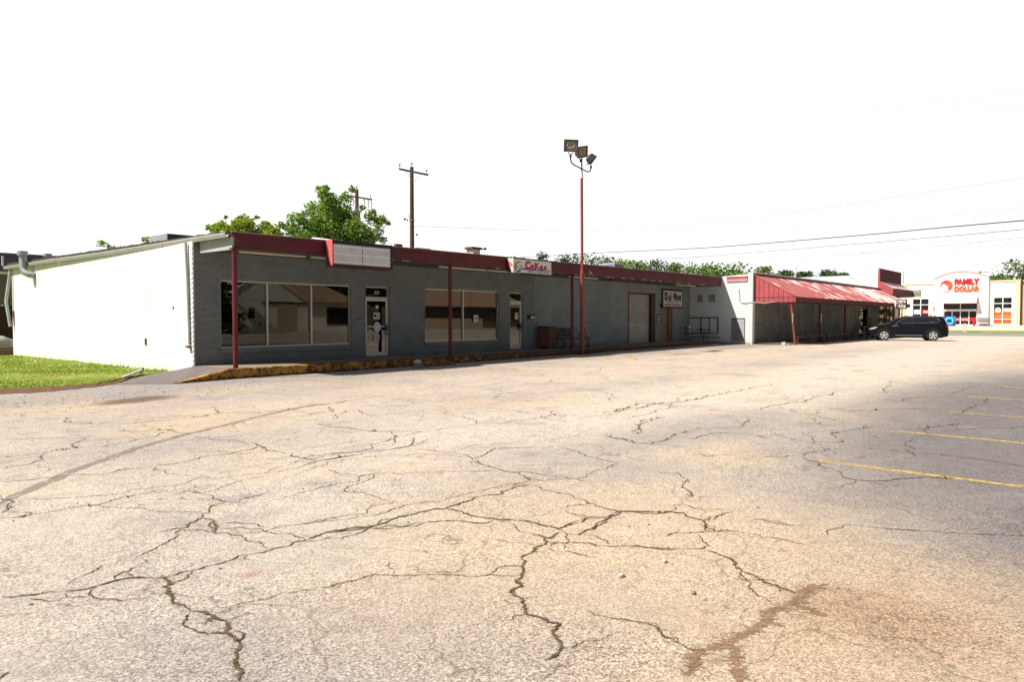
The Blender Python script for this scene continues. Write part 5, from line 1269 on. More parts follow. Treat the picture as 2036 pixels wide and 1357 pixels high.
# planting round the corner under the awning
def plant(name, x, y, w, h, label, n=900, size=.07, mat='leaf1', cat='plant'):
    t = thing(name, label, cat, (x, y, g(x)))
    mb = MB()
    for k in range(7):
        a = random.uniform(0, 6.28); mb.tube([(x, y, g(x)), (x + .2*w*math.cos(a), y + .2*w*math.sin(a), g(x) + h*.5), (x + .4*w*math.cos(a), y + .4*w*math.sin(a), g(x) + h*.9)], .012, 4)
    mb.build('stems', M['bark'], t)
    cl = [(x + random.uniform(-.4,.4)*w, y + random.uniform(-.4,.4)*w, g(x) + h*random.uniform(.2,.9), w*.25) for _ in range(9)]
    v, f = crown_mesh(cl, n, size); finish(np_mesh('leaves', v, f, M[mat]), 'leaves', t)
plant('climbing_plant', 66.4, 15.2, 1.1, 2.3, 'tall leafy plant under the far end of the red awning', 1200, .07, 'leaf1')
plant('potted_shrub', 64.8, 14.9, .9, 1.1, 'low yellow green shrub beside the tall plant under the awning', 700, .06, 'leafyel')
plant('door_plant', 60.9, 15.2, .5, 1.7, 'slim dry plant standing left of the dark bar door', 300, .06, 'weed')

# ------------------------------------------------------------------ discount store across the street
FD = thing('discount_store', 'white discount store with an arched front and red and orange lettering', 'building', (117.3, 17, g(117)))
zb = g(117) + .12
def arch(y): # arched parapet
    t = (y - 17.36) / 3.26; return 7.16 + .93 * max(0, 1 - t*t)
mb = MB(); ys_ = np.linspace(14.10, 20.62, 25)
pts = [(116.9, 14.10, zb), ] 
front = [(116.9, float(y), arch(float(y))) for y in ys_]
# front wall of the arched bay with the doorway left open
EY0, EY1, EZ = 15.43, 19.43, 3.72
def ywall(mb, xa, xb, y0, y1, z0, z1): mb.box(xa, xb, y0, y1, z0, z1)
ywall(mb, 116.9, 117.3, 14.10, EY0, zb, 7.16); ywall(mb, 116.9, 117.3, EY1, 20.62, zb, 7.16); ywall(mb, 116.9, 117.3, EY0, EY1, EZ, 7.16)
mb.prism([(116.9, 20.62, 7.16), (116.9, 14.10, 7.16)] + [(116.9, float(y), arch(float(y))) for y in ys_[1:-1]], (.4, 0, 0))
mb.build('arched_bay', M['fdwhite'], FD)
mb = MB()
for a, b in zip(ys_, ys_[1:]):
    a, b = float(a), float(b); mb.hexa([(116.82,a,arch(a)),(117.35,a,arch(a)),(117.35,b,arch(b)),(116.82,b,arch(b)),(116.82,a,arch(a)+.11),(117.35,a,arch(a)+.11),(117.35,b,arch(b)+.11),(116.82,b,arch(b)+.11)])
mb.box(116.87, 116.899, 14.06, 14.14, zb, 7.16); mb.build('arch_coping', M['fdpink'], FD)
mb = MB()
def xwall_holes(mb, xa, xb, y0, y1, z0, z1, holes):
    ys = y0
    for (a, b, c, d) in sorted(holes):
        if a > ys: mb.box(xa, xb, ys, a, z0, z1)
        if c > z0: mb.box(xa, xb, a, b, z0, c)
        if d < z1: mb.box(xa, xb, a, b, d, z1)
        ys = b
    if ys < y1: mb.box(xa, xb, ys, y1, z0, z1)
RW = (11.42, 13.60, .78, 4.50); LW = (21.22, 23.40, .95, 4.48)
xwall_holes(mb, 117.1, 117.4, 10.6, 14.10, zb, 6.55, [RW]); xwall_holes(mb, 117.1, 117.4, 20.62, 27.0, zb, 6.45, [LW])
mb.box(117.4, 140, 10.6, 27, 0, 6.3); mb.build('wings', M['fdwhite'], FD)
mb = MB(); mb.box(117.0, 117.4, 10.6, 14.05, 6.55, 6.78); mb.box(117.0, 117.4, 20.67, 27.0, 6.45, 6.68); mb.box(117.0, 117.099, 10.6, 11.1, zb, 6.549); mb.box(117.0, 117.099, 24.2, 25.2, zb, 6.449); build_each(mb, 'cornice', M['fdtrim'], FD)
mb = MB(); mb.box(117.5, 140, 0, 10.44, zb-.2, 6.1); mb.build('store_side_block', M['tanblock'], FD, 'tan block wall beyond the white front')
MB().box(117.4, 117.6, 10.45, 10.6, zb-.1, 6.7).build('corner_joint', M['wood_red'], FD)
def store_window(W, vs, hs, lab):
    y0, y1, z0, z1 = W; mb = MB(); t = .05
    for z in [z0] + hs + [z1-t*2]: mb.box(117.05, 117.25, y0, y1, z, z+t*2)
    for y in [y0] + vs + [y1-t*2]: mb.box(117.045, 117.255, y, y+t*2, z0, z1)
    w = mb.build('window', M['white'], FD, lab)
    MB().box(117.2, 117.21, y0, y1, z0, z1).build('pane', M['darkglass'], w); return w
rw = store_window(RW, [12.46], [3.58, 1.45], 'tall window with orange graphics across its lower half')
for a, b in ((11.5, 12.45), (12.56, 13.52)): MB().box(117.185, 117.199, a, b, .85, 2.70).build('orange_film', M['orange'], rw)
MB().box(117.17, 117.184, 11.5, 13.52, 1.86, 1.94).build('amber_stripe', M['amber'], rw)
MB().box(117.165, 117.184, 11.52, 12.42, 2.52, 2.98).build('white_panel', M['white'], rw)
mb = MB(); mb.poly([(117.165, 13.04+.34*math.cos(-t*.3927), 2.74+.34*math.sin(-t*.3927)) for t in range(16)]); mb.build('logo_disc', M['white'], rw)
mb = MB(); mb.poly([(117.16, 13.0+.22*math.cos(-t*.3927), 2.80+.2*math.sin(-t*.3927)) for t in range(16)]); mb.build('logo_spot', M['amber'], rw)
lw = store_window(LW, [22.26], [3.5], 'tall dark window left of the entrance, partly behind the car')
MB().box(117.17, 117.19, 22.4, 23.2, 2.25, 2.85).build('poster', M['white'], lw)
MB().box(117.17, 117.19, 21.35, 22.1, 2.3, 2.85).build('poster', M['redsign'], lw); lettering('SALE', M['white'], lw, (117.165, 22.02, 2.4), .6, .32, '-x', bold=.03, name='poster_print')
# entrance
mb = MB(); 
for y in (EY0, 16.34, 17.36, 18.36, EY1-.1): mb.box(117.12, 117.24, y, y+.1, zb, 2.60)
mb.box(117.1, 117.25, EY0, EY1, 2.60, 2.88); mb.box(117.13, 117.24, 17.38, 17.46, 2.88, EZ); mb.box(117.13, 117.235, EY0, EY1, zb, zb+.08)
en = mb.build('entrance', M['white'], FD, 'white framed sliding entrance of four doors')
MB().box(117.2, 117.21, EY0, EY1, zb, EZ).build('pane', M['darkglass'], en)
MB().box(117.185, 117.198, EY0+.1, 18.36, 1.22, 1.72).build('door_band', M['redsign'], en)
lettering('LOW PRICE', M['white'], en, (117.18, 17.3, 1.3), .85, .3, '-x', bold=.02, name='door_lettering'); lettering('SALE', M['white'], en, (117.18, 18.25, 1.38), .7, .2, '-x', bold=.02, name='door_lettering')
mb = MB(); mb.prism([(116.88, EY0-.05, 3.72), (115.9, EY0-.05, 3.72), (116.88, EY0-.05, 4.74)], (0, 4.15, 0)); mb.build('door_awning', M['cream'], FD, 'cream sloping canopy above the doors')
mb = MB(); mb.prism([(116.88, EY0-.08, 3.70), (115.88, EY0-.08, 3.70), (116.88, EY0-.08, 4.76)], (0, .028, 0)); mb.box(115.88, 115.9, EY0-.08, EY1+.1, 3.66, 3.72); mb.build('awning_trim', M['pinkred'], FD)
# lettering and emblem
xl = 116.86
for off, mt, tk, nm in ((0, 'redsign', .06, 'lettering'),):
    lettering('FAMILY', M[mt], FD, (xl-.001-(.03 if not off else 0), 18.15+off*.7, 6.30), 2.96, .82, '-x', bold=.06, depth=tk, name=nm)
for off, mt, tk, nm in ((0, 'orange', .06, 'lettering'),):
    lettering('DOLLAR', M[mt], FD, (xl-.001-(.03 if not off else 0), 18.15+off*.7, 5.32), 2.98, .78, '-x', bold=.06, depth=tk, name=nm)
def disc(cy, cz, r, x, m, nm, th=.03, sq=1.0, a0=0, a1=2*math.pi, n=28):
    full = abs(a1 - a0 - 2*math.pi) < 1e-6
    P = [(x, cy - r*math.cos(a0 + (a1-a0)*t/(n if full else n-1)), cz + r*sq*math.sin(a0 + (a1-a0)*t/(n if full else n-1))) for t in range(n)]
    mb = MB(); mb.prism(P, (-th,0,0)); return mb.build(nm, M[m], FD)
disc(19.10, 6.17, .84, 116.88, 'white', 'emblem_backing'); disc(19.10, 6.19, .75, 116.85, 'redsign', 'emblem')
disc(18.93, 6.15, .56, 116.82, 'orange', 'emblem_spot'); disc(19.45, 6.22, .24, 116.79, 'white', 'emblem_head'); disc(19.10, 5.98, .20, 116.79, 'white', 'emblem_head')
mb = MB(); mb.prism([(116.785,19.82,5.98),(116.785,19.62,6.12),(116.785,19.30,6.10),(116.785,19.24,5.9),(116.785,19.32,5.60),(116.785,19.25,5.46),(116.785,19.55,5.6)], (-.03,0,0)); mb.prism([(116.786,19.26,5.80),(116.786,18.98,5.85),(116.786,18.88,5.72),(116.786,18.86,5.46),(116.786,19.08,5.42),(116.786,19.22,5.44)], (-.03,0,0)); mb.build('emblem_figures', M['white'], FD)
# in front of the store
T = thing('pool_toys', 'stack of bright blue paddling pools and floats by the store entrance', 'pool toys', (114.2, 18.3, zb))
mb = MB(); mb.tube([(113.6, 18.15 + .42*math.cos(t*.4488), 1.25 + .40*math.sin(t*.4488)) for t in range(15)], .12, 8, False); mb.build('float_ring', M['cyan'], T)
mb = MB()
for i in range(9): 
    y = 17.5 + i*.17; mb.hexa([(113.9,y,zb-.12),(114.2,y,zb-.12),(114.2,y+.12,zb-.12),(113.9,y+.12,zb-.12),(113.8,y+random.uniform(-.08,.08),1.8+random.uniform(-.1,.12)),(114.3,y,1.8),(114.3,y+.15,1.85),(113.8,y+.2,1.9+random.uniform(-.1,.1))])
mb.build('pool_rolls', M['blue'], T)
mb = MB(); mb.cyl(115.2, 15.52, zb-.12, 1.62, .14, 12); mb.ball((115.2,15.52,1.62), .14, 10, (1,1,.7)); mb.build('bollard', M['bolred'], None, 'thick red bollard right of the store doors', cat='bollard')
c0 = None
for i in range(6):
    cy = 15.1 - i*.22
    if i == 0:
        c0 = thing('shopping_cart', 'black shopping cart in the row beside the red bollard', 'shopping cart', (115.9, cy, zb), 'shopping carts nested along the store front')
        mb = MB(); 
        for z in (1.10, 1.28, 1.46, 1.64): mb.tube([(115.6,cy-.2,z),(115.6,cy+.2,z),(116.4,cy+.2,z-.05),(116.4,cy-.2,z-.05),(115.6,cy-.2,z)], .014, 4, False)
        for t in range(5): mb.tube([(115.6,cy-.2+t*.1,1.1),(115.6,cy-.2+t*.1,1.64)], .012, 4, False)
        mb.build('basket', M['black'], c0)
        mb = MB(); mb.tube([(115.6,cy-.2,1.1),(115.7,cy-.2,.85),(116.5,cy-.2,.85)], .018, 5); mb.tube([(115.6,cy+.2,1.1),(115.7,cy+.2,.85),(116.5,cy+.2,.85)], .018, 5); mb.tube([(115.5,cy-.2,1.7),(115.5,cy+.2,1.7)], .025, 5); mb.build('frame', M['galv'], c0)
        mb = MB()
        for a in (115.75, 116.45):
            for b in (-.2, .2): mb.tube([(a,cy+b-.02,zb+.07),(a,cy+b+.02,zb+.07)], .07, 10)
        build_each(mb, 'wheel', M['black'], c0, per=3)
    else: copy_thing(c0, (0, -.22*i, 0))
mb = MB(); rbox(mb, 79.3+3.2, 11.9, .16, .16, g(82)-.1, g(82)+.74, .2); rbox(mb, 79.3+3.2, 11.9, .18, .18, g(82)+.74, g(82)+.80, .2); mb.build('utility_marker', M['cream'], None, 'short square cream utility post on the grass strip', cat='utility post', bevel=.02)
mb = MB(); mb.cyl(96, 16.9, g(96), 3.0, .04, 8); mb.box(95.9, 96.0, 16.75, 17.05, 2.5, 2.95); mb.build('lot_sign_post', M['galv'], None, 'thin grey post sign in the far concrete lot', cat='sign')

# ------------------------------------------------------------------ black SUV, nose to the rails
CX0, CX1, NY = 51.85, 53.75, 12.98
CZ = g(52.5)
CAR = thing('parked_suv', 'glossy black SUV parked nose in before the bar', 'car', ((CX0+CX1)/2, NY-2.4, CZ))
XM = (CX0 + CX1) / 2
def cp(a, z, w):
    if a > 4.25: a = 4.25 + (a - 4.25) * .74
    return (XM - w, NY - a, CZ + z)      # w = half width toward the camera side (+) or away (-)
wheels = (.97, 3.79); WR = .355
outline_top = [(.02,.50),(.0,.66),(.05,.80),(.14,.90),(.35,.975),(.75,1.035),(1.15,1.085),(1.45,1.11),(4.45,1.14),(4.70,1.10),(4.78,1.0),(4.80,.82),(4.83,.66),(4.83,.50),(4.80,.36),(4.70,.27)]
def arch_pts(c, r, n=10): return [(c + r*math.cos(t), .33 + r*math.sin(t)) for t in np.linspace(-.18, math.pi+.18, n)]
bottom = [(4.32,.25)] + arch_pts(wheels[1], .425) + [(3.30,.22),(1.5,.22)] + arch_pts(wheels[0], .425) + [(.45,.24),(.15,.30)]
prof_ = outline_top + bottom
def wof(a, z):   # half width by height and length: tumble at shoulder and rocker, rounded nose and tail
    w = .945
    if z > .95: w -= (z - .95) * .35
    if z < .35: w -= (.35 - z) * .25
    w -= .16 * max(0, (.45 - a) / .45) ** 2 + .10 * max(0, (a - 4.4) / .45) ** 2
    return w
bm = MB(); n = len(prof_)
inset = .03
lay = []
for k, (s, sc) in enumerate(((1, 0.0), (1, inset), (-1, inset), (-1, 0.0))): lay.append([cp(a, z, s * (wof(a, z) - (0 if sc else .0) - (0.0 if sc == 0 else -.0))) for a, z in prof_])
A_, B_ = lay[0], lay[3]
bm.add(A_ + B_, [tuple(range(n)), tuple(range(n, 2*n))[::-1]] + [(i, n+i, n+(i+1)%n, (i+1)%n) for i in range(n)])
body = bm.build('body', M['carpaint'], CAR, bevel=.035)
# greenhouse
def ring4(pts): return pts
roofp = [(1.22,1.09,.80),(2.02,1.545,.66),(2.35,1.605,.64),(3.1,1.63,.64),(3.95,1.60,.62),(4.42,1.54,.60),(4.74,1.10,.72)]
mb = MB(); L_ = [cp(a,z,w) for a,z,w in roofp]; R_ = [cp(a,z,-w) for a,z,w in roofp]
basel = [cp(4.74,1.08,.80), cp(1.22,1.07,.86)]; 
m_ = len(roofp)
for i in range(m_-1): mb.add([L_[i], L_[i+1], R_[i+1], R_[i]], [(0,3,2,1)], True)
# sides: belt to roof
belt = [cp(a, 1.10, .86 if .5 < i < 5.5 else (.80 if i == 0 else .76)) for i, (a,z,w) in enumerate(roofp)]; beltR = [cp(a, 1.10, -(.86 if .5 < i < 5.5 else (.80 if i == 0 else .76))) for i, (a,z,w) in enumerate(roofp)]
for i in range(m_-1):
    mb.add([belt[i], belt[i+1], L_[i+1], L_[i]], [(0,1,2,3)]); mb.add([beltR[i], beltR[i+1], R_[i+1], R_[i]], [(0,3,2,1)])
mb.build('roof_shell', M['carpaint'], CAR)
def sidept(a, z, off):  # point on the side glass plane
    zr = np.interp(a, [p[0] for p in roofp], [p[1] for p in roofp]); wr = np.interp(a, [p[0] for p in roofp], [p[2] for p in roofp])
    t = (z - 1.10) / max(.05, zr - 1.10); t = min(1, max(0, t)); w = .86 + (wr - .86) * t
    return cp(a, z, w + off)
glass = [(1.62,1.125),(2.08,1.44),(2.42,1.535),(3.1,1.555),(3.82,1.52),(4.36,1.29),(4.05,1.19),(3.3,1.145)]
for s, nm in ((1, 'side_window'), (-1, 'side_window')):
    P = [sidept(a, z, .012) for a, z in glass]
    if s < 0: P = [(2*XM - x, y, z) for x, y, z in P][::-1]
    cg = MB().poly(P).build(nm, M['carglass'], CAR)
    if s > 0:
        pl = MB()
        for a0, z0_, a1, z1_ in ((2.62,1.13,2.62,1.55),(3.62,1.15,3.52,1.54)): pl.tube([sidept(a0,z0_,.02), sidept(a1,z1_,.02)], .022, 5)
        pl.build('pillar', M['black'], cg)
        q = MB(); q.poly([sidept(3.62,1.30,.024), sidept(3.78,1.215,.024), sidept(3.95,1.19,.024), sidept(3.70,1.175,.024)]); q.build('quarter_trim', M['chrome'], cg)
for s in (1, -1):
    pts = [sidept(a, z, .018) for a, z in glass + [glass[0]]]
    if s < 0: pts = [(2*XM - x, y, z) for x, y, z in pts]
    MB().tube(pts, .012, 5, False).build('window_trim', M['chrome'], CAR)
def quad_on(p, q, r, t, m, nm, off):
    d = Vector(off); mb = MB(); mb.poly([tuple(Vector(v) + d) for v in (p, q, r, t)]); return mb.build(nm, M[m], CAR)
quad_on(cp(1.27,1.12,.76), cp(1.27,1.12,-.76), cp(2.0,1.535,-.61), cp(2.0,1.535,.61), 'windshield', 'windshield', (0,.01,.014))
quad_on(cp(4.48,1.49,.52), cp(4.48,1.49,-.52), cp(4.72,1.16,-.62), cp(4.72,1.16,.62), 'carglass', 'rear_window', (0,-.012,.01))
mb = MB(); mb.hexa([cp(4.36,1.54,.58),cp(4.66,1.50,.56),cp(4.66,1.50,-.56),cp(4.36,1.54,-.58),cp(4.36,1.585,.58),cp(4.66,1.535,.56),cp(4.66,1.535,-.56),cp(4.36,1.585,-.58)]); mb.build('spoiler', M['carpaint'], CAR)
for s in (1, -1):
    mb = MB(); mb.tube([cp(2.35,1.615,.58*s),cp(2.45,1.665,.58*s),cp(3.1,1.69,.58*s),cp(3.85,1.67,.58*s),cp(4.0,1.61,.58*s)], .016, 6); mb.build('roof_rail', M['chrome'], CAR)
    mb = MB(); mb.box(-.13,.13,-.06,.06,-.075,.075); c_ = cp(1.83,1.17,s*1.0); mb.v = [(x*.9+c_[0], y+c_[1], z+c_[2]) for x,y,z in mb.v]; mm = mb.build('door_mirror', M['carpaint'], CAR, bevel=.03)
    for a in (2.52, 3.42):
        mb = MB(); mb.box(cp(a,0,s*.955)[0]-.015, cp(a,0,s*.955)[0]+.015, NY-a-.22, NY-a, CZ+.985, CZ+1.015); mb.build('door_handle', M['carpaint'], CAR, bevel=.006)
    mb = MB(); c_ = cp(0,0,s*.953)[0]; mb.box(c_-.006, c_+.006, NY-3.2, NY-1.62, CZ+.345, CZ+.375); mb.build('sill_trim', M['chrome'], CAR)
    mb = MB(); c_ = cp(0,0,s*.949)[0]; mb.poly([(c_, NY-1.43, CZ+1.0), (c_, NY-1.88, CZ+1.01), (c_, NY-1.62, CZ+.965), (c_, NY-1.48, CZ+.955)]); mb.build('fender_badge', M['chrome'], CAR)
    mb = MB()
    for a0, a1 in ((1.55,1.62),(2.58,2.6),(3.55,3.58)):
        mb.tube([(c_, NY-a0, CZ+.30), (c_, NY-a1, CZ+.92), (cp(0,0,s*.90)[0], NY-a1, CZ+1.09)], .006, 4, False)
    mb.build('door_gap', M['rubber'], CAR)
    w0 = [(.05,.72),(.15,.83),(.42,.90),(.58,.90),(.52,.84),(.32,.76)]
    mb = MB(); mb.prism([cp(a, z, s*(wof(a,z)+.012)) for a, z in w0], (s*.02,0,0)); mb.build('headlight', M['headlight'], CAR)
    w1 = [(4.52,1.02),(4.74,1.0),(4.81,.86),(4.83,.70),(4.72,.70),(4.68,.84)]
    mb = MB(); mb.prism([cp(a, z, s*(wof(a,z)+.014)) for a, z in w1], (s*.03,0,0)); mb.build('taillight', M['taillight'], CAR)
    # wheel arches trims and wheels
    for wa in wheels:
        mb = MB(); mb.tube([cp(wa + .43*math.cos(t), .33 + .43*math.sin(t), s*.94) for t in np.linspace(-.1, math.pi+.1, 14)], .028, 5, False); mb.build('arch_trim', M['rubber'], CAR)
        xo = cp(wa, 0, s*.93)[0]; xi = cp(wa, 0, s*.68)[0]; yy, zz = NY - wa, CZ + WR
        def rg(x, r): return [(x, yy + r*math.cos(t*2*math.pi/28), zz + r*math.sin(t*2*math.pi/28)) for t in range(28)]
        rings = [rg(xi, WR-.03), rg(xi+(xo-xi)*.1, WR), rg(xo-(xo-xi)*.1, WR), rg(xo, WR-.03), rg(xo-(xo-xi)*.02, .245), rg(xo-(xo-xi)*.25, .235)]
        mb = MB(); vs = [p for r_ in rings for p in r_]; mb.add(vs, [(i*28+k, i*28+(k+1)%28, (i+1)*28+(k+1)%28, (i+1)*28+k) for i in range(5) for k in range(28)], True)
        mb.add(rings[5], [tuple(range(28))]); mb.add(rings[0], [tuple(range(28))])
        wh = mb.build('wheel', M['rubber'], CAR)
        mb = MB(); d = 1 if xo > xi else -1
        r1, r2 = rg(xo, .243), rg(xo + d*.004, .215)
        mb.add(r1 + r2, [(k, (k+1)%28, 28+(k+1)%28, 28+k) for k in range(28)])
        for k in range(5):
            t = k*2*math.pi/5 + math.pi/2
            def pp(r, da, x): return (x, yy + r*math.cos(t+da), zz + r*math.sin(t+da))
            x1 = xo + d*.006; x2 = xo - d*.03
            mb.add([pp(.04,-.9,x1), pp(.225,-.26,x1), pp(.225,.26,x1), pp(.04,.9,x1)], [(0,1,2,3)])
            mb.add([pp(.04,-.9,x1), pp(.225,-.26,x1), pp(.225,-.26,x2), pp(.04,-.9,x2), pp(.04,.9,x1), pp(.225,.26,x1), pp(.225,.26,x2), pp(.04,.9,x2)], [(0,1,2,3),(4,5,6,7)])
        mb.add([(xo+d*.008, yy+.055*math.cos(q*.628), zz+.055*math.sin(q*.628)) for q in range(10)], [tuple(range(10))])
        mb.build('rim', M['rim'], wh)
mb = MB(); mb.box(CX0+.25, CX1-.25, NY-4.4, NY-.4, CZ+.2, CZ+.30); mb.build('underbody', M['rubber'], CAR)
mb = MB(); mb.box(XM-.5, XM+.5, NY-.03, NY+.012, CZ+.62, CZ+.78); mb.box(XM-.55,XM+.55, NY-.06, NY-.005, CZ+.34, CZ+.48); mb.build('grille', M['black'], CAR)
mb = MB(); mb.box(XM-.16, XM+.16, NY+.013, NY+.022, CZ+.48, CZ+.6); mb.build('number_plate', M['white'], CAR)

CAR.location = (PXY[0], PXY[1], CZ); CAR.rotation_euler.z = R(21)

# ------------------------------------------------------------------ roof-top equipment
def ac_unit(x, y, z, w, d, h, label, side='galv'):
    t = thing('air_conditioner', label, 'air conditioner', (x, y, z))
    MB().box(x, x+w, y, y+d, z+.08, z+h).build('casing', M[side], t, bevel=.02)
    mb = MB(); mb.box(x+.1, x+.2, y, y+d, z, z+.08); mb.box(x+w-.2, x+w-.1, y, y+d, z, z+.08); mb.build('feet', M['galv'], t)
    mb = MB()
    for i in range(9): mb.box(x+.06, x+w-.06, y-.014, y-.001, z+.14+i*(h-.22)/9, z+.14+i*(h-.22)/9+.035)
    for i in range(9): mb.box(x-.014, x-.001, y+.06, y+d-.06, z+.14+i*(h-.22)/9, z+.14+i*(h-.22)/9+.02)
    mb.build('grille', M['darkgrey'], t); mb = MB(); mb.cyl(x+w/2, y+d/2, z+h, z+h+.03, min(w,d)*.36, 16); mb.build('fan_guard', M['darkgrey'], t); return t
t = thing('air_conditioner', 'pale roof unit behind the gutter, shade painted on its front face', 'air conditioner', (11.3, 25.2, 3.8))
MB().box(11.26, 12.6, 25.0, 26.4, 3.86, 4.50).build('casing', M['galv'], t, bevel=.02)
MB().box(11.30, 12.56, 24.985, 24.999, 3.9, 4.48).build('shade_panel', M['darkgrey'], t)  # shade of the front face, painted as a dark sheet
mb = MB(); mb.cyl(11.9, 25.7, 4.50, 4.53, .4, 16); mb.build('fan_guard', M['darkgrey'], t)
MB().box(11.245, 11.259, 25.4, 26.0, 4.0, 4.3).build('service_panel', M['gutter'], t)
ac_unit(34.9, 22.0, 3.95, 1.0, 1.1, .78, 'louvred grey roof unit near the middle of the flat roof')
def rv(x, y, z, h, r, kind, label):
    t = thing('roof_vent', label, 'roof vent', (x, y, z))
    mb = MB(); mb.cyl(x, y, z, z+h, r*.7, 10); mb.build('stack', M['gutter'], t)
    mb = MB()
    if kind == 'cap': mb.cyl(x, y, z+h, z+h+r*.8, r*1.25, 12, r*.3)
    elif kind == 'ball': mb.ball((x,y,z+h+r*.4), r, 12, (1,1,.8))
    mb.build('cap', M['galv'], t)
rv(36.0, 21.6, 3.95, .28, .22, 'ball', 'round grey turbine vent right of the louvred roof unit')
rv(24.9, 19.2, 3.92, .22, .08, 'cap', 'small pale vent cap above the bakery sign')
rv(37.9, 21.0, 3.95, .12, .12, 'ball', 'small white dome vent near the far end of the roof')
t = thing('chimney_box', 'pale square vent box with a little horn on the roof above the second window', 'roof vent', (23.5, 22, 3.9))
MB().box(23.3, 23.75, 22.0, 22.4, 3.9, 4.66).build('box', M['offwhite'], t); MB().box(23.2, 23.85, 21.95, 22.45, 4.66, 4.76).build('lid', M['wood'], t, bevel=.02)
mb = MB(); mb.tube([(23.85,22.1,4.71),(24.05,22.05,4.71),(24.15,22.03,4.74)], [.02,.03,.07], 8); mb.build('horn', M['darkgrey'], t)
mb = MB(); mb.box(22.2, 22.9, 20.5, 20.7, 3.95, 4.02); mb.build('roof_board', M['white'], None, 'short pale board lying on the roof behind the bakery sign', cat='board')
t = thing('service_mast', 'cluster of small pale insulators on the roof edge by the street light arms', 'service mast', (30.6, 21.0, 3.9))
mb = MB()
for i in range(4): mb.cyl(30.3+i*.22, 21.0, 3.95, 4.28+.05*(i%2), .05, 8); mb.ball((30.3+i*.22, 21.0, 4.3+.05*(i%2)), .08, 8)
mb.build('insulator', M['galv'], t)
mb = MB(); mb.tube([(30.2,21,4.1),(31.1,21,4.1)], .03, 6); mb.build('crossbar', M['galv'], t)

# ------------------------------------------------------------------ house, fence and yard behind the white wall
H = thing('back_house', 'tan sided house with a charcoal shingle roof behind the white wall', 'house', (5, 50, 0))
MB().box(-14, 20.6, 50.4, 60, 0, 4.25).build('wall', M['siding'], H)
mb = MB()
for i in range(26): mb.box(-14, 13.6, 50.385, 50.399, .1+i*.16, .12+i*.16)
mb.build('siding_lines', M['siding'], H)
mb = MB(); mb.hexa([(-14.5,49.9,4.27),(21,49.9,4.27),(21,55.5,5.75),(-14.5,55.5,5.75),(-14.5,49.9,4.36),(21,49.9,4.36),(21,55.5,5.86),(-14.5,55.5,5.86)]); mb.hexa([(-14.5,55.5,5.75),(21,55.5,5.75),(21,61,4.3),(-14.5,61,4.3),(-14.5,55.5,5.86),(21,55.5,5.86),(21,61,4.4),(-14.5,61,4.4)]); rf = mb.build('roof', M['shingle'], H)
MB().box(-14.5, 21, 49.83, 49.9, 4.16, 4.33).build('eaves_board', M['white'], H)
mb = MB(); mb.box(12.9, 13.5, 52.6, 53.0, 5.1, 5.22); mb.build('roof_vent', M['black'], rf)
mb = MB(); mb.cyl(14.0-.6, 51.5, 4.6, 5.35, .06, 8); mb.box(13.1, 13.7, 51.4, 51.6, 4.72, 4.77); mb.build('vent_pipe', M['white'], rf)
MB().box(12.95, 13.1, 50.36, 50.384, 2.3, 2.42).build('wall_fitting', M['white'], H)
F = thing('board_fence', 'dark brown board fence in front of the tan house', 'fence', (5, 45, 0))
mb = MB(); x = -10.0
while x < 14.5:
    mb.box(x, x+.135, 45, 45.025, .03, 2.25 + random.uniform(-.03,.03)); x += .142
mb.build('boards', M['fence'], F)
mb = MB(); mb.box(-10, 14.5, 45.03, 45.1, .5, .6); mb.box(-10, 14.5, 45.03, 45.1, 1.8, 1.9); mb.build('rails', M['fence'], F)
v = []; 
nb = 5000; xs = rng.uniform(6, 14.4, nb); ys = rng.uniform(42.6, 44.9, nb); hh = rng.uniform(.15, .5, nb); an = rng.uniform(0, 6.28, nb)
V = np.zeros((nb,3,3)); V[:,0] = np.stack([xs-np.cos(an)*.03, ys-np.sin(an)*.03, np.full(nb,.0)],1); V[:,1] = np.stack([xs+np.cos(an)*.03, ys+np.sin(an)*.03, np.full(nb,.0)],1); V[:,2] = np.stack([xs+rng.normal(size=nb)*.08, ys+rng.normal(size=nb)*.08, hh],1)
finish(np_mesh('tall_grass', V.reshape(-1,3), np.arange(nb*3).reshape(-1,3), M['grassblade']), 'tall_grass', None, 'tall unmown grass at the foot of the board fence', kind='stuff')
T = thing('brick_barbecue', 'low red brick base beside the white wall', 'barbecue', (9.2, 36.3, 0))
MB().box(8.55, 9.9, 36.0, 36.9, -.02, .38).build('brick_base', M['clay_brick'], T); MB().box(8.5, 9.95, 35.95, 36.95, .38, .42).build('ledge', M['stone'], T)
mb = MB(); mb.ball((9.25, 36.45, .45), .62, 14, (1.05,.75,.62), .10); mb.v = [(x, y, max(.42, z)) for x, y, z in mb.v]; mb.build('grey_cover', M['cover'], None, 'crumpled grey cover over the brick base', cat='cover')
mb = MB(); mb.prism([(8.62,35.98,.70),(8.95,35.92,.78),(8.72,35.94,.2),(8.62,35.96,.35)], (.0,.03,0)); mb.build('cover_flap', M['cover'], None, 'hanging flap of the grey cover, nearer the fence', cat='cover flap') if False else None

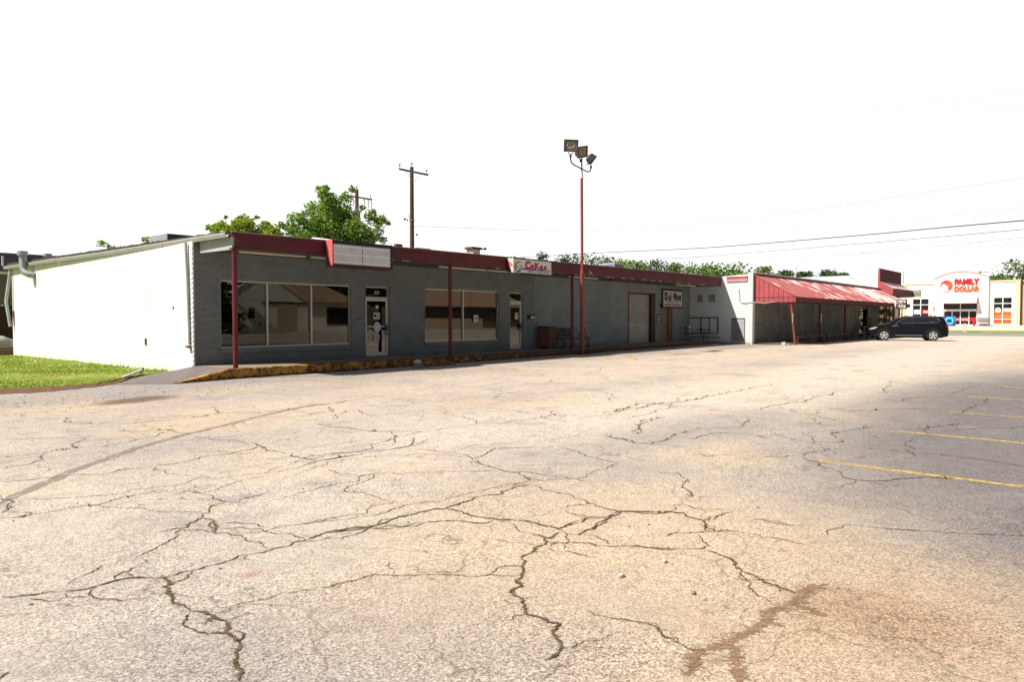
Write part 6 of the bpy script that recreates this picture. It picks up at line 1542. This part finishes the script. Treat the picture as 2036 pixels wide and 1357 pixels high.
# ------------------------------------------------------------------ utility poles
def upole(x, y, h, r, mat, label, arm=None, arm_z=None, arm_mat='wood_grey', tilt=0, zb=0, name='utility_pole'):
    t = thing(name, label, 'utility pole', (x, y, zb))
    MB().tube([(x, y, zb-.1), (x+tilt, y, zb+h)], [r*1.25, r*.85], 12).build('pole', M[mat], t)
    if arm:
        L, ang = arm; c, s = math.cos(ang), math.sin(ang); z = arm_z
        mb = MB(); q = []
        for zz in (z-.06, z+.06):
            for a, b in ((-L/2,-.05),(L/2,-.05),(L/2,.05),(-L/2,.05)): q.append((x+tilt+a*c-(b-r-.05)*s, y+a*s+(b-r-.05)*c, zz))
        mb.hexa(q); mb.build('crossarm', M[arm_mat], t)
        mb = MB()
        for a in (-L*.25, L*.25): mb.tube([(x+tilt+a*c, y+a*s-r, z-.05), (x+tilt, y-r, z-.65)], .014, 5)
        mb.build('brace', M['galv'], t)
        mb = MB()
        for a in (-L*.46, 0, L*.46):
            zz = z + .06 if a else zb + h
            mb.cyl(x+tilt+a*c, y+a*s-(r if a else 0), zz, zz+.16, .02, 6); mb.cyl(x+tilt+a*c, y+a*s-(r if a else 0), zz+.16, zz+.28, .06, 8)
        mb.build('insulator', M['wire_pale'], t)
    return t
p1 = upole(32.33, 36.09, 11.6, .15, 'wood', 'tall bare utility pole with one crossarm near the middle of the roof', (2.55, 0.0), 11.25)
mb = MB(); mb.tube([(31.95,36.0,8.4),(32.15,36.0,8.0)], .02, 5); mb.cyl(32.33, 36.09, 8.05, 8.12, .19, 12); mb.build('hardware', M['galv'], p1)
mb = MB(); mb.ball((32.6,35.9,7.15), .07); mb.ball((31.2,35.5,8.0), .08); mb.ball((31.42,35.5,7.97), .06); build_each(mb, 'splice', M['black'], p1)
p2 = upole(36.22, 46.96, 11.9, .17, 'wood_red', 'reddish utility pole with a transformer rising out of the big tree', (2.7, 0.0), 11.25)
mb = MB(); mb.cyl(35.85, 46.5, 9.2, 10.15, .28, 14); mb.cyl(35.78, 46.6, 10.15, 10.45, .05, 6); mb.build('transformer', M['galv'], p2)
mb = MB()
for a in (-1.1, -.6, .5, .9, 1.2): mb.tube([(36.22+a, 46.7, 11.2), (36.22+a+.08, 46.65, 10.75), (36.22+a-.03, 46.65, 10.5)], .03, 6)
build_each(mb, 'fuse_cutout', M['darkgrey'], p2, per=3)
upole(27.04, 45.43, 8.3, .17, 'wood_red', 'cut off pole stub in the yellow green tree')
upole(38.24, 101.81, 11.3, .16, 'wood', 'distant utility pole just above the gutter line', (3.4, .15), 11.0)
upole(200.8, 26.0, 12.7, .16, 'wood', 'distant utility pole behind the arched store front', (3.6, 1.45), 12.45, 'wood')
p3 = upole(182.6, 16.6, 12.1, .14, 'wood_grey', 'weathered pole with white transformers at the right edge of the store')
for a, b in ((-.6,.9),(0,.0),(.3,-.9)):
    mb = MB(); mb.cyl(182.4+a, 16.6+b*.9, 9.1, 10.0, .3, 10); mb.cyl(182.4+a, 16.6+b*.9, 10.0, 10.4, .1, 6); mb.build('transformer', M['white'], p3)
SL_ = thing('street_light', 'grey street light with twin braced arms beyond the flat roof', 'street light', (78.9, 53.9, g(79)))
mb = MB(); mb.cyl(78.89, 53.86, g(79), 9.2, .11, 10); mb.build('pole', M['galv'], SL_)
mb = MB(); mb.tube([(78.89,53.86,8.3),(79.9,52.7,9.2),(80.5,51.9,9.6),(80.9,51.5,9.62)], .05, 6); mb.tube([(78.89,53.86,7.9),(79.8,52.8,8.9),(80.2,52.2,9.3)], .04, 6); mb.build('arm', M['galv'], SL_)
mb = MB(); mb.ball((81.0,51.35,9.58), .22, 10, (1.3,1.3,.45)); mb.build('lamp_head', M['darkgrey'], SL_)
for (x, y, h, l) in ((142.4, 48.5, 11.7, 'thin radio mast above the left half of the red awning'), (133.5, 28.05, 9.4, 'thin mast between the red building and the discount store')):
    mb = MB(); mb.tube([(x,y,0),(x,y,h)], [.12,.06], 6); mb.build('radio_mast', M['wire_pale'], None, l, cat='mast')
# ------------------------------------------------------------------ overhead wires
WL = ['faint topmost wire crossing the upper right sky','faint wire just below the topmost one','sagging grey wire running right from the near utility pole','faint grey wire between the sagging wire and the thick cable',
      'thick black overhead cable, the darkest of the wires','thin dark wire just below the thick black cable','pale low wire that stays nearly level over the trees','pale low wire crossing the level one above the red awning',
      'service wire from the big tree to the roof, the upper one','service wire from the big tree to the roof, the lower one']
WR_ = [(.010,'wire_pale'),(.010,'wire_pale'),(.014,'wire_pale'),(.013,'wire_pale'),(.036,'wire'),(.020,'wire'),(.022,'wire_pale'),(.022,'wire_pale'),(.013,'wire'),(.009,'wire')]
def crv(P, n=10):
    P = [Vector(p) for p in P]; o = []
    Q = [P[0]*2 - P[1]] + P + [P[-1]*2 - P[-2]]
    for i in range(1, len(Q)-2):
        for k in range(n):
            t = k/n; a, b, c, d = Q[i-1], Q[i], Q[i+1], Q[i+2]
            o.append(.5*((2*b) + (c-a)*t + (2*a-5*b+4*c-d)*t*t + (3*b-a-3*c+d)*t*t*t))
    return o + [P[-1]]
for i, P in enumerate(WIRES):
    MB().tube(crv(P), WR_[i][0], 5, False).build('overhead_wire', M[WR_[i][1]], None, WL[i], cat='wire')

# ------------------------------------------------------------------ trees
t1 = tree('broad_tree', 27.3, 37.6, 9.9, 7.0, M['leafbig'], 'large fresh green tree rising behind the shop roof', 10, .1, clumpn=2)
for c in children(t1):
    if c.name.startswith('crown'): bpy.data.objects.remove(c)
def clumps(P, x0, y0, u0, s, d=1.0):
    """crown clumps given as (across, height, radius) on a plane through the trunk, spread in depth; units of 1/s metres"""
    o = []
    for (u, v, r) in P:
        a = (u - u0) / s; q = random.uniform(-1, 1) * (1.9 - .25 * abs(a)) * d; o.append((x0 + .647*a + .763*q, y0 - .763*a + .647*q, 1.58 + (634 - v) / s * (1 + q/45), r / s * 1.05))
    return o
cl = clumps([(655,388,13),(690,395,11),(640,402,15),(668,408,19),(620,418,16),(650,427,22),(685,427,18),(600,442,16),(630,446,22),(665,452,26),(702,440,14),(580,460,14),(610,465,22),(645,475,25),(685,470,25),(716,452,18),
   (735,432,13),(750,440,12),(764,437,7),(722,475,22),(745,465,15),(755,478,8),(585,480,18),(735,490,12),(690,378,7),(708,380,4),(714,415,6),(640,376,5),(662,375,6),(570,450,7),(655,460,24),(700,485,22),(620,488,24),(660,490,26),(770,445,5),(742,422,6),(598,428,7)], 27.2, 37.5, 665, 31.9)
v, f = crown_mesh(cl, 13500, .11, .95); finish(np_mesh('crown', v, f, M['leafbig']), 'crown', t1)
mb = MB()
for c in cl[::2]: mb.tube([(27.3,37.6,3.0),((27.3+c[0])/2,(37.6+c[1])/2,(3.4+c[2])/2),(c[0],c[1],c[2])], [.14,.07,.02], 5, False)
mb.build('limbs', M['bark'], t1)
t2 = tree('yellow_green_tree', 21.6, 39.6, 7.1, 5.0, M['leafyel'], 'smaller yellow green tree left of the large green one', 10, .1, clumpn=2)
for c in children(t2):
    if c.name.startswith('crown'): bpy.data.objects.remove(c)
cl2 = clumps([(430,457,11),(450,455,13),(470,450,16),(490,444,15),(505,450,14),(460,465,16),(520,455,13),(540,460,12),(485,462,19),(510,468,16),(555,470,9),(425,453,5),(443,432,3),(500,434,5),(478,440,8),(535,445,5),(470,475,16),(530,475,14),(500,480,16)], 21.9, 39.2, 480, 34.2, .6)
v, f = crown_mesh(cl2, 5200, .11, .9); finish(np_mesh('crown', v, f, M['leafyel']), 'crown', t2)
mb = MB()
for c in cl2[::2]: mb.tube([(21.6,39.6,2.6),((21.6+c[0])/2,(39.6+c[1])/2,(3.2+c[2])/2),(c[0],c[1],c[2])], [.1,.05,.015], 5, False)
mb.build('limbs', M['bark'], t2)
t3 = thing('sapling', 'thin leafy twigs showing above the gutter beside the pale roof unit', 'tree', (17.9, 43.6, 0))
mb = MB(); tw = [[(18.2,43.5,0),(18.1,43.5,4.0),(18.4,43.3,6.2)],[(18.2,43.5,3),(17.4,44.0,5.3),(16.5,44.7,6.0)],[(18.2,43.5,3.6),(17.8,43.8,5.4)],[(16.9,44.4,5.5),(17.6,43.9,5.65)]]
for q in tw: mb.tube(q, .03, 5)
mb.build('trunk', M['bark'], t3)
v, f = crown_mesh([(18.4,43.3,6.1,.3),(18.75,43.0,6.2,.25),(16.45,44.7,5.9,.22),(16.9,44.4,5.5,.28),(17.5,44.0,5.35,.35),(18.0,43.6,5.3,.4)], 520, .11); finish(np_mesh('crown', v, f, M['leafbig']), 'crown', t3)
TL = ['tiny dark treetop left of the bakery lettering','dark upright pine-like tree standing above the bakery sign','dark green tree just left of the floodlight pole','broad dark green tree right behind the floodlight pole','dark green tree behind the twin street light arms',
 'yellow green shrub-like tree behind the louvred roof unit','bright low yellow green tree right of the louvred roof unit','dark tree behind the bright one right of the roof unit','dark rounded tree in the middle of the treeline','mid green tree between the dark rounded tree and the paler one',
 'mid green wide tree right of the middle of the treeline','dark green tree just left of the brightest tree','brightest and nearest tree of the line, left of the bar corner','mid green tree directly left of the white corner pier','mid green tree above the left end of the red awning',
 'small dark treetop first right of the awning peak','small dark treetop beside the thin radio mast','dark spreading tree above the white side wall','last small treetop before the maroon front',
 'dark tree just right of the arched store front','mid green tree above the right wing of the store','tall tree at the right edge behind the white transformers','dark tree behind the tall one at the right edge']
mats3 = [M['leaf0'], M['leaf1'], M['leaf2']]
for i, (x, y, h, w, k) in enumerate(TREES):
    far = math.hypot(x, y)
    nm = ('dark_tree', 'green_tree', 'bright_tree')[k]
    shape = 'cone' if i == 1 else random.choice(['round', 'oval'])
    tree(nm, x, y, h, w * 1.45, M['leafyel'] if i in (5,) else mats3[k], TL[i], 3200 if far < 100 else 2600, .22 if far < 130 else .30, .2, 0, shape, 'treeline behind the shops', clumpn=20, cr=.5)
# hills: low wooded ridge a few hundred metres off
mb = MB(); nx = 60; xs_ = np.linspace(-200, 900, nx)
def ridge(t): return 15 + 5*math.sin(t*.011+1) + 3.5*math.sin(t*.031) + 2*math.sin(t*.083)
rows = []
for j, (dist, hf) in enumerate(((420, -.1), (450, .7), (480, 1.0), (540, .8), (640, -.1))):
    row = []
    for i in range(nx):
        ang = R(-30 + 125*i/(nx-1)); hh_ = ridge(i*20) * hf; hh_ *= (1.0 if ang < R(16) else .62)
        row.append((dist*math.cos(ang)*1.0, dist*math.sin(ang), hh_))
    rows.append(row)
for a, b in zip(rows, rows[1:]):
    for i in range(nx-1): mb.add([a[i], a[i+1], b[i+1], b[i]], [(0,3,2,1)], True)
mb.build('hills', M['hill'], None, 'low wooded ridge on the horizon', kind='structure')
cl3 = []
for i in range(520):
    ang = R(random.uniform(-8, 60)); dist = random.choice([445, 460, 478]); ii = (math.degrees(ang)+30)/125*(nx-1); hh_ = ridge(ii*20) * (1.0 if ang < R(16) else .62) * {445:.6,460:.85,478:1.0}[dist]
    cl3.append((dist*math.cos(ang), dist*math.sin(ang), hh_ + random.uniform(-.5,1.5), random.uniform(2.0, 4.2)))
v, f = crown_mesh(cl3, 26000, .75, .8); finish(np_mesh('woods', v, f, M['leaf1']), 'woods', None, 'far off wood covering the low ridge', kind='stuff')

# ------------------------------------------------------------------ buildings across the lot behind the viewpoint, seen mirrored in the shop glass
NB = thing('barn_building', 'cream gabled barn with a brown roofed wing facing the shop across the lot', 'building', (44, -30, 0))
yb = -30
mb = MB(); mb.prism([(35.5,yb,0),(46.8,yb,0),(46.8,yb,3.2),(41.4,yb,6.6),(35.5,yb,2.6)], (0,-14,0)); mb.build('barn_wall', M['cream'], NB)
mb = MB(); mb.box(46.8, 53.6, yb-12, yb-.4, 0, 3.4); mb.build('wing_wall', M['cream'], NB)
mb = MB(); mb.hexa([(46.2,yb+.2,3.35),(54,yb+.2,3.35),(54,yb-8,5.9),(46.2,yb-8,5.9),(46.2,yb+.2,3.45),(54,yb+.2,3.45),(54,yb-8,6.0),(46.2,yb-8,6.0)]); mb.build('wing_roof', M['tanroof'], NB)
mb = MB(); mb.tube([(35.0,yb+.1,2.25),(41.4,yb+.1,6.72),(47.2,yb+.1,3.15)], .12, 4); mb.build('verge_board', M['stone'], NB)
mb = MB(); mb.box(43.0, 45.3, yb+.02, yb+.1, .1, 3.2); mb.build('sliding_door', M['tanwall'], NB); mb = MB(); mb.box(41.2, 46.6, yb+.02, yb+.14, 3.2, 3.4); mb.build('door_track', M['darkgrey'], NB)
mb = MB(); mb.box(39.6,40.3,yb+.01,yb+.05,1.6,2.7); mb.build('window', M['darkglass'], NB)
mb = MB(); mb.box(49.6,52.9,yb-.38,yb-.3,.9,2.9); wf = mb.build('window', M['darkred'], NB); mb = MB(); mb.box(49.85,51.1,yb-.299,yb-.28,1.1,2.65); mb.box(51.2,52.6,yb-.299,yb-.28,1.1,2.65); mb.build('pane', M['darkglass'], wf)
NC = thing('roadside_store', 'tan roofed store with blue awnings facing the shop across the lot', 'building', (70, -30, 0))
MB().box(62, 86, yb-12, yb-1, 0, 3.2).build('wall', M['darkwall'], NC)
mb = MB(); mb.hexa([(61,yb-.2,3.2),(87,yb-.2,3.2),(85,yb-9,7.2),(63,yb-9,7.2),(61,yb-.2,3.3),(87,yb-.2,3.3),(85,yb-9,7.3),(63,yb-9,7.3)]); mb.build('roof', M['tanroof'], NC)
mb = MB(); mb.box(65, 76, yb-.6, yb-.3, 0, 1.6); mb.build('low_wall', M['tanwall'], NC)
for x in (62.3, 79.5):
    mb = MB(); mb.prism([(x,yb-.99,2.9),(x,yb-.2,2.2),(x,yb-.99,2.2)], (2.6,0,0)); mb.build('blue_awning', M['blue'], NC)
cl4 = []
for i in range(170): cl4.append((random.uniform(15, 125), -55 + random.uniform(-6, 3), random.uniform(1, 13), random.uniform(1.8, 3.4)))  # unseen wood added to keep the mirrored sky dark
for i in range(16): cl4.append((random.uniform(29, 36.5), -27 + random.uniform(-2, 2), random.uniform(1, 8), random.uniform(1.2, 2.0)))  # unseen trees added so the left shop pane mirrors dark
v, f = crown_mesh(cl4, 17000, .8, .9); finish(np_mesh('added_woods', v, f, M['leaf0']), 'added_woods', None, 'unseen dark wood added across the lot to darken the glass reflections', kind='stuff')

# ------------------------------------------------------------------ light, sky, camera
W = bpy.data.worlds.new('World'); SC.world = W; W.use_nodes = True
nt = W.node_tree; bg = nt.nodes['Background']
sky = nt.nodes.new('ShaderNodeTexSky'); sky.sky_type = 'NISHITA'; sky.sun_disc = False
sun_dir = Vector((-.70, .38, 1.0)).normalized()
sky.sun_elevation = math.asin(sun_dir.z); sky.sun_rotation = math.atan2(sun_dir.x, sun_dir.y)
sky.air_density = 1.0; sky.dust_density = 1.5; sky.ozone_density = 1.0; sky.altitude = 0
# sky toned: blue partly washed out and dimmed, lowering the fill light
hs = nt.nodes.new('ShaderNodeHueSaturation'); hs.inputs['Saturation'].default_value = .55; hs.inputs['Value'].default_value = .78
nt.links.new(sky.outputs[0], hs.inputs['Color'])
# invented white veil over the viewed north-eastern sky; elsewhere dimmer, limiting fill light
tc = nt.nodes.new('ShaderNodeTexCoord')
dt = nt.nodes.new('ShaderNodeVectorMath'); dt.operation = 'DOT_PRODUCT'; dt.inputs[1].default_value = (.66, .74, .12)
nt.links.new(tc.outputs['Generated'], dt.inputs[0])
mr = nt.nodes.new('ShaderNodeMapRange'); mr.interpolation_type = 'SMOOTHSTEP'; mr.inputs['From Min'].default_value = .38; mr.inputs['From Max'].default_value = .62
nt.links.new(dt.outputs['Value'], mr.inputs['Value'])
mx = nt.nodes.new('ShaderNodeMix'); mx.data_type = 'RGBA'; nt.links.new(mr.outputs[0], mx.inputs[0]); nt.links.new(hs.outputs[0], mx.inputs[6])
mx.inputs[7].default_value = tuple(VEIL / SKY_STRENGTH * q for q in (1.0, 1.0, 1.0)) + (1,)
nt.links.new(mx.outputs[2], bg.inputs['Color'])
bg.inputs['Strength'].default_value = SKY_STRENGTH
sl = bpy.data.lights.new('sun', 'SUN'); sl.energy = SUN_ENERGY; sl.angle = R(.6); sl.color = (1.0, .945, .87)
so = bpy.data.objects.new('sun', sl); COL.objects.link(so); so.rotation_euler = (-sun_dir).to_track_quat('-Z', 'Y').to_euler(); so.location = (0, 0, 30)
cam = bpy.data.cameras.new('camera'); co = bpy.data.objects.new('camera', cam); COL.objects.link(co); SC.camera = co
cam.sensor_width = 36; cam.lens = 36 * 1435 / 2036; cam.clip_end = 4000; cam.clip_start = .05
pitch = R(1.776199); yaw = R(40.287149)
F = Vector((math.cos(yaw)*math.cos(pitch), math.sin(yaw)*math.cos(pitch), -math.sin(pitch)))
co.location = (0, 0, 1.58); co.rotation_euler = F.to_track_quat('-Z', 'Y').to_euler()
SC.view_settings.view_transform = 'Standard'; SC.view_settings.look = 'None'; SC.view_settings.gamma = 1; SC.view_settings.exposure = EXPOSURE
SC.cycles.max_bounces = 8; SC.cycles.transparent_max_bounces = 16; SC.cycles.use_denoising = True
SC.render.resolution_x = 1024; SC.render.resolution_y = 683
